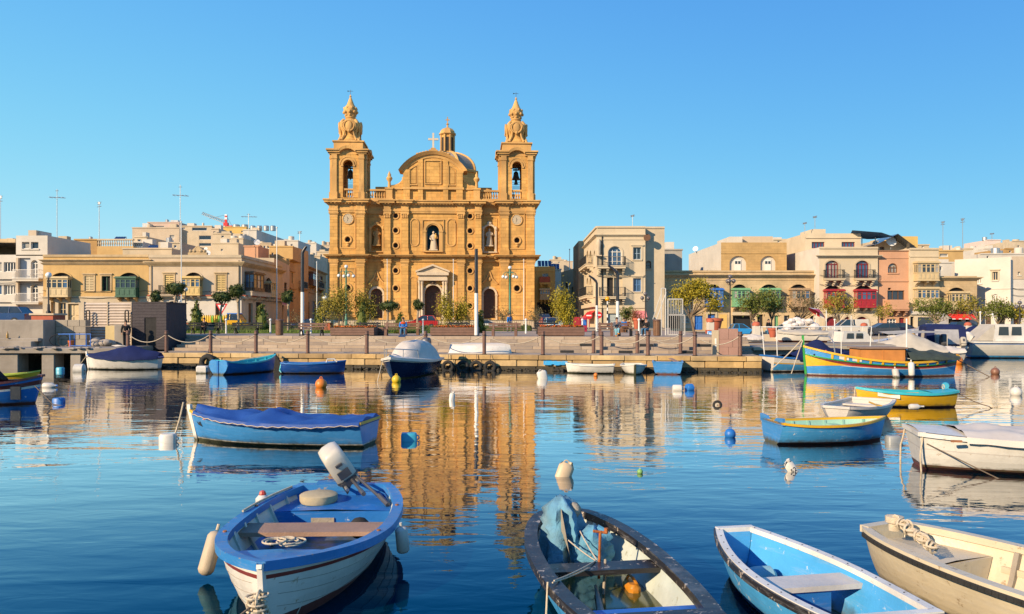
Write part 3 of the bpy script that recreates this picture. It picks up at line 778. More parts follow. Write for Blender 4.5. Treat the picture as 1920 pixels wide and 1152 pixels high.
# belfries and spires ------------------------------------------------
zb0,zb1=Z2b,cz(283)
def belfry(s):
 tc=10.2*s; hw_=1.98; dp=1.98; yc=yT+.12+dp
 wl2=MB()
 ho=[(-.60,.60,zb0+.28,cz(302.5),.60)]
 for k_ in range(4):
  wl2.T=Matrix.Translation((tc,yc,0)) @ Matrix.Rotation(k_*PI/2,4,'Z')
  panel(wl2,-hw_,hw_,zb0,zb1-.6,-dp,ho,.75)
  panel(wl2,-hw_+.75,hw_-.75,zb0,zb1-.6,-dp+.75,ho,0)
 wl2.T=None; wl2.box(tc-hw_,tc+hw_,yc-dp,yc+dp,zb0-.1,zb0+.3); wl2.box(tc-hw_+.02,tc+hw_-.02,yc-dp+.02,yc+dp-.02,zb1-.6,zb1-.2)
 wl2.build('belfry_wall',M_church,CH)
 tr=MB()
 for k_ in range(4):
  tr.T=Matrix.Translation((tc,yc,0)) @ Matrix.Rotation(k_*PI/2,4,'Z')
  zs_=cz(302.5)-.60
  arch_band(tr,-.60,.60,zs_,.60,-dp-.10,-dp+.05,.18); arch_band(tr,-.92,.92,zs_,.92,-dp-.05,-dp+.05,.12)
  for a in (-1,1):
   tr.box(a*.72-.14,a*.72+.14,-dp-.12,-dp+.05,zs_-.2,zs_)
   tr.box(a*1.62-.3,a*1.62+.3,-dp-.20,-dp+.05,zb0+.9,zb1-1.15)
   tr.box(a*1.62-.38,a*1.62+.38,-dp-.28,-dp+.05,zb0,zb0+.9)
   tr.box(a*1.62-.36,a*1.62+.36,-dp-.26,-dp+.05,zb1-1.15,zb1-.95); tr.box(a*1.62-.33,a*1.62+.33,-dp-.22,-dp+.05,zb1-.95,zb1-.6)
   for a_,b_,p_ in ((-.6,-.42,.25),(-.42,-.2,.42),(-.2,-.02,.58)):
    tr.box(*sorted((a*.95,a*(hw_+p_*.98))),-dp-p_,-dp+.3,zb1+a_,zb1+b_)
  P=arc_pts(-.95,.95,zb1-.12,.42,10)
  tr.loft([[(p[0],-dp-.5,p[1]-.28),(p[0],-dp-.58,p[1]+.05),(p[0],-dp+.3,p[1]+.05),(p[0],-dp+.3,p[1]-.28)] for p in P],True,True,True)
  tr.prism([(-.95,zb1-.6)]+[(p[0],p[1]-.2) for p in P]+[(.95,zb1-.6)],-dp-.02,-dp+.3)
 tr.build('belfry_moulding',M_church_trim,CH)
 for k_ in range(4):
  bl=MB(Matrix.Translation((tc,yc,0)) @ Matrix.Rotation(k_*PI/2,4,'Z'))
  bl.box(-.6,.6,-dp+.1,-dp+.45,zb0+1.15,zb0+1.36); bo=bl.build('belfry_balustrade',M_church_trim,CH)
  for i in range(4):
   q_=MB(bl.T); q_.lathe([(.09,0),(.05,.1),(.11,.32),(.05,.7),(.09,.87)],(-.45+i*.3,-dp+.28,zb0+.28),7); q_.build('baluster',M_church_trim,bo,50)
  if k_ % 2==0:
   rb=MB(bl.T)
   for i in range(4): rb.cyl((-.6,-dp+.3,zb0+1.6+i*.22),(.6,-dp+.3,zb0+1.6+i*.22),.02,None,5)
   rb.build('iron_bar',M_iron,CH)
 bm_=MB(); bm_.box(tc-1.3,tc+1.3,yc-.08,yc+.08,cz(310),cz(310)+.14); bm_.build('bell_beam',M_iron,CH)
 sp=MB(); z0=zb1
 sp.box(tc-1.75,tc+1.75,yc-1.75,yc+1.75,z0-.05,cz(268.5)); sp.box(tc-1.9,tc+1.9,yc-1.9,yc+1.9,cz(268.5),cz(266))
 sp.build('spire_base',M_church_trim,CH)
 sq=MB()
 prof=[(1.55,266),(1.25,263),(1.02,258),(.9,252),(.95,247),(1.12,241),(1.2,235),(1.15,229),(.95,225),(.72,222),(.5,220),(.55,217)]
 sq.lathe([(r_*1.12,cz(p)) for r_,p in prof],(tc,yc,0),16,None,PI/16); sq.build('spire_drum',M_church,CH,35)
 for k_ in range(4):
  t_=Matrix.Translation((tc,yc,0)) @ Matrix.Rotation(k_*PI/2+PI/4,4,'Z')
  sc=MB(t_)
  pth=[(1.98,267),(2.2,264.5),(1.95,262),(1.55,259),(1.25,253),(1.22,247),(1.45,241),(1.62,234),(1.58,228),(1.3,224),(1.15,226),(1.25,229)]
  sc.tube([(r_*.79,0,cz(p)) for r_,p in pth],[.14,.2,.2,.18,.17,.18,.22,.24,.24,.2,.15,.1],8); sc.build('spire_scroll',M_church_trim,CH,50)
  t_=Matrix.Translation((tc,yc,0)) @ Matrix.Rotation(k_*PI/2,4,'Z')
  ca=MB(t_); ca.ball((0,-1.22,cz(236)),.62,10,None,.8,.35,1.15); ca.torus((0,-1.3,cz(236)),.62,.10,16,6)
  for a in (-1,1): ca.tube([(a*.3,-1.3,cz(228)),(a*.72,-1.25,cz(231)),(a*.8,-1.15,cz(238)),(a*.5,-1.15,cz(245)),(a*.62,-1.1,cz(254)),(a*.9,-1.25,cz(263))],[.12,.15,.14,.12,.12,.16],6)
  ca.ball((0,-1.25,cz(246)),.22,8); ca.build('cartouche',M_church_trim,CH,50)
 up=MB()
 up.lathe([(r_,cz(p)) for r_,p in ((.60,219),(.66,217),(.58,214),(.72,209),(.86,204),(.82,200),(.62,196),(.45,192),(.3,186),(.16,180),(.08,178),(.16,176.5),(.08,175),(.05,173))],(tc,yc,0),14); up.build('spire_tip',M_church_trim,CH,40)
 fl=MB()
 for i in range(8):
  a=i*PI/4; fl.ball((tc+.78*math.cos(a),yc+.78*math.sin(a),cz(207)),.2,6); fl.ball((tc+.72*math.cos(a+.4),yc+.72*math.sin(a+.4),cz(200)),.19,6); fl.ball((tc+.6*math.cos(a),yc+.6*math.sin(a),cz(213)),.15,6)
 fl.build('leaf_carving',M_church_trim,CH,60)
 vn=MB(); vn.cyl((tc,yc,cz(174)),(tc,yc,cz(163.5)),.025,None,5); vn.box(tc-.3,tc+.3,yc-.02,yc+.02,cz(166.5),cz(166)); vn.prism([(tc-.36,cz(167.5)),(tc-.1,cz(166.2)),(tc-.36,cz(165))],yc-.015,yc+.015)
 vn.build('weather_vane',M_iron,CH)
 lab = 'dark bronze bell hanging in the left church belfry' if s<0 else 'dark bronze bell hanging in the right church belfry'
 p=Matrix.Translation(CH.location) @ Matrix.Rotation(R(3),4,'Z') @ Matrix.Diagonal((.972,1,1,1))
 for dz,sc_,nm in ((cz(331.5),1.0,lab),)+(((cz(340.5),.55,'small dark bell hung below the large bell in the right belfry'),) if s>0 else ()):
  bt=thing('bell',nm,'bell',p @ Vector((tc,yc,dz)),R(3),'church bells')
  b1=MB(); b1.lathe([(.52,0),(.50,.05),(.40,.22),(.32,.5),(.28,.8),(.2,.95),(.06,1.02),(.05,1.15)],(0,0,0),18); o1=b1.build('bell_body',M_bell,bt,40); o1.scale=(sc_,)*3
  b1=MB(); b1.cyl((0,0,-.12),(0,0,.6),.03,None,6); b1.ball((0,0,-.12),.08,8); o1=b1.build('clapper',M_iron,bt); o1.scale=(sc_,)*3
  b1=MB(); b1.box(-.35,.35,-.07,.07,1.1,1.28); b1.cyl((0,0,1.28),(0,0,1.4),.05,None,6); o1=b1.build('yoke',M_iron,bt); o1.scale=(sc_,)*3
belfry(-1); belfry(1)

# dome and lantern ---------------------------------------------------
dy,dx_=23.0,1.1; kd=(95+dy)/F
def dz_(py): return (600-py)*kd
dm=MB(); dm.lathe([(4.75,dz_(380)),(4.75,dz_(330)),(5.0,dz_(329)),(5.0,dz_(325)),(4.5,dz_(323))],(dx_,dy,0),8,None,PI/8); dm.build('dome_drum',M_church,CH)
dm=MB(); dm.lathe([(4.4*math.cos(a)+.0,dz_(323)+(dz_(287)-dz_(323))*math.sin(a)) for a in [i*PI/2/9*.86 for i in range(10)]],(dx_,dy,0),8,None,PI/8)
dm.build('dome',mat('dome_lead_stone',(.30,.25,.20),.8,.15,.8,.2,6,stain=.4),CH)
for i in range(8):
 a=PI/8+i*PI/4; rb=MB()
 rb.tube([(dx_+4.45*math.cos(t)*math.cos(a),dy+4.45*math.cos(t)*math.sin(a),dz_(323)+(dz_(287)-dz_(323))*math.sin(t)) for t in [j*PI/2/9*.86 for j in range(10)]],.2,6); rb.build('dome_rib',M_church_trim,CH)
lz0,lz1,lz2=dz_(291),dz_(253),dz_(242)
ln=MB(); ln.lathe([(1.35,lz0-.3),(1.35,lz0+.1),(1.02,lz0+.15),(1.02,lz1-.1)],(dx_,dy,0),8,None,PI/8); ln.build('lantern_wall',M_church,CH)
ln=MB(); ln.lathe([(1.1,lz1-.15),(1.35,lz1),(1.35,lz1+.12),(1.2,lz1+.15),(1.12,lz1+.45),(.8,lz1+.8),(.4,lz2+.1),(.14,lz2+.25),(.12,lz2+.6),(.25,lz2+.7),(.08,lz2+.85)],(dx_,dy,0),8,None,PI/8)
ln.build('lantern_cap',M_church_trim,CH)
for i in range(8):
 a=i*PI/4; t_=Matrix.Translation((dx_,dy,0)) @ Matrix.Rotation(a,4,'Z')
 wn_=MB(t_); wn_.box(-.22,.22,-.965,-.93,lz0+.45,lz1-.5); wn_.build('lantern_window',M_dark,CH)
 t_=Matrix.Translation((dx_,dy,0)) @ Matrix.Rotation(a+PI/8,4,'Z')
 wn_=MB(t_); wn_.box(-.12,.12,-1.16,-.95,lz0+.1,lz1-.05); wn_.lathe([(.22,lz0-.3),(.3,lz0-.1),(.2,lz0+.1)],(0,-1.35,0),6); wn_.build('lantern_pier',M_church_trim,CH)
cr=MB(); cr.box(dx_-.07,dx_+.07,dy-.07,dy+.07,lz2+.8,lz2+1.75); cr.box(dx_-.3,dx_+.3,dy-.06,dy+.06,lz2+1.25,lz2+1.4); cr.build('cross',M_church_trim,CH)

# statues ------------------------------------------------------------
def statue(name,label,x,y,z,h,m,m2,staff=True):
 p=Matrix.Translation(CH.location) @ Matrix.Rotation(R(3),4,'Z') @ Matrix.Diagonal((.972,1,1,1))
 s_=thing(name,label,'statue',p @ Vector((x,y,z)),R(3)); u_=h/1.75
 b=MB(); b.lathe([(.36,0),(.38,.1),(.34,.4),(.27,.8),(.24,1.05),(.27,1.25),(.25,1.38),(.12,1.46),(.07,1.5),(.075,1.54)],(0,0,.12),18,None,0,1,.72)
 rr_=random.Random(4)
 b.v=[(vx*(1+.07*math.sin(9*math.atan2(vy,vx))),vy*(1+.1*math.sin(7*math.atan2(vy,vx)+1)),vz) for vx,vy,vz in b.v]
 o=b.build('robe',m,s_,60); o.scale=(u_,)*3
 b=MB(); b.ball((0,-.02,1.72),.115,12,None,.9,1,1.2); b.ball((0,-.14,1.71),.025,6); b.ball((0,.03,1.76),.125,10,None,1,1,1); o=b.build('head',m,s_,60); o.scale=(u_,)*3
 b=MB()
 for a in (-1,1): b.tube([(a*.24,0,1.42),(a*.36,-.08,1.2),(a*.22,-.27,1.1+.08*a)],[.1,.085,.055],8); b.ball((a*.2,-.3,1.11+.08*a),.05,8)
 o=b.build('arm',m,s_,60); o.scale=(u_,)*3
 if staff:
  b=MB(); b.ball((.22,-.26,1.32),.16,10,None,.8,.8,1.4); b.ball((.22,-.3,1.58),.075,8); o=b.build('held_child',m2,s_,60); o.scale=(u_,)*3
 b=MB(); b.bbox(-.42,.42,-.34,.34,0,.12,.03); o=b.build('pedestal',m,s_); o.scale=(u_,)*3
statue('saint_statue','pale robed saint statue with child in the blue central niche of the church',.05,yC+.35,cz(470),2.15,M_statue,mat('gilded_figure',(.6,.36,.08),.5,.1,5))
statue('saint_statue','weathered brown robed statue in the left side niche of the church',-6.87,yS+.2,cz(461),2.0,M_church_trim,M_church_trim,False)
statue('saint_statue','pale stone robed statue in the right side niche of the church',6.87,yS+.2,cz(461),2.0,M_statue,M_statue,False)
# ================================================================== HOUSES
rpane=random.Random(21)
class Fac:
 """one wall of a building, from point a to point b (outside on the right-hand side of a->b), features given by photo rows and columns"""
 def __init__(s,bld,a,b,base,ztop,m,t=.28):
  s.bld=bld; s.a=Vector((*a,0)); s.d=Vector((b[0]-a[0],b[1]-a[1],0)); s.L=s.d.length; s.d.normalize()
  s.base=base; s.H=ztop-base; s.m=m; s.t=t; s.holes=[]; s.strips=[]
  ang=math.atan2(s.d.y,s.d.x)
  s.T=Matrix.Translation((s.a.x-bld.o.x,s.a.y-bld.o.y,base-bld.o.z)) @ Matrix.Rotation(ang,4,'Z')
 def u(s,px):
  k=(px-960)/F; return (k*s.a.y-s.a.x)/(s.d.x-k*s.d.y)
 def z(s,py,u=0): return CZ-(py-HY)/F*(s.a.y+s.d.y*u)-s.base
 def rect(s,x0,x1,y0,y1):
  u0,u1=s.u(x0),s.u(x1); um=(u0+u1)/2
  return u0,u1,s.z(y1,um),s.z(y0,um)
 def mb(s): return MB(s.T)
 def part(s,mb,name,m,parent=None,smooth=None): return mb.build(name,m,parent or s.bld.e,smooth)
 def hole(s,u0,u1,z0,z1,rise=0): s.holes.append((u0,u1,max(.002,z0),min(z1,s.H-.02),rise))
 def win(s,x0,x1,y0,y1,arch=0,fm=None,nx=2,ny=2,depth=.2,pane=None,surround=None,sill=True,shutter=None,deep=None):
  u0,u1,z0,z1=s.rect(x0,x1,y0,y1); w_=u1-u0; rise=min(arch*w_/2,w_/2) if arch else 0
  s.hole(u0,u1,z0,z1,rise); fm=fm or M_wframe
  f=s.mb(); fw=.07; y0_,y1_=depth-.05,depth+.03
  f.box(u0,u0+fw,y0_,y1_,z0,z1-rise); f.box(u1-fw,u1,y0_,y1_,z0,z1-rise)
  f.box(u0+fw,u1-fw,y0_,y1_,z0,z0+fw)
  if rise: arch_band(f,u0+fw,u1-fw,z1-rise,rise-fw,y0_,y1_,fw); f.box(u0+fw,u1-fw,y0_,y1_,z1-rise-fw/2,z1-rise+fw/2)
  else: f.box(u0+fw,u1-fw,y0_,y1_,z1-fw,z1)
  for i in range(1,nx): x=u0+w_*i/nx; f.box(x-.035,x+.035,y0_+.005,y1_,z0+fw,z1-rise*.5-fw)
  for i in range(1,ny): zz=z0+(z1-rise-z0)*i/ny; f.box(u0+fw,u1-fw,y0_+.01,y1_,zz-.025,zz+.025)
  o=s.part(f,'window',fm)
  p=s.mb(); arch_face(p,u0,u1,z0,z1,rise,depth+.04) ; s.part(p,'pane',pane or rpane.choice((M_glass,M_glass,M_glassb,M_curtain)),o)
  if sill: q_=s.mb(); q_.box(u0-.1,u1+.1,-.10,.04,z0-.12,z0-.003); s.part(q_,'window_sill',s.m,o)
  if surround:
   q_=s.mb(); g_=.16
   q_.box(u0-g_,u0,-.06,.04,z0,z1-rise); q_.box(u1,u1+g_,-.06,.04,z0,z1-rise)
   if rise: arch_band(q_,u0,u1,z1-rise,rise,-.06,.04,g_)
   else: q_.box(u0-g_*1.5,u1+g_*1.5,-.16,.04,z1+g_,z1+g_+.12); q_.box(u0-g_,u1+g_,-.06,.04,z1,z1+g_)
   s.part(q_,'window_surround',surround,o)
  if shutter:
   for side in (0,1):
    q_=s.mb(); a=u0+side*w_/2; n=9
    q_.box(a,a+.05,.02,.07,z0,z1-rise); q_.box(a+w_/2-.05,a+w_/2,.02,.07,z0,z1-rise)
    for i in range(n): zz=z0+(z1-rise-z0)*i/n; q_.box(a+.05,a+w_/2-.05,.03,.06,zz,zz+(z1-z0)/n*.72)
    s.part(q_,'shutter',shutter)
  return o
 def door(s,x0,x1,y0,y1,m=None,arch=0,depth=.18,panels=2,surround=None):
  u0,u1,z0,z1=s.rect(x0,x1,y0,y1); z0=max(.01,min(z0,.15)); w_=u1-u0; rise=min(arch*w_/2,w_/2) if arch else 0
  s.hole(u0,u1,z0,z1,rise)
  d=s.mb(); arch_face(d,u0,u1,z0,z1,rise,depth+.05)
  for i in range(panels):
   a=u0+w_*i/panels; b=a+w_/panels
   for k0,k1 in ((.06,.42),(.5,.94)): zz=z1-rise-z0; d.box(a+.1,b-.1,depth,depth+.06,z0+zz*k0,z0+zz*k1)
  o=s.part(d,'door',m or M_door)
  if surround:
   q_=s.mb(); g_=.22
   q_.box(u0-g_,u0,-.07,.04,z0,z1-rise); q_.box(u1,u1+g_,-.07,.04,z0,z1-rise)
   if rise: arch_band(q_,u0,u1,z1-rise,rise,-.07,.04,g_)
   else: q_.box(u0-g_,u1+g_,-.07,.04,z1,z1+g_)
   s.part(q_,'door_surround',surround,o)
  return o
 def opening(s,x0,x1,y0,y1,arch=0,m=None,depth=.6):
  u0,u1,z0,z1=s.rect(x0,x1,y0,y1); w_=u1-u0; rise=min(arch*w_/2,w_/2) if arch else 0
  s.hole(u0,u1,z0,z1,rise)
  d=s.mb(); arch_face(d,u0,u1,z0,z1,rise,s.t-.01); s.part(d,'opening',m or M_dark)
 def bay(s,x0,x1,y0,y1,m,n=4,d=.85,frac=.42,hood=True,pane=None,corb=3,ztop=None):
  u0,u1,z0,z1=s.rect(x0,x1,y0,y1); k=1-d/(s.a.y+s.d.y*u0); h=z1-z0; zs=z0+h*frac
  b=s.mb()
  b.box(u0-.05,u1+.05,-d-.05,0,z0-.10,z0+.02); b.box(u0,u1,-d,0,z0+.02,zs)
  b.box(u0-.04,u1+.04,-d-.04,0,zs,zs+.08); b.box(u0,u1,-d,0,z1-h*.13,z1-.1)
  b.box(u0-.12,u1+.12,-d-.14,0,z1-.1,z1+.02); b.box(u0-.03,u1+.03,-d-.03,0,z1+.02,z1+.12)
  w_=u1-u0
  for i in range(n):
   a=u0+w_*i/n; e=u0+w_*(i+1)/n
   b.box(a+.08,e-.08,-d-.025,-d+.01,z0+.12,zs-.1)
   b.box(a+.14,e-.14,-d-.04,-d+.01,z0+.2,zs-.18)
  for i in range(n+1):
   x=u0+w_*i/n; x0_,x1_=max(u0,x-.06),min(u1,x+.06); b.box(x0_,x1_,-d,-d+.08,zs+.08,z1-h*.13)
  for x in (u0,u1-.08): b.box(x,x+.08,-.1,0,zs+.08,z1-h*.13); b.box(x,x+.08,-d/2-.05,-d/2+.05,zs+.08,z1-h*.13)
  zm=zs+(z1-zs)*.55; b.box(u0,u1,-d+.02,-d+.06,zm-.03,zm+.03)
  o=s.part(b,'enclosed_balcony',m)
  for i in range(n):
   a=u0+w_*i/n+.05; e=u0+w_*(i+1)/n-.05
   p=s.mb(); p.add([(a,-d+.05,zs+.05),(e,-d+.05,zs+.05),(e,-d+.05,z1-h*.12),(a,-d+.05,z1-h*.12)],[(0,1,2,3)]); s.part(p,'pane',pane or rpane.choice((M_glass,M_glass,M_glassb,M_curtain)),o)
  for x in (u0+.05,u1-.05):
   p=s.mb(); p.add([(x,-d+.05,zs+.05),(x,0,zs+.05),(x,0,z1-h*.12),(x,-d+.05,z1-h*.12)],[(0,1,2,3)]); s.part(p,'pane',pane or rpane.choice((M_glass,M_glass,M_glassb,M_curtain)),o)
  for i in range(corb):
   x=u0+.2+(w_-.4)*i/max(1,corb-1); c=s.mb(); c.add([(x+q_,y_,z_) for q_ in (-.11,.11) for y_,z_ in ((0,z0-.1),(-d*.9,z0-.1),(-d*.85,z0-.25),(-.25,z0-.45),(-.12,z0-.62),(0,z0-.62))],[(0,1,2,3,4,5),(11,10,9,8,7,6)]+[(i_,i_+6,(i_+1) % 6+6,(i_+1) % 6) for i_ in range(6)])
   s.part(c,'corbel',s.m,o)
  if hood:
   a,e=u0+.1,u1-.1; s.hole(a,e,z0+.2,z1+.55,.4); p=s.mb(); arch_face(p,a,e,z0+.2,z1+.55,.4,s.t-.02); s.part(p,'hood_recess',M_dark)
   q_=s.mb(); arch_band(q_,a,e,z1+.15,.4,-.07,.04,.14); s.part(q_,'hood_moulding',s.m)
  return o
 def balcony(s,x0,x1,y0,y1,d=.9,h=1.0,rail=None,corb=3,solid=None):
  u0,u1,z0,z1=s.rect(x0,x1,y0,y1)
  b=s.mb(); b.box(u0,u1,-d,0,z0,z1); b.box(u0-.06,u1+.06,-d-.06,0,z1-.08,z1-.002); o=s.part(b,'balcony',s.m)
  for i in range(corb):
   x=u0+.2+(u1-u0-.4)*i/max(1,corb-1); c=s.mb(); c.box(x-.12,x+.12,-d*.8,0,z0-.2,z0); c.box(x-.12,x+.12,-d*.45,0,z0-.42,z0-.2); c.box(x-.12,x+.12,-d*.2,0,z0-.58,z0-.42); s.part(c,'corbel',s.m,o)
  if solid:
   c=s.mb(); c.box(u0,u1,-d,-d+.1,z1,z1+h); c.box(u0,u0+.1,-d+.1,0,z1,z1+h); c.box(u1-.1,u1,-d+.1,0,z1,z1+h); s.part(c,'parapet',solid,o)
  else:
   c=s.mb(); n=max(3,int((u1-u0)/.13))
   for zz in (z1+.06,z1+h): c.box(u0,u1,-d+.02,-d+.06,zz-.02,zz+.02); c.box(u0,u0+.04,-d+.06,0,zz-.02,zz+.02); c.box(u1-.04,u1,-d+.06,0,zz-.02,zz+.02)
   for i in range(n+1): x=u0+.01+(u1-u0-.04)*i/n; c.box(x,x+.022,-d+.028,-d+.05,z1+.08,z1+h-.02)
   for i in range(1,7):
    for x in (u0+.01,u1-.03): yy = -d+d*i/7; c.box(x,x+.022,yy,yy+.022,z1+.08,z1+h-.02)
   s.part(c,'railing',rail or M_iron,o)
  return o
 def cornice(s,y0,y1,p=.35,m=None,x0=None,x1=None,steps=4):
  u0=0 if x0 is None else s.u(x0); u1=s.L if x1 is None else s.u(x1); un=u0 if s.d.y > -.3 else u1; z1,z0=s.z(y0,un),s.z(y1,un); c=s.mb()
  for i in range(steps):
   q_=p*(i+1)/steps; c.box(u0-q_*.99,u1+q_*.99,-q_,.06,z0+(z1-z0)*i/steps+.001,z0+(z1-z0)*(i+1)/steps)
  return s.part(c,'cornice',m or s.m)
 def band(s,y,h=.15,p=.08,m=None,x0=None,x1=None):
  u0=0 if x0 is None else s.u(x0); u1=s.L if x1 is None else s.u(x1); z_=s.z(y,u0 if s.d.y > -.3 else u1); c=s.mb(); c.box(u0,u1,-p,.05,z_-h/2,z_+h/2); return s.part(c,'string_course',m or s.m)
 def strip(s,x0,x1,y0,y1,p=.1,m=None,name='wall_panel'):
  s.strips.append((*s.rect(x0,x1,y0,y1),p,m or s.m,name))
 def awning(s,x0,x1,y0,y1,m,d=1.3):
  u0,u1,z0,z1=s.rect(x0,x1,y0,y1); c=s.mb()
  c.add([(u0,-.02,z1),(u1,-.02,z1),(u1,-d,z0+.15),(u0,-d,z0+.15),(u0,-d,z0-.08),(u1,-d,z0-.08),(u0,-.02,z1-.05),(u1,-.02,z1-.05),(u1,-d+.03,z0+.1),(u0,-d+.03,z0+.1)],[(0,1,2,3),(3,2,5,4),(6,9,8,7),(0,3,9,6),(1,7,8,2)])
  o=s.part(c,'awning',m)
  c=s.mb(); n=max(4,int((u1-u0)/.35))
  for i in range(0,n,2): a,e=u0+(u1-u0)*i/n,u0+(u1-u0)*(i+1)/n; c.add([(a,-d-.004,z0+.02),(e,-d-.004,z0+.02),(e,-d-.004,z0-.075),(a,-d-.004,z0-.075)],[(0,1,2,3)])
  s.part(c,'awning_valance',M_wframe,o); return o
 def services(s,seed):
  """drain pipes and sagging cables on the front"""
  r_=random.Random(seed)
  for i in range(2):
   u=r_.choice((.25,s.L-.25,r_.uniform(.2,.8)*s.L)); c=s.mb()
   if not any(h[0]-1<u<h[1]+1 for h in s.holes): c.cyl((u,-.09,.1),(u,-.09,s.H-.5),.05,None,6); s.part(c,'drain_pipe',M_iron if i else M_lime)
  for i in range(2):
   z=s.H*r_.uniform(.42,.62)+i*.5; c=s.mb(); n=14; c.tube([(s.L*j/n,-.14,z-.14*abs(math.sin(3*PI*j/n))) for j in range(n+1)],.022,5); s.part(c,'cable',M_iron)
 def done(s):
  for u0,u1,z0,z1,p,m,name in s.strips:
   z0=max(.004,z0); hs=[(max(u0,h[0]),min(u1,h[1]),max(z0,h[2]),min(z1,h[3]),h[4] if h[3]<z1 else 0) for h in s.holes if u0<(h[0]+h[1])/2<u1 and z0<(h[2]+h[3])/2<z1 and h[1]-h[0]<u1-u0-.05]
   c=s.mb(); panel(c,u0,u1,z0,z1,-p,hs,p+.01); c.add([(x,y,z) for x in (u0,u1) for y in (-p,.03) for z in (z0,z1)],[(0,1,3,2),(4,6,7,5),(1,5,7,3),(0,2,6,4)]); s.part(c,name,m)
  w_=s.mb(); panel(w_,0,s.L,0,s.H,0,s.holes,s.t); s.part(w_,'wall',s.m)

class Bld:
 def __init__(s,name,label,px0,px1,ytop,Y,depth,m,Y1=None,base=G,ybase=None,cat='house',group=None,right=False,left=False,back=None):
  if px0>=1210: base=GR
  a=Vector((X(px0,Y),Y,0)); Y1=Y1 or Y; b=Vector((X(px1,Y1),Y1,0))
  d=(b-a).normalized(); inn=Vector((-d.y,d.x,0)); s.m=m
  s.o=Vector((a.x,a.y,base)); s.e=thing(name,label,cat,s.o,0,group)
  c,e=b+inn*depth,a+inn*depth
  if back: c,e=Vector((*back[0],0)),Vector((*back[1],0))
  s.block_(a,b,c,e,base,Z(ytop,Y),m,right,left,'f')
 def block_(s,a,b,c,e,base,zt,m,right,left,key):
  f=Fac(s,a[:2],b[:2],base,zt,m); r=l=None
  w_=MB(); o=s.o
  def quad(p,q_): w_.add([(p.x-o.x,p.y-o.y,base-o.z),(q_.x-o.x,q_.y-o.y,base-o.z),(q_.x-o.x,q_.y-o.y,zt-o.z),(p.x-o.x,p.y-o.y,zt-o.z)],[(0,1,2,3)])
  if right: r=Fac(s,b[:2],c[:2],base,zt,m)
  else: quad(b,c)
  if left: l=Fac(s,e[:2],a[:2],base,zt,m)
  else: quad(e,a)
  quad(c,e)
  inset=.25
  w_.add([(p.x-o.x,p.y-o.y,zt-o.z-.002) for p in (a,b,c,e)],[(0,1,2,3)])
  w_.build('side_wall',m,s.e)
  if key == 'f': s.f,s.r,s.l=f,r,l
  return f,r,l
 def upper(s,px0,px1,ytop,Y,depth,m=None,ybot=None,right=False,left=False):
  """a set-back storey or roof house standing on this building"""
  a,b=Vector((X(px0,Y),Y,0)),Vector((X(px1,Y),Y,0)); inn=Vector((0,depth,0))
  return s.block_(a,b,b+inn,a+inn,Z(ybot,Y) if ybot else s.o.z,Z(ytop,Y),m or s.m,right,left,'u')
 def done(s,*fs):
  if s.f.L>4 and s.f.a.y<90: s.f.services(int(s.f.L*100))
  for f in (s.f,s.r,s.l,*fs):
   if f: f.done()

def rows(f,xs,ys,**kw):
 for x0,x1 in xs:
  for y0,y1 in ys: f.win(x0,x1,y0,y1,**kw)

# ---- left side ----------------------------------------------------
B=Bld('apartment_house','white modern apartment house with curved railings at the left edge',-70,81,455,88,10,M_white,cat='apartment house'); f=B.f
f.H=Z(478,88)-G
for y0,y1 in ((492,510),(535,553)): f.win(7,29,y0,y1,nx=4,ny=1,sill=False); f.win(-30,3,y0,y1,nx=3,ny=1,sill=False); f.strip(-40,30,y1+1,y1+14,.25,M_white)
f.strip(33,37,484,590,.3,M_beige)
for y0,y1,yb in ((484,523,528),(530,567,571)):
 f.opening(34,57,y0,y1,0,mat('balcony_back_wall',(.55,.56,.58),.8,.08,1),1.0); f.win(58,71,y0+4,y1,arch=1,nx=2,ny=3,depth=.25,sill=False); f.balcony(31,80,y1,yb,.8,.95,M_wframe,0)
u_,ur,ul=B.upper(30,89,442,88.0,9,M_white,480,True); u_.win(41,55,454,467,nx=1,ny=1); u_.win(58,72,454,467,nx=1,ny=1)
v_=B.upper(53,68,432,90,3,M_beige,443); w2=B.upper(68,77,435,90.5,2,M_white,443)
u2=B.upper(-60,29,448,94,6,M_lime,480)
B.done(u_,ur,v_[0],w2[0],u2[0])
f.opening(-40,60,580,612)

B=Bld('ochre_townhouse','ochre townhouse with a cream and a dark green enclosed balcony',81,279,478,85,16,M_ochre); f=B.f
f.cornice(487,492,.35,M_lime); f.cornice(493,497,.22,M_lime); f.band(480,.25,.1,M_lime); f.band(558,.2,.12,M_limepale)
f.bay(95.5,135,521.5,556,M_creamwood,4); f.bay(223.5,261,521.5,556,M_greenwood,4)
f.win(159,176,518,546,nx=2,ny=3,fm=M_creamwood,shutter=M_creamwood,surround=M_lime)
f.win(191,207,518,546,nx=2,ny=1,fm=M_greenwood,pane=M_dark,surround=M_lime)
f.strip(80.6,279,560,613,.06,M_limepale)
f.win(110,124,568,593,fm=M_creamwood,nx=2,ny=2,sill=False); f.opening(96,104,566,610,0,M_creamwood); f.door(128,148,570,613,M_creamwood); f.opening(160,200,575,613); f.opening(215,250,575,613)
B.done()

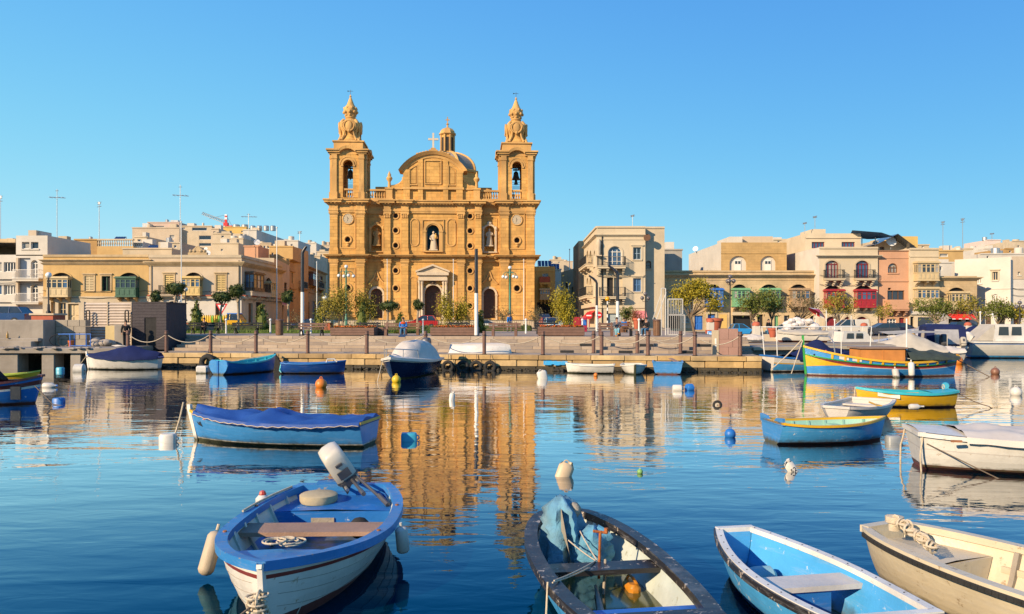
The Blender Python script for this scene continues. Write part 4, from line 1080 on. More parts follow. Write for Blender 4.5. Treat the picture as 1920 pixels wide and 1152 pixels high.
B=Bld('corner_townhouse','beige corner townhouse with a yellow enclosed balcony and a stone crest on its parapet',279.3,453,480,85,15,M_beige,right=True); f,r=B.f,B.r
f.cornice(491,499,.45,M_lime); f.band(481,.3,.1,M_limepale); f.band(557.5,.3,.35,M_limepale); f.band(554.6,.12,.42,M_terracotta)
f.bay(346.5,380,521,553,M_yelwood,4)
f.win(309,326,516,552,fm=M_yelwood,nx=2,ny=2,shutter=M_yelwood,surround=M_lime,sill=False); f.win(406,423,516,546,fm=M_yelwood,nx=2,ny=2,shutter=M_yelwood,surround=M_lime)
f.balcony(302,334,553,556,.7,.95,M_iron,2)
f.strip(279.5,453,561,614,.05,M_white)
f.opening(312,334,565,612,1); f.door(404,412,569,612,M_brownwood); f.door(364,374,570,612,M_door)
c=f.mb(); uu=f.u(370); z0=f.H
c.box(uu-1,uu+1,0,.35,z0,z0+.35); c.prism([(uu-.8,z0+.35),(uu+.8,z0+.35),(uu+.45,z0+.75),(uu,z0+1.05),(uu-.45,z0+.75)],.05,.3)
for a in (-.75,-.35,.35,.75): c.ball((uu+a,.1,z0+.5),.2,8)
c.torus((uu,.1,z0+.75),.25,.08,12,6); f.part(c,'parapet_crest',M_lime)
r.cornice(491,499,.45,M_lime); r.band(481,.3,.1,M_limepale); r.band(557.5,.3,.35,M_limepale); r.band(554.6,.12,.42,M_terracotta)
r.bay(459,479,513,545,M_brownwood,3,1.0,.1,False); r.balcony(457,494,548,556,.9,.95,M_iron,3); r.bay(497,508,530,556,M_creamwood,3,.7)
r.door(466,474,569,612,M_brownwood); r.door(480,492,567,612,M_dark); r.win(486,492,520,544,fm=M_iron,nx=1)
B.done()
# street on the left of the church, walls falling back
B=Bld('street_house','pale beige street house between the corner townhouse and the ochre terrace',514,543,484,101,8,M_limepale,Y1=115); f=B.f
f.win(518,523,527,550,fm=M_brownwood,nx=1); f.door(519,530,571,610,M_darkred); f.awning(516,532,566,572,M_redwood,.8); f.win(533,538,530,552,fm=M_brownwood,nx=1); f.band(560,.2); B.done()
u_=None
B=Bld('street_terrace','tall ochre stone terrace running back beside the church',543,611,485,115.2,9,M_lime2,Y1=152); f=B.f
f.cornice(486,490,.4); f.band(507,.2,.1); f.band(540,.2,.15)
for x in (547,557,566,575,584,592,600): f.win(x,x+5,512+(x-547)*.12,532+(x-547)*.05,fm=M_greenwood if x % 2 else M_brownwood,nx=1,sill=False)
for x in (550,562,574,586,597): f.door(x,x+6,567-(x-550)*.06,608,M_door)
f.bay(578,586,512,535,M_brownwood,2,.8,.4,False); f.balcony(557,568,541,544,.8,1.0,M_iron,2); f.balcony(590,600,541,544,.8,1.0,M_iron,2); B.done()

# ---- hillside houses behind the left row ----------------------------
def hill_house(label,px0,px1,ytop,Y,m,wins=(),depth=9,side=False,cat='house',bal=None,**kw):
 B=Bld('hillside_house',label,px0,px1,ytop,Y,depth,m,cat=cat,group='houses on the hill behind',right=side)
 for w_ in wins: B.f.win(*w_,fm=kw.get('fm',M_wframe),nx=kw.get('nx',1),ny=1,sill=False,depth=.15)
 rc=random.Random(px0)
 for i in range(int(B.f.L/3.2)+1):
  c=B.f.mb(); u=rc.uniform(.2,max(.3,B.f.L-1.6)); w1=rc.uniform(.5,1.5); h1_=rc.uniform(.35,1.1); v=rc.uniform(.8,3)
  if rc.random()<.35: c.lathe([(w1*.4,0),(w1*.4,h1_*.9),(.1,h1_)],(u,v,B.f.H),10)
  else: c.box(u,u+w1,v,v+1.2,B.f.H-.1,B.f.H+h1_)
  B.f.part(c,'roof_box',rc.choice((M_limepale,M_metal,M_white,m)))
 c=B.f.mb(); c.box(-.08,B.f.L+.08,-.1,.3,B.f.H-.12,B.f.H+.06); B.f.part(c,'coping',m)
 for b_ in bal or (): B.f.balcony(*b_,.9,.9,None,0)
 B.done(); return B
h_=hill_house('long ochre roof house with a stone balustrade above the ochre townhouse',140,182,449,104,M_lime2,side=False,depth=1.2)
H2=Bld('balustraded_house','low ochre house with a stone balustrade along its roof behind the ochre townhouse',182,250,462,103,9,M_ochre); f=H2.f
c=f.mb(); c.box(0,f.L,0,.3,f.H+.75,f.H+.95); bo=f.part(c,'balustrade',M_limepale)
for i in range(16): c=f.mb(); x=(i+.5)*f.L/16; c.lathe([(.1,0),(.06,.12),(.13,.35),(.06,.65),(.1,.75)],(x,.15,f.H),7); f.part(c,'baluster',M_limepale,bo)
H2.done()
hill_house('white roof terrace wall above the ochre and corner townhouses',230,322,466,100,M_limepale)
hill_house('white glazed roof room beside solar panels on the left',249,268,454,104,M_white,[(251,266,456,463)],4,nx=4)
hill_house('long flat beige apartment block with dark strip windows on the left hill',248,336,427,150,M_beige,[(318,327,441,447),(316,326,451,460)],cat='apartment block')
B=hill_house('upper pink-beige storey with a long dark window on the left hill',277,336,417,153,mat('pinkish_render',(.56,.42,.34),.85,.08,.6,.1),[(288,308,424,429),(318,328,426,432)],cat='apartment block')
B=hill_house('beige apartment block with recessed dark balconies below the crane',337,397,424,151,M_limepale,[(340,347,427,430),(360,388,427,433),(373,396,442,450),(373,396,456,462)],cat='apartment block')
B.f.strip(372,397,450.5,455,.5,M_beige)
hill_house('yellow rendered house with parapet under the tower crane',404,462,426,158,M_yellow,[(412,418,431,434),(430,435,433,436),(452,456,433,436)])
hill_house('stepped cream house left of the white box house',399,433,438,142,M_limepale,[(415,420,442,446)])
hill_house('low cream house with a small dark window under the stepped cream house',398,447,456,128,M_cream,[(414,418,467,471)])
hill_house('cream house with a water tank on its roof in front of the white box house',424,456,447,136,M_limepale,[(440,447,456,462)])
hill_house('tall white box house with blank grey side behind the corner townhouse',456,481,431,150,M_white,[(460,464,443,447)],24,True)
hill_house('low salmon pink roof house behind the corner townhouse',458,484,461.5,112,M_pink,depth=5)
hill_house('plain ochre block with one small door above the street house',505,549,462,118,M_ochre,[(509,513,474,480)])
hill_house('small white house with a dark roof canopy behind the plain ochre block',521,559,451,150,M_white,[(526,534,455,459),(545,549,458,463)])
hill_house('grey white cube house with two small windows left of the church',562,593,456,180,M_white,[(566,570,459,463),(579,583,459,463),(571,575,473,479)])
hill_house('pale house with a railed roof touching the church tower',593,622,460,185,M_beige,[(600,604,468,474)])
hill_house('cream house with one blue window below the railed roof',594,620,472,172,M_limepale,[(601,604,477,483)])
hill_house('pale terrace house with roof clutter beside the bent black lamp top',548,600,480,165,M_cream,[(560,563,487,493),(578,582,486,492)])
hill_house('small brown stone house far behind the white apartment house',-10,30,455,120,M_lime2,[(10,16,463,470)])

# ---- right of the church -------------------------------------------
B=Bld('ochre_balcony_house','ochre house with a small balcony above a closed one right of the church',1003,1041,500,104,10,M_yellow); f=B.f
f.win(1017,1028,513,525,nx=2,ny=1,pane=M_glassb); f.balcony(1011.5,1031,530.5,534,.8,.75,None,2,M_terracotta)
f.bay(1012,1031,543,561,M_creamwood,4,.8,.45,False,pane=M_glassb); f.opening(1007,1038,567,612); f.band(508,.2); B.done()
hill_house('pale far house with two small windows between solar panels and corner palace',1031,1057,487,190,M_limepale,[(1034,1037,491,494),(1047,1050,491,494)])
hill_house('pinkish far house half hidden by the corner palace',1057,1074,490,200,M_beige,[])
hill_house('white roof house under the solar panels',1036,1052,505,120,M_white,[])
B=Bld('dark_street_house','dark shaded street house behind the loose olive tree',1051,1084,511,135,8,M_lime,Y1=122); B.f.win(1060,1066,530,545,fm=M_brownwood,nx=1); B.f.win(1072,1077,538,552,fm=M_brownwood,nx=1); B.f.door(1058,1068,575,612); B.done()

B=Bld('corner_palace','tall cream corner palace with two open balconies facing the promenade',1119,1210,425,84,15,M_cream,left=True); f,l=B.f,B.l
f.cornice(440,444,.25); f.band(449,.12,.06); f.band(426,.18,.12)
f.win(1140,1166,462,499,arch=.8,nx=3,ny=3,depth=.25,sill=False,surround=M_cream,pane=M_glassb); f.win(1187,1202,464,487,nx=2,ny=2,surround=M_cream,fm=mat('blue_grey_frame',(.3,.4,.5),.5,.1,3))
f.opening(1138,1150,521,557,0,M_dark); f.win(1151,1167,521,557,nx=1,ny=1,fm=M_cream,pane=M_cream,sill=False); f.win(1187,1202,522,547,nx=2,ny=2,fm=mat('blue_frame',(.12,.25,.5),.5,.1,3),surround=M_cream,pane=M_glassb)
f.balcony(1119.5,1171,499.5,504.5,.95,.95,None,4); f.balcony(1123,1171,556.5,561,.95,.95,None,4)
f.strip(1119,1210,573,578,.1); f.strip(1132,1171,578,616,.04,M_limepale); f.door(1140,1167,588,616,mat('grey_garage_door',(.38,.42,.42),.6,.1,2),panels=1); f.awning(1185,1211,583,598,mat('pink_awning',(.62,.2,.2),.8,.1,3),.9); f.opening(1190,1208,590,616)
c=f.mb(); c.lathe([(.16,0),(.26,.3),(.24,.9),(.3,1.2),(.22,1.5),(.1,1.65)],(f.u(1122),-.2,f.z(479)),10); c.ball((f.u(1122),-.2,f.z(458)),.17,8); c.box(f.u(1122)-.3,f.u(1122)+.3,-.55,0,f.z(481),f.z(479)); f.part(c,'corner_statue',M_statue,None,50)
c=f.mb(); c.cyl((f.u(1129),-.06,.5),(f.u(1129),-.06,f.H-.8),.06,None,6); f.part(c,'drain_pipe',M_iron)
l.cornice(440,444,.25); l.band(426,.18,.12)
for y0,y1 in ((470,500),(521,556)):
 l.win(1099.5,1103,y0,y1,arch=.6,nx=1,ny=2,fm=M_creamwood); l.win(1105,1109,y0,y1,arch=.6,nx=1,ny=2,fm=M_creamwood); l.win(1113,1116,y0,y1,arch=.6,nx=1,fm=M_wframe)
 l.balcony(1098,1112,y1,y1+5,.8,.95,None,3)
l.door(1101,1106,585,614,M_redwood); l.awning(1106,1116,583,597,mat('red_awning',(.62,.05,.04),.8,.1,3),.9); l.band(572,.4,.35)
sgn=f.mb(); sgn.cyl((f.u(1213),-.05,f.z(446)),(f.u(1213),-.25,f.z(446)),.36,None,16); f.part(sgn,'round_wall_vent',M_brownwood)
B.done()
B=Bld('setback_house','plain cream set-back wall beside the corner palace',1210.3,1246,425,85,8,M_limepale); B.f.win(1211,1221,489,504,arch=.6,fm=M_brownwood,nx=1); B.f.band(427,.2,.1); B.done()
hill_house('low grey roof house right of the corner palace',1246.5,1279,468,96,mat('grey_render',(.36,.33,.29),.9,.1,.8,.1,stain=.3),[])
B=Bld('rear_street_house','shaded house tucked behind the left side of the corner palace',1085,1100,452,101,9,M_lime,left=True); B.done()

# long row on the right ----------------------------------------------
B=Bld('long_terrace','long weathered limestone terrace with blue and green enclosed balconies',1210,1536,508,88.5,9,M_lime); f=B.f
f.cornice(515,521,.5); f.band(509,.18,.1); f.band(525,.12,.05)
M_bl=M_bluewood
for i,(x0,x1,m_) in enumerate(((1222,1250,M_lime),(1321,1352,M_bl),(1371.5,1401,M_mintwood),(1425,1458,M_mintwood),(1480,1513,M_tanwood))): f.bay(x0,x1,543,574,m_,4,.9)
f.door(1302,1318,592,616,M_bluewood); f.door(1327,1341,589,616,M_bluewood,surround=M_limepale); f.opening(1374,1412,593,616); f.strip(1372,1406,585.5,591.5,.35,M_limepale,'shop_sign'); f.opening(1420,1431,590,616)
f.door(1452,1460,592,616,M_mintwood); f.strip(1349,1363,590,616,.04,M_yellow); f.door(1490,1500,592,616,M_brownwood); f.win(1470,1480,592,606,fm=M_iron); f.opening(1518,1532,592,616,1); f.strip(1222,1300,580,616,.05,M_limepale); f.door(1230,1240,590,616); f.opening(1252,1275,588,616); f.win(1280,1292,592,606,fm=M_wframe)
B.done()
B=Bld('terrace_upper_house','golden block-built house with two arched white recesses above the long terrace',1352,1475,455,93,17,mat('golden_block',(.52,.34,.15),.9,.12,.8,.2,10,stain=.25,brick=(.75,.3,.012,.7),spec=.2),left=True,base=G); f=B.f
for x0,x1 in ((1368,1400),(1426,1455)):
 u0,u1,z0,z1=f.rect(x0,x1,480,508); f.hole(u0,u1,z0,z1,(u1-u0)/2*.75); p=f.mb(); arch_face(p,u0,u1,z0,z1,(u1-u0)/2*.75,f.t-.02); f.part(p,'arched_recess',M_white)
 xm=(x0+x1)/2; uu=f.u(xm-6),f.u(xm+6); c=f.mb(); c.box(uu[0],uu[1],f.t-.1,f.t-.03,z0,z1-.45); o=f.part(c,'window',M_wframe)
 for a in (.08,.56): c=f.mb(); w_=uu[1]-uu[0]; c.box(uu[0]+w_*a,uu[0]+w_*(a+.36),f.t-.12,f.t-.098,z0+.8,z1-.6); f.part(c,'pane',M_glass,o)
f.band(475,.12,.06); B.l.m=M_white; B.l.T=B.l.T
pl_=Bld.upper(B,1368,1392,444,99,6,M_white,456); p2=Bld.upper(B,1392,1449,443.5,100,5,M_beige,456)
B.done(pl_[0],p2[0])
B=Bld('cream_twin_house','cream house with two arched maroon balcony doors and red enclosed balconies',1536,1646,464,87,14,M_cream,left=True); f=B.f
f.cornice(479,484,.4); f.band(465,.2,.1)
for x0,x1 in ((1547.5,1572),(1604.5,1629)): f.win(x0,x1,489,522,arch=.55,nx=4,ny=1,fm=M_darkred,sill=False,surround=M_limepale); f.balcony(x0-4,x1+7,522.5,526.5,.8,.9,None,3)
for x0,x1 in ((1544.5,1577),(1601,1636)): f.bay(x0,x1,545,576,M_redwood,4,.9)
for x0,x1 in ((1547,1571),(1604,1627)): f.door(x0,x1,594,617,M_darkred,arch=.8,surround=M_limepale)
f.door(1583,1593,594,617,M_darkred,arch=.9,surround=M_limepale); f.band(584,.14,.08)
u_=B.upper(1510,1614,438,93,9,M_cream,470); u_[0].win(1522,1546,454,466,nx=4,ny=1,fm=M_darkred,pane=M_glassb); u_[0].win(1578,1603,454,466,nx=4,ny=1,fm=M_darkred,pane=M_glassb)
u_[0].band(446,.15,.12); u3=B.upper(1523,1548,430,96,4,M_cream,440); B.l.m=M_white
B.done(u_[0],u3[0])
B=Bld('salmon_house','narrow salmon pink house with a solid pink balcony',1646.3,1705,470,87.2,12,M_pink); f=B.f
f.band(484,.12,.06); f.band(527,.16,.1); f.win(1665,1683,494,512,arch=.9,nx=3,ny=1,fm=M_brownwood)
f.win(1664,1696,545,567,nx=3,ny=1,fm=M_brownwood,sill=False); f.balcony(1662,1697,579,583,.9,.95,None,3,M_pink); f.opening(1665,1671,540,544); f.door(1686,1696,596,617,M_darkred); f.win(1663,1681,598,609,nx=3,ny=2,fm=M_wframe); f.cornice(470,472,.15)
u_=B.upper(1640,1700,452,95,6,M_limepale,472); u_[0].win(1650,1658,463,469,nx=2,ny=1,fm=M_brownwood); u4=B.upper(1672,1721,443.5,99,6,M_yellow,470); u4[0].win(1705,1715,460,466,nx=1,ny=1)
B.done(u_[0],u4[0])
B=Bld('cream_bay_house','cream house with two white glazed bays one above the other',1705.3,1760,466,87,12,M_cream); f=B.f
f.bay(1713,1753,493,526,M_creamwood,5,.9,.4,False,corb=3); f.bay(1713,1753,541,574,M_creamwood,5,.9,.42,False,corb=3); f.band(481,.15,.08); f.band(467,.2,.12)
f.strip(1706,1759,584,590,.2,M_white,'shop_sign'); f.win(1721,1754,595,614,nx=1,ny=1,sill=False); f.opening(1707,1714,594,617); B.done()
B=Bld('low_limestone_house','low weathered limestone house with a red shop awning',1760.3,1832,518,87,10,M_lime); f=B.f
f.cornice(520,526,.45); f.bay(1776,1810,549,579,M_creamwood,5,.9)
f.strip(1761,1831,584,617,.05,mat('grey_shopfront',(.42,.42,.44),.7,.1,2)); f.awning(1774,1823,588,598,mat('bright_red_awning',(.70,.03,.02),.75,.06,3),1.2); f.opening(1778,1804,598,617); f.door(1810,1818,596,617,M_dark); B.done()
B=Bld('white_gable_house','long white side wall of a house at the right edge',1790,1895,492,91,14,M_white,Y1=87); f=B.f
f.H=Z(482,87)-GR
f.win(1861,1871,510,526,nx=2,ny=1,fm=M_limepale,surround=M_limepale); f.win(1861,1871,552,568,arch=.5,nx=2,ny=1); f.win(1832,1840,520,532,nx=2,ny=1); f.band(541,.12,.06); f.door(1848,1858,592,616); f.opening(1870,1884,590,616); B.done()
B=Bld('tan_end_house','tan and white house end at the far right edge of the view',1897,1990,480,87.6,12,M_white); B.f.strip(1897.2,1990,481,524,.05,M_beige); B.f.door(1900,1912,595,616); B.f.band(541,.12,.07); B.f.win(1908,1913,510,516,nx=1); B.done()
# hill behind on the right
hill_house('orange brown roof room behind the cream bay house',1760,1806,470,112,M_ochre,[(1762,1778,476,482)])
hill_house('white roof terrace behind the low limestone house',1762,1795,492,104,M_white,[(1763,1767,500,507)])
hill_house('white stepped house with a row of small windows on the right hill',1779,1822,482,130,M_limepale,[(1780+i*5,1783+i*5,488,493) for i in range(5)])
hill_house('pale orange block behind the white gable house',1808,1835,474,150,M_limepale,[(1812,1816,479,483)])
hill_house('pinkish white tower house on the right skyline',1852,1876,450,170,mat('pink_white_render',(.66,.52,.45),.85,.08,.6,.1),[(1856,1859,460,464),(1866,1869,460,464)])
hill_house('small white house left of the pinkish tower house on the skyline',1830,1853,466,160,M_white,[(1836,1840,472,476)])
hill_house('white flat roofed house right of the pinkish tower house',1876,1903,457,165,M_white,[(1882,1886,463,467)])
hill_house('ochre and white house on the skyline at the far right',1900,1935,452,150,M_limepale,[(1908,1912,460,466)])
hill_house('white parapet house low on the right hill behind the gable wall',1840,1920,476,118,M_white,[(1850,1855,480,485)])
# more stacked roofs on both skylines
for a in (('small cream roof room beside the balustraded house',252,276,444,118,M_cream,[(258,264,449,454)]),('low pale roof room in front of the left apartment block',305,338,455,112,M_limepale,[(312,318,460,465),(326,331,460,465)]),
   ('narrow beige stair tower between the apartment blocks and crane',396,410,429,146,M_beige,[(400,404,434,438)]),('small white room with two windows beneath the yellow house',432,458,440,146,M_white,[(436,441,444,449),(447,452,444,449)]),
   ('pale low house with three small windows behind the salmon roof house',484,508,456,130,M_limepale,[(487,491,461,466),(494,498,461,466),(501,505,461,466)]),('grey terrace room above the street terrace',548,566,474,140,M_beige,[(553,557,479,484)]),
   ('tiny cream roof room next to the street terrace top',575,592,484,158,M_limepale,[(580,584,488,492)]),('low ochre roof wall left of the balustraded house',130,148,459,112,M_ochre,[(135,139,464,468)]),('pale roof room behind the white apartment house',96,124,449,130,M_limepale,[(104,109,454,459)]),
   ('stacked pale house with dark windows left of the white stepped house',1756,1782,476,140,M_limepale,[(1760,1764,482,487),(1770,1774,482,487)]),('cream roof room with a wide window above the white stepped house',1800,1832,466,155,M_cream,[(1806,1812,471,475),(1820,1825,471,475)]),
   ('low white terrace house under the pinkish tower house',1846,1886,466,140,M_white,[(1852,1857,470,474),(1864,1868,470,474),(1876,1880,470,474)]),('ochre roof room in front of the far right skyline house',1886,1912,466,132,M_lime2,[(1892,1897,470,474)]),('small cream room behind the golden block built house',1452,1474,449,112,M_cream,[(1458,1463,452,455)]),
   ('pale stair tower above the orange brown roof room',1722,1742,459,118,M_limepale,[(1728,1733,462,465)])): hill_house(*a)
# ================================================================== BOATS
def paint(name,col,chipcol=None,rough=.38,amt=.66,**kw):
 return mat(name,col,rough,.12,2.2,.2,14,stain=.45,stain_col=kw.pop('sc',None) or mul(hx(col) if isinstance(col,str) else col,.55),chip=(chipcol,9,amt) if chipcol else None,spec=.5,boat=True,**kw)
P_white=paint('boat_white_paint',(.72,.69,.64),(.40,.30,.20),amt=.61)
P_lblue=paint('boat_light_blue_paint',(.07,.36,.72),(.6,.62,.6),amt=.62)
P_sky=paint('boat_sky_blue_paint',(.05,.245,.57),(.55,.6,.6),amt=.70)
P_mblue=paint('boat_mid_blue_paint',(.02,.16,.50),(.5,.55,.6),amt=.63)
P_dblue=paint('boat_deep_blue_paint',(.012,.07,.30),None)
P_rimblue=paint('boat_rim_blue_paint',(.03,.20,.52),(.35,.25,.16),amt=.60)
P_cyan=paint('boat_cyan_paint',(.04,.45,.55),None)
P_cream=paint('boat_cream_paint',(.62,.53,.38),(.30,.22,.13),amt=.60)
P_grey=paint('boat_grey_white_paint',(.58,.54,.50),None)
P_black=paint('boat_black_rim',(.022,.020,.022),(.50,.42,.34),amt=.585)
P_yellow=paint('boat_yellow_paint',(.72,.40,.015),None)
P_green=paint('boat_green_paint',(.03,.30,.05),None)
P_red=paint('boat_red_paint',(.50,.05,.03),None)
P_maroon=paint('boat_maroon_paint',(.14,.025,.02),None)
P_anti=mat('antifouling_paint',(.12,.035,.03),.75,.25,3,.3,20,stain=.4)
P_weed=mat('weedy_waterline',(.05,.055,.025),.85,.4,6,.5,30)
P_oxide=paint('boat_oxide_stripe',(.20,.035,.025),None)
P_rust=mat('rust_brown',(.3,.12,.05),.8,.2,6)
P_wood=mat('weathered_thwart_wood',(.36,.22,.15),.75,.16,3,.3,40,stain=.4)
P_greywood=mat('grey_thwart_wood',(.34,.29,.23),.8,.18,4,.4,40,stain=.4)
P_mintin=paint('boat_mint_inside_paint',(.30,.55,.45),None)
P_palein=paint('boat_pale_inside_paint',(.55,.60,.55),(.3,.3,.22),amt=.60)
P_navy=mat('navy_canvas',(.012,.02,.085),.85,.2,2,.4,60,spec=.2)
P_bluetarp=mat('blue_tarpaulin',(.018,.075,.30),.6,.15,2.5,.3,40,spec=.35)
P_greytarp=mat('grey_tarpaulin',(.46,.42,.36),.8,.12,2,.3,40,stain=.3,spec=.2)
P_whitetarp=mat('white_tarpaulin',(.62,.56,.50),.7,.08,2,.3,40,stain=.25,spec=.25)
P_gel=mat('white_gelcoat',(.68,.65,.60),.3,.08,1.5,stain=.3,spec=.5,boat=True)
P_tint=mat('tinted_boat_window',(.03,.03,.03),.1,.3,1,spec=.8)
P_cowl=mat('outboard_cowl',(.60,.56,.49),.35,.06,2,stain=.25)
P_motor=mat('outboard_leg_metal',(.10,.10,.11),.45,.2,4,metal=.4)
P_caramel=mat('varnished_cabin_ply',(.56,.22,.05),.45,.18,1.5,.15,20,stain=.3)

class Hull:
 """a boat hull as stations from stern (t=0) to bow (t=1); local x forward, z=0 at the water"""
 def __init__(s,L,B,H,bow=.2,stern=.05,draft=.16,transom=.7,bowtip=0.0,rake=.2,srake=.06,full=.6,flare=.35,tmax=.45,pw=2.2,bowflat=1.0):
  s.__dict__.update(locals())
 def hw(s,t):
  if t<s.tmax: a=s.transom+(1-s.transom)*(1-((s.tmax-t)/s.tmax) **s.pw)
  else:
   q=(t-s.tmax)/(1-s.tmax); a=s.bowtip+(1-s.bowtip)*max(0,1-q **s.pw) **s.bowflat
  return max(.006,s.B/2*a)
 def zs(s,t): return s.H+s.bow*max(0,(t-.3)/.7) **2.2+s.stern*max(0,(.35-t)/.35) **2
 def zk(s,t): return -s.draft+(s.draft+.25*s.H)*max(0,(t-.72)/.28) **2.4*.5
 def p(s,t,h,side,inset=0.0,hmin=0.0):
  f=s.full+.55*max(0,(t-.5)*2) **2
  w_=max(.004,s.hw(t)-inset)
  y=w_*(s.flare*h+(1-s.flare)*math.sin(math.acos(max(0,1-h))) **f)
  zk=s.zk(t)+hmin
  z=zk+(s.zs(t)-zk)*h
  x = -s.L/2+s.L*t-s.rake*(1-h)*max(0,(t-.6)/.4) **2+s.srake*(1-h)*max(0,(.3-t)/.3) **2
  return (x,side*y,z)
 h0,za=0,.045
 def pm(s,t,h,side):
  """like p, with the first colour band ending level, za above the water"""
  if s.h0:
   a=min(.95,max(.002,(s.za-s.zk(t))/(s.zs(t)-s.zk(t)))); h=h/s.h0*a if h<=s.h0 else a+(h-s.h0)/(1-s.h0)*(1-a)
  return s.p(t,h,side)
 def inner_w(s,t,z,inset=.04):
  h=(z-s.zk(t))/(s.zs(t)-s.zk(t)); return abs(s.p(t,max(.02,h),1,inset)[1])

def boat(name,label,loc,rz,hull,bands,inner,rim,rimw=.05,rimh=.035,rimov=.02,thwarts=(),floor=.10,cat='rowing boat',group=None,ribs=None,stem=None,tmat=None,deck=None,nt=26,za=.045):
 h=hull; h.h0=bands[0][0] if len(bands)>1 else 0; h.za=za; b=thing(name,label,cat,(loc[0],loc[1],loc[2] if len(loc)>2 else 0),rz,group)
 hs=[0.0]; mi=[]
 for i,(he,m_) in enumerate(bands):
  h0=hs[-1]; k=max(1,int((he-h0)/.13))
  for j in range(1,k+1): hs.append(h0+(he-h0)*j/k); mi.append(i)
 ts=[i/nt for i in range(nt+1)]; ts=[t if t<.6 else .6+.4*(1-(1-(t-.6)/.4) **1.3) for t in ts]
 m=MB()
 for side in (-1,1):
  for j in range(len(hs)-1):
   A=[h.pm(t,hs[j],side) for t in ts]; Bq=[h.pm(t,hs[j+1],side) for t in ts]
   m.grid([A,Bq] if side<0 else [Bq,A],mi[j])
 if h.transom>.02:
  for j in range(len(hs)-1): m.add([h.pm(0,hs[j],-1),h.pm(0,hs[j+1],-1),h.pm(0,hs[j+1],1),h.pm(0,hs[j],1)],[(0,1,2,3)],mi[j] if tmat is None else len(bands))
 if h.bowtip>.02:
  for j in range(len(hs)-1): m.add([h.pm(1,hs[j],-1),h.pm(1,hs[j],1),h.pm(1,hs[j+1],1),h.pm(1,hs[j+1],-1)],[(0,1,2,3)],mi[j])
 m.build('hull',[x[1] for x in bands]+([tmat] if tmat else []),b,35)
 if inner:
  q=MB(); th=.035; tin=[max(.012,min(t,.985)) for t in ts]
  for side in (-1,1):
   rows_=[]
   for k in range(6):
    row=[]
    for t in tin:
     z0=max(floor,h.zk(t)+.03); z1=h.zs(t)-.004; z=z0+(z1-z0)*k/5
     row.append((h.p(t,min(1,(z-h.zk(t))/(h.zs(t)-h.zk(t))),1)[0]+(.02 if t<.02 else 0),side*max(.002,h.inner_w(t,z,th)),z))
    rows_.append(row)
   q.grid(rows_ if side>0 else rows_[::-1])
  ends_=[(0.012,1)] if h.transom>.02 else []
  if h.bowtip>.02: ends_.append((.985,-1))
  for t,_ in ends_:
   z0=max(floor,h.zk(t)+.03); z1=h.zs(t)-.004
   q.grid([[(h.p(t,min(1,(z-h.zk(t))/(h.zs(t)-h.zk(t))),1)[0]+(.02 if t<.5 else -.02),sd*h.inner_w(t,z,th),z) for sd in (-1,0,1)] for z in [z0+(z1-z0)*k/5 for k in range(6)]])
  q.build('inner_lining',inner,b,40)
  q=MB(); q.grid([[(h.p(t,.3,1)[0],-h.inner_w(t,max(floor,h.zk(t)+.03),th),max(floor,h.zk(t)+.03)) for t in tin],[(h.p(t,.3,1)[0],h.inner_w(t,max(floor,h.zk(t)+.03),th),max(floor,h.zk(t)+.03)) for t in tin]]); q.build('floor',inner if not isinstance(floor,tuple) else floor[1],b)
 if rim:
  q=MB()
  for side in (-1,1):
   q.loft([[(h.p(t,1,1)[0],side*(h.hw(t)+rimov),h.zs(t)-rimh),(h.p(t,1,1)[0],side*(h.hw(t)+rimov),h.zs(t)+.012),(h.p(t,1,1)[0],side*max(0,h.hw(t)-rimw),h.zs(t)+.012),(h.p(t,1,1)[0],side*max(0,h.hw(t)-rimw),h.zs(t)-rimh)] for t in ts],True,True,True)
  if h.transom>.02:
   x0=h.p(0,1,1)[0]; w_=h.hw(0)+rimov; z=h.zs(0); q.box(x0-rimov,x0+rimw,-w_+.001,w_-.001,z-rimh+.001,z+.015)
  if h.bowtip>.02:
   x0=h.p(1,1,1)[0]; w_=h.hw(1)+rimov; z=h.zs(1); q.box(x0-rimw,x0+rimov,-w_+.001,w_-.001,z-rimh+.001,z+.015)
  q.build('gunwale',rim,b,35)
 for t,wd,drop,m_,*nm in thwarts:
  z=h.zs(t)-drop; t0,t1=t-wd/2/h.L,t+wd/2/h.L; q=MB()
  w0,w1=h.inner_w(t0,z,.03),h.inner_w(t1,z,.03); x0,x1 = -h.L/2+h.L*t0,-h.L/2+h.L*t1
  q.slab([(x0,-w0),(x1,-w1),(x1,w1),(x0,w0)],z-.04,z); q.build(nm[0] if nm else 'thwart',m_,b)
 for t0,t1,drop,m_ in (deck or ()):
  q=MB(); tt=[t0+(t1-t0)*i/6 for i in range(7)]
  q.grid([[(h.p(t,1,1)[0],sd*max(.003,h.inner_w(t,h.zs(t)-drop,.02)),h.zs(t)-drop+(.02 if sd==0 else 0)) for t in tt] for sd in (-1,-.0,1)])
  te=t0 if t0>.5 else t1; z=h.zs(te)-drop; sg=[(s_*h.inner_w(te,zz,.05),zz) for s_,rng in ((1,range(7)),(-1,range(6,-1,-1))) for zz in [floor+.01+(z-floor-.01)*k/6 for k in rng]]
  n_=len(sg); xx=[h.p(te,.7,1)[0]+a for a in (-.015,.015)]; q.add([(x,y,zz) for x in xx for y,zz in sg],[tuple(range(n_)),tuple(range(2*n_-1,n_-1,-1))]+[(i,i+n_,(i+1) % n_+n_,(i+1) % n_) for i in range(n_)])
  q.build('foredeck' if t0>.5 else 'stern_bench',m_,b)
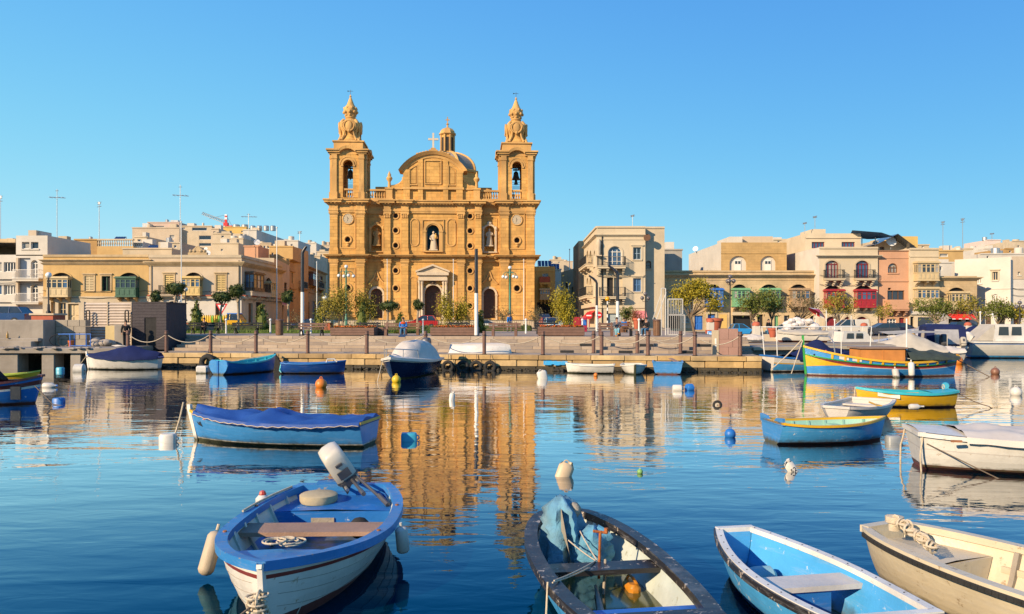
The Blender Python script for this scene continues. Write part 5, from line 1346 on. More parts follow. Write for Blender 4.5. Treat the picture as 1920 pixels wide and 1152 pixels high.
 if ribs:
  for i in range(1,ribs[0]):
   t=i/ribs[0]
   for sd in (-1,1):
    q=MB(); z1=h.zs(t)-.03; x=h.p(t,.8,1)[0]; zz=[max(floor,h.zk(t)+.04)+(z1-floor)*k/4 for k in range(5)]
    zz=[min(z,z1) for z in zz]
    q.loft([[(x-.022,sd*(h.inner_w(t,z,.03)),z),(x+.022,sd*(h.inner_w(t,z,.03)),z),(x+.022,sd*(h.inner_w(t,z,.065)),z),(x-.022,sd*(h.inner_w(t,z,.065)),z)] for z in zz],True,True,True); q.build('rib',ribs[1],b)
 if stem:
  q=MB(); pts=[h.p(1,k/6,1) for k in range(7)]; pts=[(p[0],0,p[2]) for p in pts]; top=pts[-1]
  q.loft([[(p[0]-.04,-stem[1],p[2]),(p[0]+.035,-stem[1]*.6,p[2]),(p[0]+.035,stem[1]*.6,p[2]),(p[0]-.04,stem[1],p[2])] for p in pts+[(top[0]+.01,0,top[2]+stem[2])]],True,True,True); q.build('stem_post',stem[0],b)
 b['_']=0; del b['_']
 return b

def cover(parent,h,name,m,ridge,t0=0.0,t1=1.0,skirt=.12,seed=1,wr=.03,ov=.03,peak=None,n=34,k=15,lace=None,ex=1.7):
 """canvas laid over the gunwales with a ridge, folds and a skirt"""
 rows_=[]; q=MB()
 for i in range(n+1):
  t=t0+(t1-t0)*i/n; w_=h.hw(min(max(t,0),1))+ov; x=h.p(min(t,1),1,1)[0]; zs_=h.zs(t); r_=ridge(t); row=[]
  for j in range(k+1):
   s_ = -1+2*j/k; a=abs(s_)
   z=zs_+.02+r_*(1-a **ex)+(wr*mnoise.noise(Vector((x*2.3+seed,s_*2.2,seed)))+wr*.6*abs(math.sin(x*7+s_*4+seed))*mnoise.noise(Vector((x*1.1,s_,seed+4))))*(1-a **6)
   row.append((x,s_*w_,z))
  sk=skirt*(1+.12*math.sin(i*.7+seed)+.10*mnoise.noise(Vector((i*.9,seed,0))))
  row=[(x,-w_-.03-.01*math.sin(i*2.1),zs_-sk)]+row+[(x,w_+.03+.01*math.sin(i*1.7),zs_-sk)]
  rows_.append(row)
 q.grid(rows_)
 if t0<=.001:
  r0=rows_[0]; q.add(r0+[(r0[0][0]-.012,r0[0][1],r0[0][2]),(r0[0][0]-.012,r0[-1][1],r0[-1][2])],[tuple(range(len(r0)))+(len(r0)+1,len(r0))])
 o=q.build(name,m,parent,50)
 if lace:
  for sd in (0,-1):
   q=MB(); pts=[Vector(r_[sd])+Vector((0,(-.015 if sd==0 else .015),.01+.018*((i % 2)))) for i,r_ in enumerate(rows_)]; q.tube(pts,.008,5); q.build('lacing',lace,o)
 return o

def rope(name,label,pts,r=.012,m=None,group=None,sag=0.0,n=10):
 P=[]
 for a,b in zip(pts,pts[1:]):
  a,b=Vector(a),Vector(b)
  for i in range(n):
   t=i/n; p=a.lerp(b,t); p.z -=sag*4*t*(1-t); P.append(p)
 P.append(Vector(pts[-1])); o=P[0].copy(); q=MB(); q.tube([p-o for p in P],r,6)
 return tag(q.build(name,m or M_rope,None,60,o),label,'rope',group)

def outboard(parent,x,y,z,ang=R(0),sc=1.0,cowl=None,leg=None,yaw=0,roll=0):
 T=Matrix.Translation((x,y,z)) @ Matrix.Rotation(roll,4,'X') @ Matrix.Rotation(yaw,4,'Z') @ Matrix.Rotation(ang,4,'Y') @ Matrix.Scale(sc,4)
 q=MB(T); q.box(-.05,.05,-.05,.05,-.62,.0); q.box(-.14,.05,-.03,.03,-.62,-.5); q.ball((-.02,0,-.66),.06,8,None,2.2,1,1)
 q.box(-.08,.16,-.08,.08,-.18,-.05); q.box(.10,.16,-.10,.10,-.3,.05)
 o=q.build('outboard_motor',leg or P_motor,parent,40)
 q=MB(T)
 def ring(k,z_): return [(.17*k*math.cos(a)*(1.15 if math.cos(a)<0 else 1)-.03,.125*k*math.sin(a),z_) for a in [2*PI*i/14 for i in range(14)]]
 def sq(k,z_,w_=.125,l0=.23,l1=.15): return [(-l0*k,-w_*.6*k,z_),(-l0*.8*k,-w_*k,z_),(l1*.8*k,-w_*k,z_),(l1*k,-w_*.6*k,z_),(l1*k,w_*.6*k,z_),(l1*.8*k,w_*k,z_),(-l0*.8*k,w_*k,z_),(-l0*k,w_*.6*k,z_)]
 q.loft([sq(.75,-.05),sq(.97,.02),sq(1.02,.18),sq(1.0,.32),sq(.9,.40),sq(.6,.44)],True,True,True); q.build('cowl',cowl or P_cowl,o,40)
 q=MB(T); q.loft([sq(1.035,.045),sq(1.035,.07)],True,True,True); q.box(-.245,-.232,-.05,.05,.16,.30); q.box(.14,.175,-.04,.04,.26,.29); q.box(.155,.17,-.07,.07,.1,.2); q.build('cowl_trim',P_motor,o)
 q=MB(T); [q.cyl((.16,a,.0),(.24,a,.0),.02,None,8) for a in (-.07,.07)]; q.build('clamp_screw',M_metal,o)
 q=MB(T); q.cyl((.12,.03,.03),(.62,.05,.06),.018,None,8); q.cyl((.5,.045,.05),(.64,.05,.062),.025,None,8); q.build('tiller',P_motor,o)
 q=MB(T)
 for i in range(3): a=i*2*PI/3; q.add([(-.17,0,-.66),(-.15,.11*math.cos(a),-.66+.11*math.sin(a)),(-.19,.11*math.cos(a+.7),-.66+.11*math.sin(a+.7))],[(0,1,2)])
 q.build('propeller',P_motor,o); return o

def oar(parent,p0,p1,m=None):
 p0,p1=Vector(p0),Vector(p1); d=(p1-p0).normalized(); q=MB(); q.cyl(p0,p1-d*.45,.022,None,8)
 s_=d.cross(Vector((0,0,1))).normalized()*.06; a=p1-d*.45
 q.add([a-s_*.4,p1-s_,p1+s_,a+s_*.4]+[v+Vector((0,0,.018)) for v in (a-s_*.4,p1-s_,p1+s_,a+s_*.4)],[(0,1,2,3),(7,6,5,4),(0,4,5,1),(1,5,6,2),(2,6,7,3),(3,7,4,0)])
 return tag(q.build('oar',m or P_yellow,None,40),None)

def fender(label,p0,p1,r,m,name='fender'):
 p0,p1=Vector(p0),Vector(p1); d=p1-p0; q=MB()
 q.tube([(0,0,0),d*.04,d*.12,d*.88,d*.96,d],[r*.3,r*.75,r,r,r*.75,r*.3],14); e=q.build(name,m,None,40,p0)
 t=MB(); t.tube([d * -.02,d * -.16],r*.22,8); t.build('eye',m,e)
 return tag(e,label,'fender')
M_fend=mat('dirty_white_fender',(.55,.45,.32),.6,.15,5,.15,20,stain=.55,stain_col=(.22,.15,.08))

# ---- 1 white and blue boat with the outboard -----------------------
h1=Hull(3.4,1.50,.40,.15,.02,.17,.66,0,.10,-.02,.62,.25,.42,2.5,.92)
b1_loc,b1_rz=(-1.86,7.48),math.atan2(-3.38,.10)
b1=boat('motor_boat','white and blue open wooden boat with a tilted cream outboard in the near left',b1_loc,b1_rz,h1,
   [(.30,P_anti),(.80,P_white),(.85,P_oxide),(.93,P_white),(1,P_rimblue)],paint('boat_inside_blue_paint',(.035,.19,.55),(.5,.52,.5),amt=.61),P_rimblue,.075,.06,.03,
   [(.455,.36,.075,P_wood)],.04,'motor boat',None,(9,P_palein),(P_white,.032,-.03),None,[(.77,1.0,.05,P_rimblue),(.0,.21,.12,P_mblue)],za=.10)
o1=MB()
for sd in (-1,1):
 ts=[.05+i*.02 for i in range(33)]
 o1.loft([[(h1.p(t,.8,1)[0],sd*(h1.inner_w(t,z_,.037)),z_) for z_ in (h1.zs(t)-.24,h1.zs(t)-.05)] for t in ts],False)
o1.build('pale_inner_plank',P_palein,b1,40)
q=MB(); q.box(-.985,-.955,-.22,.02,.10,.22); q.build('name_plate',P_greywood,b1)
q=MB(); q.box(-1.73,-1.63,-.3,.14,.26,.46); q.build('motor_board',P_mblue,b1)
outboard(b1,-1.76,.02,.48,R(24),1.0,P_cowl,None,R(14),R(34))
q=MB()
for sd in (-1,1):
 for h_ in (.42,.58,.72): q.tube([tuple(Vector(h1.p(t,h_,sd))+Vector((0,sd*.001,0))) for t in [.02+.95*i/24 for i in range(25)]],.0022,5)
q.build('plank_seam',mat('dark_seam',(.30,.26,.22),.8,.3,9),b1)['kind'] = 'stuff'
for t in (.30,.62):
 for sd in (-1,1): q=MB(); x=h1.p(t,1,1)[0]; q.cyl((x,sd*(h1.hw(t)-.03),h1.zs(t)-.02),(x,sd*(h1.hw(t)-.03),h1.zs(t)+.025),.018,None,8); q.build('thole_socket',P_rust,b1)
q=MB(); q.ball((-.62,.34,.20),.11,12); tag(q.build('black_ball_fender',M_rubber,None,60),'black rubber ball lying on the floor behind the brown thwart','fender').matrix_basis=Matrix.Translation((*b1_loc,0)) @ Matrix.Rotation(b1_rz,4,'Z')
q=MB(); rr=random.Random(12); [q.torus((.95+rr.uniform(-.05,.05),rr.uniform(-.1,.1),.485+i*.006),rr.uniform(.06,.1),.008,12,5,'z') for i in range(6)]
tag(q.build('rope_coil',M_rope,None,60),'loose pale rope coil on the small foredeck of the near boat','rope').matrix_basis=Matrix.Translation((*b1_loc,0)) @ Matrix.Rotation(b1_rz,4,'Z')
q=MB(); q.cyl((-1.2,.52,.33),(-1.62,.16,.52),.018,None,8); q.cyl((-1.15,.56,.31),(-1.3,.44,.38),.028,None,8); q.build('tiller_arm',P_motor,b1)
q=MB(); q.lathe([(.02,0),(.19,.0),(.205,.03),(.205,.085),(.18,.10),(.02,.102)],(-1.34,-.22,.302),22); tag(q.build('round_float',mat('old_float_cork',(.50,.41,.26),.8,.15,6,.3,25,stain=.5),None,40),'round weathered buff float lying on the stern bench','float')
bpy.data.objects['round_float'].matrix_basis=Matrix.Translation((*b1_loc,0)) @ Matrix.Rotation(b1_rz,4,'Z')
def W1(x,y,z): return Matrix.Translation((*b1_loc,0)) @ Matrix.Rotation(b1_rz,4,'Z') @ Vector((x,y,z))
# bow knot and mooring lines
q=MB(); rr=random.Random(8)
for i in range(14):
 a=rr.uniform(0,6.3); q.torus((1.76,rr.uniform(-.03,.03),.34-i*.012),.045+rr.uniform(0,.02),.010,10,5,rr.choice('xyz'))
kn=tag(q.build('rope_knot',M_rope,None,60),'tangled pale rope knot on the stem of the white and blue boat','rope'); kn.matrix_basis=Matrix.Translation((*b1_loc,0)) @ Matrix.Rotation(b1_rz,4,'Z')
for i,(e,lab) in enumerate((((2.3,-.55,0),'pale line running from the white bow into the water on its left'),((1.9,.03,-.02),'double pale line hanging down the white stem'),((1.9,.25,-.02),'short pale line hanging off the right of the white stem'))):
 rope('mooring_rope',lab,[W1(1.78,0,.30),W1(*e)],.008,M_rope if i else M_darkrope,None,.02)
fender('long dirty cream fender hung off the left bow of the white and blue boat',W1(.23,-.80,.40),W1(.38,-.86,.05),.07,M_fend)
fender('grey white fender hung off the right side of the white and blue boat',W1(.05,.83,.38),W1(.03,.85,.13),.06,mat('pale_fender',(.5,.48,.44),.6,.15,5,stain=.4))
fl=thing('plastic_float','small white float with a red cap beyond the left gunwale of the near boat','float',W1(-1.09,-.76,.38)); q=MB(); q.lathe([(.03,-.16),(.07,-.12),(.075,.02),(.04,.06)],(0,0,0),12); q.build('body',P_gel,fl,40); q=MB(); q.ball((0,0,.07),.04,8); q.build('cap',P_red,fl)
q=MB(); q.tube([(-1.5,-.55,.44),(-1.1,-.66,.435),(-.7,-.73,.43),(-.4,-.76,.43)],.012,6); r_=tag(q.build('gunwale_line',M_rope,None,60),'pale line lying along the left gunwale of the white and blue boat','rope'); r_.matrix_basis=Matrix.Translation((*b1_loc,0)) @ Matrix.Rotation(b1_rz,4,'Z')

# ---- 2 light blue boat with a black rim ----------------------------
h2=Hull(2.75,1.06,.40,.06,.02,.14,.80,.26,.05,0,.6,.25,.45,2.2,.62)
b2_loc=(.70,6.42); b2_rz=math.atan2(2.72,-.42)
b2=boat('rowing_boat','light blue flooded boat with a worn black rim and blue cloth at the bottom centre',b2_loc,b2_rz,h2,
   [(.20,P_weed),(.93,P_lblue),(1,P_white)],P_palein,P_black,.085,.055,.03,
   [(.50,.22,.07,P_black),(.09,.26,.06,paint('thwart_blue_paint',(.02,.13,.50),(.4,.45,.5),amt=.72))],.02,'rowing boat')
def water_in(parent,h,z,m,t0=.03,t1=.93,name='bilge_water'):
 q=MB(); ts=[t0+(t1-t0)*i/20 for i in range(21)]
 q.grid([[(h.p(t,.5,1)[0],-h.inner_w(t,z,.037),z) for t in ts],[(h.p(t,.5,1)[0],h.inner_w(t,z,.037),z) for t in ts]]); return q.build(name,m,parent)
water_in(b2,h2,.12,mat('murky_bilge_water',(.075,.075,.016),.04,.35,2.5,spec=.8))
q=MB(); q.grid([[(h2.p(t,.8,1)[0],s_*h2.inner_w(t,z,.031),z) for t in [.55+.42*i/14 for i in range(15)]] for s_,z in [(-1,.14),(-1,.25),(-1,.36)]]); q.grid([[(h2.p(t,.8,1)[0],h2.inner_w(t,z,.031),z) for t in [.55+.42*i/14 for i in range(15)]] for z in (.14,.25,.36)])
q.build('dark_blue_lining',P_mblue,b2,40)
def W2(x,y,z): return Matrix.Translation((*b2_loc,0)) @ Matrix.Rotation(b2_rz,4,'Z') @ Vector((x,y,z))
M_cloth=mat('faded_blue_cloth',(.07,.27,.43),.85,.35,5,.9,16,stain=.85,stain_col=(.30,.26,.19))
# blue cloth bundled over a small motor standing inside the bow
def drape(x,y,z0,z1,r0,r1,lean,seed,m,name,parent,n=22,k=12):
 rings=[]
 for i in range(k+1):
  v=i/k; r_=r0+(r1-r0)*v; ring=[]
  if i>=k-1: r_*=.75 if i==k-1 else .35
  for j in range(n):
   a=2*PI*j/n; f=1+.20*math.sin(5*a+seed+2*v)+.14*math.sin(9*a+3*v*seed)+.10*math.sin(11*v*PI+3*a)+.1*mnoise.noise(Vector((math.cos(a)*2,math.sin(a)*2,v*3+seed)))
   ring.append((x+lean[0]*v+r_*f*math.cos(a),y+lean[1]*v+r_*f*math.sin(a)*.85,z0+(z1-z0)*v+.02*math.sin(4*a+seed)))
  rings.append(ring)
 q=MB(); q.loft(rings,True,False,True); return q.build(name,m,parent,70)
mc=thing('cloth_bundle','faded blue and grey cloth tied over a motor in the bow of the flooded boat','cloth',W2(.78,.05,.04),b2_rz)
drape(.02,.06,.08,.66,.25,.15,(.06,.02),1.3,M_cloth,'upper_cloth',mc); drape(-.10,-.15,.02,.44,.22,.13,(-.02,-.02),3.1,M_cloth,'lower_cloth',mc)
q=MB(); rgs=[[(a_*.13+x_,y_,z_) for a_ in (-1,-.3,.4,1)] for x_,y_,z_ in ((-.02,.12,.58),(-.08,.10,.40),(-.14,.07,.22),(-.17,.05,.12))]; q.grid([[(p[0],p[1]-.02*math.sin(i*3+j),p[2]) for j,p in enumerate(r_)] for i,r_ in enumerate(rgs)])
for x_,y_,s_ in ((.06,-.03,.55),(.12,.02,.52)): q.ball((x_,y_,s_),.09,10,None,1.2,.8,.8)
q.build('grey_patch',mat('grey_sacking',(.32,.28,.22),.9,.2,5,.5,40),mc,60)
an=thing('anchor_stock','rusty iron rod standing beside the black thwart with cords tied to it','anchor',W2(.10,-.02,.22),b2_rz)
M_rust=mat('orange_rust',(.36,.11,.03),.9,.3,12,.5,60); q=MB(); q.cyl((0,0,-.02),(.03,-.02,.36),.012,None,6); q.cyl((.03,-.08,.34),(.03,.04,.36),.012,None,6); q.cyl((.03,-.07,.34),(.03,-.07,.38),.018,None,6); q.build('rod',M_rust,an); q=MB(); q.cyl((-.14,.0,-.12),(-.02,-.05,.14),.012,None,6); q.build('stick',P_greywood,an)
for k_,(a,c) in enumerate((((.62,.14,.40),(.12,0,.34)),((.66,.0,.44),(.12,-.02,.33)),((.12,0,.34),(-.62,.50,.44)),((.12,0,.31),(-.66,.52,.44)))):
 rope('cord',['thin pale cord from the blue cloth to the rusty rod','second pale cord crossing beside the first to the rusty rod','pale cord from the rusty rod over the left black rim','lower pale cord from the rusty rod over the left black rim'][k_],[W2(*a),W2(*c)],.006,M_rope,None,.01)
rope('mooring_rope','pale line hanging from the left black rim down the light blue side',[W2(-.64,.55,.44),W2(-.68,.57,.2),W2(-.75,.62,-.02)],.008)
q=MB(); q.bbox(-.11,.11,-.05,.05,0,.06,.03); q.tube([(-.05,-.03,.05),(-.04,0,.1),(.06,0,.1),(.07,.03,.05)],.012,6); tag(q.build('bailer',mat('orange_plastic',(.52,.20,.01),.45,.12,4),None,40,W2(.05,-.28,.12),b2_rz),'orange plastic bailer lying under the black thwart','bailer')
q=MB(); q.cyl((0,0,0),(.55,-.1,.03),.03,.012,8); tag(q.build('driftwood',P_greywood,None,None,W2(-.5,.12,.13),b2_rz),'pale piece of wood soaking in the bilge water','wood')

# ---- 3 light blue boat with a white rim ----------------------------
h3=Hull(2.2,.92,.36,.04,.02,.12,.84,.36,.04,0,.6,.2,.40,1.9,1)
b3_loc=(2.23,6.27); b3_rz=math.atan2(2.25,-.42)
b3=boat('rowing_boat','bright light blue boat with a white rim and one pale thwart in the near right',b3_loc,b3_rz,h3,
   [(.22,P_weed),(1,P_lblue)],P_lblue,P_white,.055,.03,.012,[(.46,.27,.07,P_grey)],.02,'rowing boat')
q=MB()
ts=[i/26 for i in range(27)]
for sd in (-1,1): q.loft([[(h3.p(t,1,1)[0],sd*(h3.hw(t)+a),h3.zs(t)+z_) for a,z_ in ((.012,-.05),(.03,-.05),(.03,.004),(.012,.004))] for t in ts],True,True,True)
x0=h3.p(0,1,1)[0]; q.box(x0-.03,x0-.013,-h3.hw(0)-.02,h3.hw(0)+.02,h3.zs(0)-.05,h3.zs(0)+.003); q.build('rub_strip',P_black,b3)
q=MB()
for i in range(13):
 t=.03+.94*i/12
 for sd in (-1,1): q.lathe([(.007,0),(.005,.004)],(h3.p(t,1,1)[0],sd*(h3.hw(t)-.022),h3.zs(t)+.012),6)
q.build('rim_nails',M_blackpaint,b3)['kind'] = 'stuff'
q=MB(); q.box(-.20,.02,-.16,.16,.03,.27); q.build('thwart_box',P_mblue,b3)
def W3(x,y,z): return Matrix.Translation((*b3_loc,0)) @ Matrix.Rotation(b3_rz,4,'Z') @ Vector((x,y,z))
q=MB(); q.lathe([(.03,0),(.09,.02),(.10,.08),(.10,.2),(.06,.24),(.03,.25)],(0,0,0),12); c_=q.build('plastic_canister',mat('pale_blue_plastic',(.22,.42,.52),.5,.1,5),None,40,W3(.62,.1,.09),(R(90),0,b3_rz)); tag(c_,'pale blue plastic canister lying in the far end of the white rimmed boat','canister')
q=MB(); rr=random.Random(3)
for i in range(8): q.torus((rr.uniform(-.08,.08),rr.uniform(-.06,.06),.01+i*.004),rr.uniform(.05,.1),.008,12,5,'z')
tag(q.build('coiled_rope',mat('green_rope',(.03,.07,.05),.9,.3,20),None,60,W3(.36,.05,.03)),'dark green coil of rope on the floor of the white rimmed boat','rope')

# ---- 4 cream boat at the right edge --------------------------------
h4=Hull(3.3,1.22,.44,.05,.02,.14,.8,.34,.06,0,.6,.3,.45,2.2,.75)
b4_loc=(3.98,5.64); b4_rz=math.atan2(1.45,-.70)
b4=boat('rowing_boat','cream open boat with a black rope fender strip and rope coil at its bow',b4_loc,b4_rz,h4,
   [(.2,P_anti),(1,P_cream)],P_cream,P_cream,.07,.045,.02,[(.42,.24,.10,P_greywood),(.12,.3,.10,P_cream)],.03,'rowing boat',None,None,None,None,[(.78,.985,.12,P_cream)])
q=MB()
for sd in (-1,1):
 for i in range(60):
  t=.02+.96*i/60; t2=t+.0152; q.loft([[(h4.p(u_,1,1)[0],sd*(h4.hw(u_)+a),h4.zs(u_)+z_) for a,z_ in ((.02,-.055),(.04,-.052),(.042,-.02),(.02,-.015))] for u_ in (t,t2)],True,True,True)
q.build('black_rope_strip',M_rubber,b4)['kind'] = 'stuff'
for sd in (-1,1):
 q=MB(); q.loft([[(h4.p(t,.8,1)[0],sd*(h4.inner_w(t,h4.zs(t)-.2,.02)-a),h4.zs(t)-z_) for a,z_ in ((0,.22),(.03,.22),(.03,.17),(0,.17))] for t in [.05+.7*i/14 for i in range(15)]],True,True,True); q.build('inner_stringer',P_cream,b4)
 for t in (.2,.35,.52,.66,.72):
  q=MB(); x=h4.p(t,.8,1)[0]; z1=h4.zs(t)-.04; q.loft([[(x-.02,sd*h4.inner_w(t,z,.03),z),(x+.02,sd*h4.inner_w(t,z,.03),z),(x+.02,sd*h4.inner_w(t,z,.08),z),(x-.02,sd*h4.inner_w(t,z,.08),z)] for z in (.06,.2,z1)],True,True,True); q.build('rib',P_greywood,b4)
def W4(x,y,z): return Matrix.Translation((*b4_loc,0)) @ Matrix.Rotation(b4_rz,4,'Z') @ Vector((x,y,z))
q=MB(); rr=random.Random(6)
q.lathe([(.05,0),(.05,.06),(.075,.07),(.075,.12),(.03,.13)],(0,0,0),10)
for i in range(26):
 v=i/25; q.torus((-.05-.42*v+rr.uniform(-.02,.02),.02+.12*v+rr.uniform(-.02,.02),.09-.10*v+rr.uniform(-.01,.02)),.042,.011,9,5,rr.choice('xyz'))
tag(q.build('rope_coil',M_rope,None,60,W4(1.42,.10,.50),b4_rz),'knotted buff rope coiled over the bow post of the cream boat','rope')

# ---- 5 white covered boat at the right ------------------------------
h5=Hull(4.6,1.62,.52,.1,.06,.2,.62,0,.25,.12,.55,.3,.45,2.2)
b5_loc=(8.55,12.15); b5_rz=math.atan2(-.55,2.2)
b5=boat('covered_boat','white boat under a white tarpaulin at the right edge of the water',b5_loc,b5_rz,h5,[(.2,P_anti),(.25,P_maroon),(.62,P_white),(.65,P_grey),(1,P_white)],None,P_white,.08,.05,.03,(),.1,'covered boat')
cover(b5,h5,'tarpaulin',P_whitetarp,lambda t: .02+.10*math.sin(PI*min(1,max(0,(t-.10)/.9)))+.06*math.sin(9*t) **2,.13,1,.07,3,.06)
q=MB(); tt=[.0+.14*i/6 for i in range(7)]; q.grid([[(h5.p(t,1,1)[0],s_*h5.hw(t),h5.zs(t)+.02+.03*(1-s_*s_)) for t in tt] for s_ in (-1,-.5,0,.5,1)]); q.build('stern_deck',P_white,b5,40)
q=MB(); q.box(-1.95,-1.8,-.83,-.795,.50,.53); q.build('rusty_cleat',mat('rust_brown',(.3,.12,.05),.8,.2,6),b5)
def W5(x,y,z): return Matrix.Translation((*b5_loc,0)) @ Matrix.Rotation(b5_rz,4,'Z') @ Vector((x,y,z))
rope('mooring_rope','loop of pale rope hanging off the left corner of the white covered boat',[W5(-2.30,.44,.56),W5(-2.36,.48,.25),W5(-2.36,.5,-.02)],.016,None,None,.03)
rope('mooring_rope','pale rope hanging off the near stern corner of the white covered boat',[W5(-2.25,-.50,.56),W5(-2.3,-.54,.25),W5(-2.28,-.52,-.02)],.014)
rope('mooring_rope','dark line slanting down the side of the white covered boat',[W5(-2.2,-.5,.42),W5(-1.3,-.86,-.02)],.009,M_darkrope)

# ---- 6 blue covered boat --------------------------------------------
h6=Hull(3.62,1.42,.42,.16,.04,.16,.72,0,.16,0,.55,.3,.42,2.2,.9)
b6_loc=(-4.40,15.1); b6_rz=math.atan2(.62,-3.5)
b6=boat('covered_boat','light blue boat under a deep blue laced tarpaulin on the left',b6_loc,b6_rz,h6,[(.16,P_weed),(.20,P_white),(.90,P_sky),(.96,P_yellow),(1,P_sky)],None,P_yellow,.06,.035,.02,(),.1,'covered boat',None,None,(P_white,.045,.10))
cover(b6,h6,'tarpaulin',P_bluetarp,lambda t: .05+.13*math.exp(-((t-.52)/.05) **2)+.07*max(0,(t-.3)),0,.95,.05,2,.09,.03,lace=M_rope)
def W6(x,y,z): return Matrix.Translation((*b6_loc,0)) @ Matrix.Rotation(b6_rz,4,'Z') @ Vector((x,y,z))
rope('mooring_rope','thick pale rope hanging from the white stem of the blue covered boat',[W6(1.93,.02,.72),W6(2.02,.05,.3),W6(2.12,.10,-.03)],.018,None,None,.02)
em=MB(T=None); P_=h6.p(.86,.78,1); em.box(P_[0]-.05,P_[0]+.04,P_[1]+.0,P_[1]+.02,P_[2]+.06,P_[2]+.14); em.build('red_badge',P_red,b6)
em=MB(); P_=h6.p(.91,.70,1); em.add([(P_[0]+a,P_[1]+.022-a*.3,P_[2]+c) for a,c in ((-.07,-.05),(-.03,.0),(-.01,.05),(.03,.02),(.08,.05),(.03,-.02),(.0,-.03))],[(0,1,2,3,4,5,6)]); em.build('fish_emblem',M_blackpaint,b6)

# ---- 7 light blue rowing boat on the right --------------------------
h7=Hull(2.3,1.12,.36,.09,.05,.14,.80,0,.12,-.03,.6,.3,.42,2.1)
b7=boat('rowing_boat','sky blue rowing boat with a yellow rim and notched stern board on the right',(6.02,15.25),math.atan2(.28,2.0),h7,[(.14,P_anti),(.96,P_lblue),(1,P_yellow)],P_mintin,P_yellow,.045,.03,.02,[(.62,.2,.1,P_mintin),(.35,.2,.1,P_mintin)],.06,'rowing boat',None,(7,P_mintin),None,P_sky)
q=MB(); x0=h7.p(0,1,1)[0]; q.prism([(-.46,.36),(-.46,.50),(-.20,.48),(-.12,.42),(.12,.42),(.2,.48),(.46,.50),(.46,.36)],x0-.02,x0+.03); q.T=None
q.v=[(y,x,z) for x,y,z in q.v]; q.build('stern_board',P_sky,b7)
# ---- 8 grey dinghy ---------------------------------------------------
h8=Hull(2.5,1.25,.34,.05,.05,.12,.82,.42,.05,0,.6,.25,.45,2.2,.8)
b8=boat('dinghy','pale grey dinghy with a yellow oar behind the sky blue rowing boat',(7.95,18.6),math.atan2(-1.5,-1.3),h8,[(1,P_grey)],P_grey,P_grey,.06,.04,.025,[(.5,.22,.08,P_grey),(.16,.28,.08,P_grey)],.05,'dinghy')
tag(oar(None,(8.25,18.55,.40),(8.0,17.5,.42)),'yellow oar laid across the pale grey dinghy','oar')
# ---- 9 yellow boat ---------------------------------------------------
h9=Hull(2.55,1.05,.38,.13,.06,.13,.45,0,.10,.05,.6,.3,.45,2.2)
b9=boat('rowing_boat','bright yellow rowing boat with a turquoise rim and end deck',(10.45,21.4),math.atan2(.15,-2.3),h9,[(.08,P_anti),(.93,P_yellow),(1,P_cyan)],P_yellow,P_cyan,.06,.05,.02,[(.58,.2,.06,P_cyan),(.35,.2,.06,P_cyan)],.06,'rowing boat',None,None,None,None,[(.0,.28,-.01,P_cyan)])
q=MB(); P_=h9.p(.82,.8,1); Pb=h9.p(.62,.8,1); q.add([(P_[0],P_[1]+.025,P_[2]-.04),(Pb[0],Pb[1]+.025,Pb[2]-.06),(Pb[0],Pb[1]+.025,Pb[2]+.05),(P_[0],P_[1]+.025,P_[2]+.07)],[(0,1,2,3)]); q.build('white_name_patch',P_white,b9)
q=MB(); q.torus((-1.0,0,.52),.06,.012,12,6,'x'); q.build('rope_ring',M_rope,b9)
rope('mooring_rope','dark mooring rope slanting from the turquoise end of the yellow boat into the water',[(11.7,21.2,.42),(12.4,20.9,.05),(12.8,21.0,-.02)],.014,M_darkrope,None,.05)
rope('mooring_rope','pale rope hanging from the bow of the yellow boat',[(9.18,21.5,.5),(9.1,21.4,-.02)],.014)

# ---- 10 the painted fishing boat ------------------------------------
h10=Hull(6.25,2.0,.62,.62,.24,.3,.05,0,.12,.20,.55,.3,.48,2.1)
P_lz=paint('fishing_boat_blue_paint',(.05,.27,.62),None)
b10_loc=(15.15,33.1); b10_rz=math.atan2(.25,-6)
b10=boat('fishing_boat','traditional double ended fishing boat painted blue, yellow, red and green with high bow',b10_loc,b10_rz,h10,
   [(.27,P_anti),(.30,P_white),(.60,P_lz),(.63,P_white),(.685,P_red),(.765,P_maroon),(.80,P_green),(1,P_lz)],P_lz,P_yellow,.10,.07,.04,[(.3,.3,.2,P_lz)],.15,'fishing boat',None,None,(P_green,.05,.42),None,[(.80,.99,.08,P_green),(.01,.2,.06,P_green)],34)
q=MB()
for sd in (-1,1):
 q.grid([[tuple(Vector(h10.pm(t,h_,sd))+Vector((0,sd*.014,0))) for h_ in (lo(t),lo(t)+(hi_(t)-lo(t))*.5,hi_(t))] for lo,hi_ in [(lambda t: .635-.16*max(0,(t-.75)/.25),lambda t: .64+(.13)*max(0,(t-.75)/.25))] for t in [.75+.25*i/10 for i in range(11)]])
q.build('yellow_bow_panel',P_yellow,b10,40)
q=MB()
for sd in (-1,1): q.loft([[tuple(Vector(h10.pm(t,h_,sd))+Vector((0,sd*o_,0))) for h_,o_ in ((.765,.0),(.765,.03),(.80,.03),(.80,0))] for t in [.02+.96*i/30 for i in range(31)]],True,True,True)
q.build('green_rubbing_strake',P_green,b10)
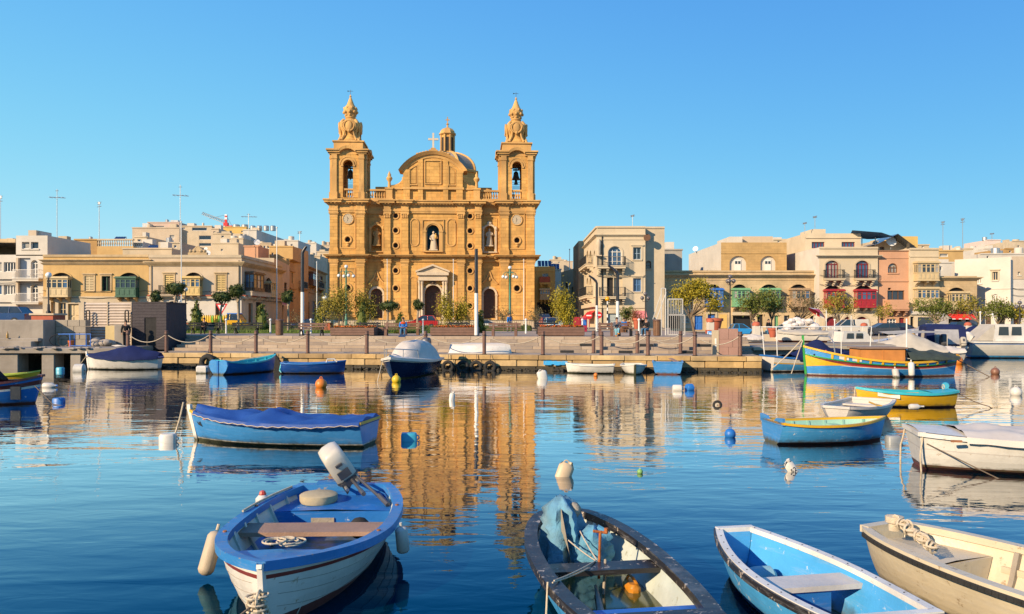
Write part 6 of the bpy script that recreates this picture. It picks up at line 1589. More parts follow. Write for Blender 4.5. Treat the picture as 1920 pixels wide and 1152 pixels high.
for sd in (-1,1):
 for i in range(11):
  t=.10+.74*i/10; q=MB(); q.loft([[tuple(Vector(h10.pm(t+a,h_,sd))+Vector((0,sd*o_,0))) for a,o_ in ((-.006,0),(-.006,.04),(.006,.04),(.006,0))] for h_ in (.80,.99)],True,True,True); q.build('stanchion',P_yellow,b10)
 q=MB(); q.ball((h10.p(.94,.8,sd)[0],h10.p(.94,.8,sd)[1]+sd*.01,h10.p(.94,.8,sd)[2]),.05,10,None,1,.4,.8); q.build('painted_eye',M_blackpaint,b10)
 for t0,t1 in ((.745,.80),(.67,.725)):
  q=MB(); q.grid([[tuple(Vector(h10.pm(t,h_,sd))+Vector((0,sd*.02,0))) for h_ in (.83,.965)] for t in (t0,(t0+t1)/2,t1)]); q.build('white_number_panel',P_white,b10)
q=MB(); x0=.15; q.slab([(-.75,-.62),(1.0,-.62),(1.0,.62),(-.75,.62)],.5,1.13); cb=q.build('engine_cabin',P_caramel,b10)
q=MB(); q.slab([(-.83,-.7),(1.08,-.7),(1.08,.7),(-.83,.7)],1.13,1.19); q.build('cabin_roof',mat('brown_grey_roof',(.25,.17,.13),.7,.15,2),cb)
q=MB(); q.box(.10,.14,.622,.635,.55,1.12); q.box(-.7,.05,.622,.63,.62,1.08); q.build('cabin_door',P_caramel,cb)
q=MB(); q.cyl((-.95,.3,.5),(-.95,.3,2.35),.03,None,8); q.build('short_mast',M_whitemetal,b10)
q=MB(); q.ball((2.0,-.55,.98),.06,8); q.build('red_lamp',P_red,b10)
cover(b10,Hull(2.0,1.5,.75,0,0,.1,.9,.9),'dark_canvas',mat('dark_green_canvas',(.03,.045,.04),.9,.2,3),lambda t: .12+.25*t,0,1,.08,5,.12)
bpy.data.objects['dark_canvas'].location=(-1.9,0,.02)
def W10(x,y,z): return Matrix.Translation((*b10_loc,0)) @ Matrix.Rotation(b10_rz,4,'Z') @ Vector((x,y,z))
fender('long white fender hung on the side of the painted fishing boat',W10(-.78,1.08,.62),W10(-.78,1.14,.05),.12,P_gel)
fender('short greyish fender low on the side of the painted fishing boat',W10(-.15,1.08,.36),W10(-.2,1.12,-.08),.13,P_grey)
rope('mooring_rope','yellowish rope from the high green stem down to the blue covered boat',[W10(3.15,0,1.5),W10(4.4,-.1,.25)],.025,None,None,.06)
rope('mooring_rope','pale rope hanging steeply from the high green stem',[W10(3.15,.05,1.45),W10(3.75,.5,.1)],.02)
rope('mooring_rope','dark rope slanting from the stern of the painted fishing boat into the water',[W10(-3.05,0,.7),W10(-4.1,.6,0)],.02,M_darkrope)
# ---- 11 blue white boat behind --------------------------------------
h11=Hull(4.6,1.7,.62,.1,.1,.2,.8,0,.25,.05,.55,.3)
b11=boat('covered_boat','white and blue boat with an orange stripe under a navy hood behind the fishing boat',(13.6,36.2),math.atan2(.8,4.2),h11,[(.2,P_anti),(.25,P_white),(.60,P_lblue),(.66,P_yellow),(.95,P_white),(1,P_mblue)],P_white,P_mblue,.08,.05,.03,(),.1,'covered boat',None,None,None,P_white)
cover(b11,h11,'navy_hood',P_navy,lambda t: .1+.65*math.exp(-((t-.52)/.16) **2)+.15*math.exp(-((t-.8)/.1) **2),.22,1,.1,4,.08)
q=MB()
for a in (-.8,.8): q.cyl((-2.1,a*.7,.6),(-2.2,a*.8,2.0),.022,None,6)
q.cyl((-2.2,-.7,1.98),(2.4,-.7,2.0),.02,None,6); q.cyl((-2.2,.7,1.98),(2.4,.7,2.0),.02,None,6); q.cyl((-2.2,-.64,1.98),(-2.2,.64,1.98),.02,None,6); q.cyl((2.3,-.7,.7),(2.4,-.7,2.0),.02,None,6); q.cyl((.9,-.7,.7),(.9,-.7,2.0),.02,None,6)
q.build('awning_frame',M_whitemetal,b11)
q=MB(); q.tube([(.6,-.75,.6),(.5,-.75,1.3),(.5,-.4,1.55),(.5,.4,1.55),(.5,.75,1.3),(.6,.75,.6)],.03,6); q.build('hood_hoop',M_metal,b11)

# ---- 12, 13 left edge -------------------------------------------------
h12=Hull(3.6,1.5,.60,.25,.18,.2,.1,0,.2,.25,.55,.3)
b12=boat('fishing_boat','dark blue double ended boat with a white line and tarpaulin at the left edge',(-14.75,22.0),math.atan2(-.3,-3),h12,[(.15,P_anti),(.62,P_mblue),(.70,P_white),(.85,P_maroon),(1,P_mblue)],P_mblue,P_maroon,.08,.05,.03,(),.1,'fishing boat')
cover(b12,h12,'beige_canopy',P_greytarp,lambda t: .55-.5*abs(t-.75),.35,1,.05,3,.06)
q=MB(); q.box(-1.45,-1.2,.43,.48,.15,.5); q.build('dark_number_board',M_blackpaint,b12)
rope('mooring_rope','dark rope running from the left edge boat into the water',[(-13.0,21.9,.5),(-12.4,21.7,.02),(-12.0,21.6,-.02)],.014,M_darkrope)
h13=Hull(2.2,.9,.32,.14,.05,.1,.6,0,.1)
b13=boat('rowing_boat','small yellow green boat half hidden behind the dark blue boat on the left',(-18.3,29.2),0.12,h13,[(.2,P_anti),(.9,P_yellow),(1,paint('boat_lime_paint',(.42,.50,.06)))],P_yellow,paint('boat_lime_paint',(.42,.50,.06)),.05,.04,.02,[(.5,.2,.08,P_yellow)],.05)
# ---- 14 white boat with navy cover -----------------------------------
h14=Hull(3.5,1.5,.55,.16,.05,.16,.35,0,.1,.08,.55,.3)
b14=boat('covered_boat','white boat under a dark navy cover beside the left jetty',(-18.05,37.35),math.atan2(.1,-3),h14,[(.12,P_mblue),(1,P_white)],None,P_mblue,.06,.05,.02,(),.1,'covered boat',None,None,(P_white,.04,.12))
cover(b14,h14,'navy_cover',P_navy,lambda t: .04+.52*max(0,1-abs(t-.40)/.55) **1.1,0,.95,.10,6,.03)
q=MB(); q.grid([[(.35+a-.25*k_,-.1+.06*k_,1.14-.035*abs(a)*3-.05*k_) for a in (-.3,0,.3)] for k_ in (0,1)]); q.build('white_patch',P_whitetarp,b14)
rope('mooring_rope','yellowish rope from the bow of the navy covered boat to the jetty',[(-19.75,37.3,.62),(-20.3,37.7,.15)],.016)
# ---- 15 heart shaped stern -------------------------------------------
h15=Hull(3.0,1.25,.48,.28,.12,.14,.62,0,.15,-.05,.6,.3)
b15=boat('rowing_boat','blue rowing boat showing its pale blue heart shaped stern to the camera',(-11.45,34.95),math.atan2(2.3,1.45),h15,[(.14,P_anti),(.94,P_mblue),(1,P_cyan)],P_cyan,P_cyan,.06,.05,.02,[(.62,.2,.1,P_cyan),(.36,.2,.1,P_cyan)],.08,'rowing boat',None,(8,P_cyan),None,P_sky)
q=MB(); hp=[(0,-.12)]+[(s_*x,z) for s_ in (1,) for x,z in ((.30,.0),(.50,.18),(.60,.38),(.55,.55),(.40,.62),(.22,.60),(.08,.55))]+[(0,.52)]+[(-x,z) for x,z in ((.08,.55),(.22,.60),(.40,.62),(.55,.55),(.60,.38),(.50,.18),(.30,.0))]
q.prism(hp,-1.58,-1.52); q.v=[(y,x,z) for x,y,z in q.v]; q.build('heart_stern_board',P_sky,b15)
q=MB(); q.box(-1.62,-1.57,-.05,.05,-.1,.6); q.build('rudder',P_mblue,b15)
tag(oar(None,(-11.8,34.75,.55),(-10.9,35.3,.72),M_rope),'pale oar lying inside the heart sterned boat','oar')
q=MB(); q.bbox(0,.5,0,.35,-.1,.32,.06); tag(q.build('white_float',P_gel,None,None,(-13.55,34.4,0)),'white block float beside the heart shaped stern','float')
# ---- 16 plain blue ----------------------------------------------------
h16=Hull(2.7,1.1,.44,.12,.04,.12,.72,0,.1,0,.6,.25)
b16=boat('rowing_boat','plain deep blue rowing boat moored close under the quay wall',(-8.5,34.6),math.atan2(.15,2.6),h16,[(.10,P_anti),(1,P_dblue)],P_dblue,P_mblue,.05,.04,.02,[(.55,.2,.08,P_mblue),(.3,.2,.08,P_mblue)],.06)
q=MB(); q.tube([(.55,-.35,.45),(.6,-.3,.62),(.9,-.3,.62),(1.0,-.3,.5)],.03,8); q.build('white_tube',P_gel,b16)
rope('mooring_rope','turquoise rope hanging at the stern of the plain blue boat',[(-9.85,34.3,.42),(-9.88,34.2,.15),(-9.8,34.15,.05)],.035,P_cyan)
# ---- 17 cuddy motor boat -----------------------------------------------
h17=Hull(4.4,1.95,.66,.20,.0,.25,.85,0,.45,0,.7,.4)
b17_loc,b17_rz=(-4.25,32.9),math.atan2(-3.4,-.7)
b17=boat('cabin_boat','white and navy motor boat under a white canopy seen from its bow',b17_loc,b17_rz,h17,[(.22,P_weed),(.86,mat('navy_gelcoat',(.012,.018,.055),.25,.2,1.5)),(.93,P_gel),(1,P_gel)],None,P_gel,.12,.08,.05,(),.2,'motor boat')
q=MB(); tt=[.45+.55*i/12 for i in range(13)]; q.grid([[(h17.p(t,1,1)[0],s_*h17.hw(t),h17.zs(t)+.02+.10*(1-s_*s_)) for t in tt] for s_ in (-1,-.5,0,.5,1)]); q.build('foredeck',P_gel,b17,40)
hc=Hull(3.0,1.66,.66,.12,0,.1,.92,.25,0,0); cv=cover(b17,hc,'canopy',P_whitetarp,lambda t: .74*(1-max(0,(t-.42)/.58) **2.4)*(1-.25*max(0,(.2-t)/.2)),0,1,.02,2,.04,0,ex=3.2); cv.location=(-.45,0,.03)
q=MB(); q.grid([[(-.45+.45+a*.30,-.34+b_*.3,1.72-.10*a-.02) for a in (0,1)] for b_ in (0,1)]); q.build('canopy_window',P_tint,b17)
q=MB(); q.tube([(.8,-.72,.8),(.9,-.7,1.1),(1.6,-.35,1.15),(1.95,0,1.18),(1.6,.35,1.15),(.9,.7,1.1),(.8,.72,.8)],.02,6); [q.tube([(1.6,a,.8),(1.6,a,1.15)],.016,6) for a in (-.35,.35)]; q.build('bow_rail',M_metal,b17)
outboard(b17,-2.4,0,.95,0,1.3,P_motor)
rope('mooring_rope','line dropping from the bow of the white canopied motor boat',[(-4.9,30.5,.8),(-5.0,29.8,-.02)],.015)
# ---- 18 overturned boat ------------------------------------------------
h18=Hull(3.0,1.25,.42,.05,.02,.08,.75,0,.1)
b18=boat('overturned_boat','white rowing boat turned upside down on the quay strip',(*Q(-1.75,1.75),1.12),R(QA)+PI,h18,[(.35,P_whitetarp),(1,P_white)],P_mblue,P_grey,.05,.05,.03,(),.05,'rowing boat'); b18.rotation_euler=(PI,0,R(QA))
# ---- 19 - 21 under the quay wall ------------------------------------------
h19=Hull(2.1,1.0,.36,.08,.03,.1,.75,0,.1)
boat('rowing_boat','plain white rowing boat with an orange float at its stern under the quay',(3.35,34.6),math.atan2(.35,-1.9),h19,[(.16,P_weed),(1,P_white)],P_white,P_white,.05,.04,.02,[(.5,.2,.08,P_grey)],.05)
h20=Hull(1.9,1.1,.36,.08,.03,.1,.7,0,.18)
boat('rowing_boat','small white boat with a dark stem pointing at the camera',(5.2,34.4),math.atan2(-1.6,-.12),h20,[(.3,P_weed),(.9,P_white),(1,P_mblue)],P_white,P_white,.05,.04,.02,[(.5,.2,.08,P_grey)],.05,'rowing boat',None,None,(P_weed,.05,.0))
h21=Hull(2.2,1.3,.50,.03,.03,.1,.95,.92,.04,0,.22,.12,.5,2)
boat('punt','square light blue punt with a plank across it under the quay',(6.75,34.85),math.atan2(1.8,.35),h21,[(.14,P_anti),(1,P_sky)],P_dblue,P_sky,.05,.04,.02,[(.5,.2,.06,P_dblue)],.08,'punt')
q=MB(); q.box(-.09,.09,-.9,.3,-.02,.02); tag(q.build('plank',P_wood,None,None,(6.95,34.8,.58),(R(6),0,.1)),'loose brown plank lying across the light blue punt','plank')
# ================================================================== TREES AND PLANTS
def leafm(name,col,isl=.22): return mat(name,col,.6,.18,1.5,island=isl,spec=.25)
L_olive=leafm('olive_leaf',(.27,.22,.03)); L_dark=leafm('dark_leaf',(.06,.08,.02)); L_green=leafm('green_leaf',(.13,.15,.025))
L_yel=leafm('yellow_green_leaf',(.32,.26,.02)); L_dry=leafm('dry_grey_leaf',(.16,.13,.06)); L_cyp=leafm('cypress_leaf',(.10,.12,.02)); L_red=leafm('rusty_leaf',(.22,.08,.03))
M_bark=mat('tree_bark',(.17,.12,.075),.95,.25,4,.6,25); M_palebark=mat('pale_bark',(.34,.26,.18),.9,.2,4,.5,25)

def leaves(blobs,n,size,seed,clump=.28,droop=0.0,hollow=.5):
 """leaf quads gathered in clumps through ellipsoids; returns verts, faces"""
 rg=np.random.default_rng(seed); vol=np.array([b[3]*b[4]*b[5] for b in blobs]) **.8; vol/=vol.sum()
 nc=max(6,n //45); V=[]
 bi=rg.choice(len(blobs),nc,p=vol); B=np.array(blobs)[bi]
 d=rg.normal(size=(nc,3)); d/=np.linalg.norm(d,axis=1)[:,None]
 r=(hollow+(1-hollow)*rg.random(nc)) **.7
 cc=B[:,:3]+d*B[:,3:6]*r[:,None]
 cs=clump*rg.uniform(.4,1.5,nc)
 k=rg.integers(0,nc,n)
 p=cc[k]+rg.normal(size=(n,3))*cs[k][:,None]*np.array([1,1,.8+droop])
 out=rg.random(n)<.14; p[out]+=rg.normal(size=(out.sum(),3))*clump*.8
 if droop: p[:,2] -=droop*np.abs(rg.normal(size=n))*cs[k]
 u=rg.normal(size=(n,3)); u[:,2] -=droop*1.5; u/=np.linalg.norm(u,axis=1)[:,None]
 w_=np.cross(u,rg.normal(size=(n,3))); w_/=np.linalg.norm(w_,axis=1)[:,None]
 s_=size*rg.uniform(.6,1.35,n)[:,None]
 v=np.stack([p-u*s_,p+w_*s_*.42,p+u*s_,p-w_*s_*.42],1).reshape(-1,3)
 return v,cc

def foliage(name,m,parent,blobs,n,size,seed,**kw):
 v,cc=leaves(blobs,n,size,seed,**kw)
 me=bpy.data.meshes.new(name); nf=len(v) //4
 me.vertices.add(len(v)); me.vertices.foreach_set('co',v.ravel())
 me.loops.add(len(v)); me.loops.foreach_set('vertex_index',np.arange(len(v),dtype=np.int32))
 me.polygons.add(nf); me.polygons.foreach_set('loop_start',np.arange(nf,dtype=np.int32)*4)
 me.update(calc_edges=True); me.materials.append(m)
 return link(name,me,parent),cc

def limb(q,a,b,r0,r1,rr,bend=.12,n=5):
 a,b=Vector(a),Vector(b); L_=(b-a).length; off=Vector((rr.uniform(-1,1),rr.uniform(-1,1),rr.uniform(-.3,.3)))*bend*L_
 q.tube([a.lerp(b,i/n)+off*math.sin(PI*i/n) for i in range(n+1)],[r0+(r1-r0)*i/n for i in range(n+1)],7)

def tree(label,px,Y,zb,blobs,n,size,m,trunk_h,r0=.12,cat='tree',name='tree',seed=1,group=None,stems=1,limbs=10,bark=None,lean=0.0,base=None,sc=None,**kw):
 """blobs in local metres: (x, y, z, rx, ry, rz)"""
 t=thing(name,label,cat,(X(px,Y),Y,gbase(px) if base is None else base),0,group); t.scale=(sc or (.74 if px<1250 else .92),)*3; rr=random.Random(seed)
 o,cc=foliage('crown',m,t,blobs,n,size,seed,**kw)
 q=MB()
 for k in range(stems):
  x0=(k-(stems-1)/2)*.22; top=Vector((lean+x0*2.2+rr.uniform(-.1,.1),rr.uniform(-.1,.1),trunk_h)); limb(q,(x0,0,-.1),top,r0,r0*.65,rr,.06,7)
  for i in range(limbs //stems): limb(q,top-Vector((0,0,rr.uniform(0,trunk_h*.2))),cc[rr.randrange(len(cc))],r0*.45,r0*.08,rr,.15)
 q.build('trunk',bark or M_bark,t,60); return t

# loose olive-like trees in the planters and the square
tree('large loose yellow green tree in front of the left church tower',640,52,0,[(-.9,0,2.6,.9,.8,.8),(.1,0,2.9,1.0,.8,.9),(-1.5,0,2.1,.5,.5,.5)],3600,.085,L_olive,1.5,.07,seed=2,stems=2,droop=.7,clump=.3,hollow=.2)
tree('loose yellow green tree joined to the large one, nearer the side door',682,52.5,0,[(0,0,2.6,.75,.7,1.0),(.5,0,2.1,.4,.4,.6),(-.3,0,1.5,.3,.3,.7)],2600,.085,L_olive,1.3,.06,seed=3,stems=2,droop=.7,clump=.28,hollow=.2)
tree('feathery yellow green tree left of the white flagpole by the main door',834,50,0,[(0,0,2.2,.55,.6,.95),(.35,0,1.5,.4,.4,.6)],2100,.08,L_yel,1.2,.05,seed=4,stems=2,droop=.6,clump=.26,hollow=.2)
tree('feathery yellow green tree beside the tall black and white post',868,50.5,0,[(0,0,2.1,.6,.6,.8),(-.2,0,1.5,.45,.4,.5)],2000,.08,L_yel,1.2,.05,seed=5,stems=3,droop=.6,clump=.26,hollow=.2)
tree('tall weeping yellow green tree beside the street right of the church',1055,55,0,[(0,0,2.6,.75,.8,1.2),(-.15,0,3.2,.5,.5,.7),(.3,0,1.6,.55,.5,.6)],4200,.09,L_yel,1.6,.07,seed=6,stems=1,droop=.9,clump=.28,hollow=.15,bark=M_palebark)
tree('thin dry tree before the right side door of the church',944,60,0,[(0,0,1.9,.7,.6,.55)],600,.08,L_dry,1.2,.05,seed=7,clump=.3,limbs=16)
tree('thin dry tree at the right corner of the church',1004,62,0,[(0,0,1.7,.75,.6,.6)],700,.08,L_dry,1.0,.05,seed=8,clump=.3,limbs=16)
tree('thin bare grey tree left of the large loose tree',615,60,0,[(0,0,2.0,.8,.6,.7)],350,.07,L_dry,1.2,.05,seed=9,clump=.3,limbs=18)
tree('low leafless shrub in the street left of the church',560,62,0,[(0,0,1.7,.8,.6,.6)],260,.07,L_dry,.9,.04,seed=10,clump=.3,limbs=16)
tree('small bushy rusty green tree in a pot by the grey garage door',1172,66,0,[(0,0,1.7,.55,.5,.7),(.5,0,1.9,.4,.4,.7)],1500,.09,L_green,1.0,.05,seed=11,clump=.25)
tree('reddish shrub beside the small bushy tree at the corner palace',1194,65,0,[(0,0,1.3,.5,.5,.7)],900,.08,L_red,.7,.04,seed=12,clump=.22,cat='shrub',name='shrub')
# right hand street trees
tree('big yellow green tree in front of the blue enclosed balcony',1303,60,0,[(-.6,0,3.7,1.1,1.0,.6),(.5,0,3.6,1.0,1,.6),(1.3,0,2.7,.7,.8,.6),(-1.2,0,3.0,.6,.7,.5),(0,0,4.2,.8,.7,.3)],5200,.10,L_yel,1.7,.12,seed=13,clump=.26,limbs=16,lean=-.3,hollow=.35)
tree('dark green tree between the two light green balconies',1410,66,0,[(-.5,0,3.0,.8,.7,.7),(.4,0,2.6,.7,.7,.6),(.9,0,3.3,.5,.5,.5)],2200,.10,L_green,1.4,.08,seed=14,clump=.26,limbs=16)
tree('leafy tree hiding the right light green balcony',1444,68,0,[(0,0,3.3,.8,.7,.8),(.4,0,2.6,.7,.6,.5)],1900,.10,L_green,1.5,.08,seed=15,clump=.26,limbs=16)
tree('airy tree in front of the tan enclosed balcony',1502,70,0,[(-.3,0,3.0,1.1,.8,.8),(.9,0,2.7,.8,.7,.7)],900,.09,L_dry,1.5,.07,seed=16,clump=.34,limbs=26)
tree('rusty yellow tree in front of the left red balcony',1572,68,0,[(-.5,0,2.6,.9,.8,.8),(.6,0,2.7,.9,.8,.8),(0,0,3.3,.7,.6,.4)],2100,.09,L_olive,1.2,.08,seed=17,clump=.3,limbs=22,bark=M_palebark)
tree('thin young tree before the salmon house',1655,68,0,[(0,0,2.3,.8,.6,.7)],700,.09,L_olive,1.4,.05,seed=18,clump=.28,limbs=16)
tree('spreading tree in front of the cream bay house',1755,68,0,[(-1.2,0,2.7,.9,.8,.5),(.4,0,2.6,1.1,.8,.55),(1.3,0,2.2,.7,.7,.4),(-.2,0,2.0,.8,.7,.4)],2600,.10,L_green,1.2,.09,seed=19,clump=.3,limbs=22,bark=M_palebark)
tree('airy tree to the right of the red shop awning',1828,68,0,[(-.6,0,2.8,.9,.7,.6),(.4,0,2.1,.7,.6,.6)],1300,.10,L_olive,1.2,.09,seed=20,clump=.3,limbs=22,bark=M_palebark,lean=.4)
tree('round bright green tree before the white gable house',1872,66,0,[(0,0,2.3,1.1,.9,.6),(.8,0,2.0,.6,.6,.4)],2400,.10,L_green,1.1,.08,seed=21,clump=.28,limbs=16)
tree('small yellow leaved tree at the right edge of the view',1909,66,0,[(0,0,2.0,.8,.7,.5)],1000,.10,L_yel,1.1,.06,seed=22,clump=.28,limbs=16)

# clipped lollipop trees
def topiary(label,px,Y,h,rx,rz_,seed,lean=0.0,base=G):
 t=thing('topiary_tree',label,'tree',(X(px,Y),Y,base),0,'clipped lollipop trees'); rr=random.Random(seed)
 q=MB(); q.ball((lean,0,h),.82,14,None,rx,rx,rz_*1.0); v,cc=leaves([(lean,0,h,rx*.95,rx*.9,rz_*.95)],1500,.065,seed,clump=.07,hollow=.92)
 q.v=[(x*1.0,y,z) for x,y,z in q.v]; k0=len(q.v); q.v+=[tuple(p) for p in v]; q.f+=[tuple(k0+4*i+j for j in range(4)) for i in range(len(v) //4)]; q.m+=[0]*(len(v) //4)
 q.build('crown',L_dark,t); q=MB(); limb(q,(0,0,-.05),(lean*.8,0,h-rz_*.5),.085,.06,rr,.07,8)
 for a in (-.5,.5): limb(q,(lean*.6,0,h*.72),(lean+a*rx,0,h-rz_*.3),.05,.03,rr,.05)
 q.build('trunk',M_palebark,t,60)
topiary('tall clipped lollipop tree above the dark kiosk on the left',337,52,2.9,.58,.40,31,-.25)
topiary('clipped lollipop tree beside the triangular road sign',418,54,2.38,.68,.34,32)
topiary('clipped round lollipop tree over the cab of the yellow truck',447,54,2.8,.52,.44,33,-.1)
topiary('small clipped lollipop tree in front of the street left of the church',540,56,2.45,.38,.42,34)
topiary('broad flat topped clipped tree left of the main door',724,50,1.72,.56,.26,35,.15)
topiary('small ball clipped tree on a crooked stem beside the main door',783,50,1.78,.25,.26,36,.05)
topiary('low clipped ball bush behind the shutter kiosk',293,62,2.6,.38,.5,37)
# conical cypress
def conifer(label,px,Y,h,r,seed,base=G):
 t=thing('cypress',label,'tree',(X(px,Y),Y,base),0,'small conical cypresses')
 bl=[(0,0,h*(.1+.8*i/6),r*(1-.75*i/6),r*(1-.75*i/6),h*.12) for i in range(7)]
 v,cc=leaves(bl,1700,.075,seed,clump=.08,hollow=.75); q=MB(); q.lathe([(r*.5,.05),(r*.8,h*.2),(r*.55,h*.55),(r*.2,h*.85),(.02,h*.97)],(0,0,0),10)
 k0=len(q.v); q.v+=[tuple(p) for p in v]; q.f+=[tuple(k0+4*i+j for j in range(4)) for i in range(len(v) //4)]; q.m+=[0]*(len(v) //4); q.build('crown',L_cyp,t)
 q=MB(); q.cyl((0,0,-.05),(0,0,h*.3),.05,.04,7); q.build('trunk',M_bark,t)
conifer('conical cypress left of the yellow gas truck',368,52,2.05,.48,41); conifer('conical cypress right of the yellow gas truck',491,54,2.0,.48,42)
conifer('conical cypress beside the globe lamp left of the church',599,54,1.8,.42,43); conifer('conical cypress under the loose trees by the left side door',678,50,1.9,.40,44)
conifer('thin conical cypress behind the seated man',750,50,1.35,.24,45); conifer('thin conical cypress right of the tall black and white post',900,52,1.45,.26,46)
# hedges
def hedge(label,x0,x1,y,h,seed):
 q=MB(); q.bbox(x0,x1,y,y+.7,G-.1,G+h*.85,.1); v,_=leaves([(x0+(x1-x0)*(i+.5)/40,y+.35,G+h*.45,(x1-x0)/70,.38,h*.5) for i in range(40)],3500,.07,seed,clump=.08,hollow=.85)
 k0=len(q.v); q.v+=[tuple(p) for p in v]; q.f+=[tuple(k0+4*i+j for j in range(4)) for i in range(len(v) //4)]; q.m+=[0]*(len(v) //4); return tag(q.build('hedge',L_dark),label,'hedge')
hedge('low dark clipped hedge along the lawn behind the benches on the left',-25.5,-15.6,59.0,.55,51); hedge('low dark clipped hedge in front of the church steps',-14.6,1.5,60.5,.5,52)
M_flower=mat('orange_flower',(.80,.20,.008),.6,.1,5,island=.2); M_flgreen=leafm('flower_leaf',(.05,.09,.02))

# ---- planters ---------------------------------------------------------
M_planter=mat('brown_planter_boards',(.16,.085,.06),.7,.2,4,.2,30,stain=.2)
def planter(label,px0,px1,Y,h,dep=1.1,seed=1,flabel=None):
 x0,x1=X(px0,Y),X(px1,Y); t=thing('planter',label,'planter',((x0+x1)/2,Y,G),R(QA*.6),'brown board planters'); L_=x1-x0
 for k in range(3):
  z0,z1=.04+k*h/3,.04+(k+1)*h/3-.012
  for y0,y1 in ((0,.05),(dep-.05,dep)): q=MB(); q.bbox(-L_/2,L_/2,y0,y1,z0,z1,.008); q.build('board',M_planter,t)
  for xx in (-L_/2-.0,L_/2-.05): q=MB(); q.bbox(xx+(.002 if xx<0 else -.002),xx+.05,.05,dep-.05,z0,z1,.008); q.build('board',M_planter,t)
 q=MB(); q.box(-L_/2+.05,L_/2-.05,.05,dep-.05,0,h-.05); q.build('soil',mat('dark_soil',(.035,.025,.018),.95,.3,6),t)
 if flabel:
  rg=np.random.default_rng(seed); n=int(L_*260); f=MB(); g_=MB()
  for i in range(n):
   x,y,z=rg.uniform(-L_/2+.08,L_/2-.08),rg.uniform(.06,dep-.06),h+rg.uniform(.02,.13); a=rg.uniform(0,6.28); s_=rg.uniform(.028,.05); tl=rg.uniform(-.6,.6)
   f.add([(x+s_*math.cos(a+k*PI/2.5),y+s_*math.sin(a+k*PI/2.5),z+s_*tl*math.cos(k*1.26)) for k in range(5)],[(0,1,2,3,4)])
   if i % 2==0: f.add([(x,y,z-.01),(x+.05,y+.02,z-.06),(x+.02,y-.03,z-.11)],[(0,1,2)],1)
  o=f.build('flowers',[M_flower,M_flgreen],None,None,((x0+x1)/2,Y,G),R(QA*.6)); tag(o,flabel,None,None,'stuff')
 return t
planter('long brown planter holding the loose trees by the left church tower',618,702,42.6,.40,1.2,1,'orange flowers in the planter under the loose trees')
planter('shorter dark brown planter at the right end of the long left planter',700,719,43.4,.42,.8,2)
planter('long brown planter in front of the main church door',806,894,42.2,.42,1.2,3,'orange flowers in the planter before the main door')
planter('long brown planter under the weeping tree right of the church',1008,1096,41.6,.44,1.2,4,'orange flowers in the planter under the weeping tree')
# ================================================================== QUAY FURNITURE
# bollards with ropes ------------------------------------------------------
def bollard(label,px,w_,z,h=1.08,first=[None]):
 k=(px-960)/F; a=R(QA); ux,uy=math.cos(a),math.sin(a); nx,ny = -uy,ux
 u=(k*(QO.y+ny*w_)-nx*w_)/(ux-k*uy); x,y=Q(u,w_)
 if first[0] is None:
  t=thing('bollard',label,'bollard',(x,y,z),0,'brown posts along the quay')
  q=MB(); q.lathe([(.085,0),(.085,h-.08),(.075,h-.07),(.075,h-.05),(.088,h-.04),(.088,h-.01),(.07,h)],(0,0,0),14); q.build('post',M_brownpost,t,40)
  q=MB(); q.lathe([(.12,0),(.12,.02),(.09,.03)],(0,0,0),14); q.build('base_plate',M_iron,t,40)
  q=MB(); q.torus((0,0,h-.18),.095,.018,14,6,'z'); q.build('rope_ring',M_iron,t,60); first[0]=t
 else: t=copy_tree(first[0],None,(x,y,z),random.uniform(0,6),label)
 return Vector((x,y,z+h-.18))
front=[(240,'brown post beside the dark kiosk, at the left end of the quay'),(312,'brown post behind the navy covered boat'),(395,'brown post above the big tyre on the quay wall'),(480,'brown post behind the heart sterned boat'),(577,'brown post behind the plain blue boat'),
   (688,'brown post left of the white canopied motor boat'),(798,'brown post just right of the white canopied motor boat'),(908,'brown post in front of the overturned white boat'),(1018,'brown post above the blue paint patch on the wall'),
   (1128,'brown post above the plain white rowing boat'),(1215,'brown post between the small white boat and the light blue punt'),(1303,'brown post right of the light blue punt'),(1388,'brown post beside the pink stone box')]
FR=[bollard(l,px,.35,.70) for px,l in front]
back=[(1113,'rear brown post on the steps left of the seated woman'),(1195,'rear brown post on the steps right of the seated woman'),(1276,'rear brown post on the steps behind the light blue punt')]
BK=[bollard(l,px,2.35,.70) for px,l in back]
names=['dark kiosk','navy covered boat','big tyre','heart sterned boat','plain blue boat','left side of the motor boat','right side of the motor boat','overturned boat','blue paint patch','plain white boat','light blue punt','end of the quay']
for i in range(12): rope('barrier_rope','sagging pale rope between posts near the '+names[i],[FR[i],FR[i+1]],.022,M_rope,'ropes between the brown posts',.40,14)
for i,l in enumerate(('rear sagging rope below the seated woman','rear sagging rope left of the pink stone box')): rope('barrier_rope',l,[BK[i],BK[i+1]],.02,M_rope,'ropes between the brown posts',.3,14)
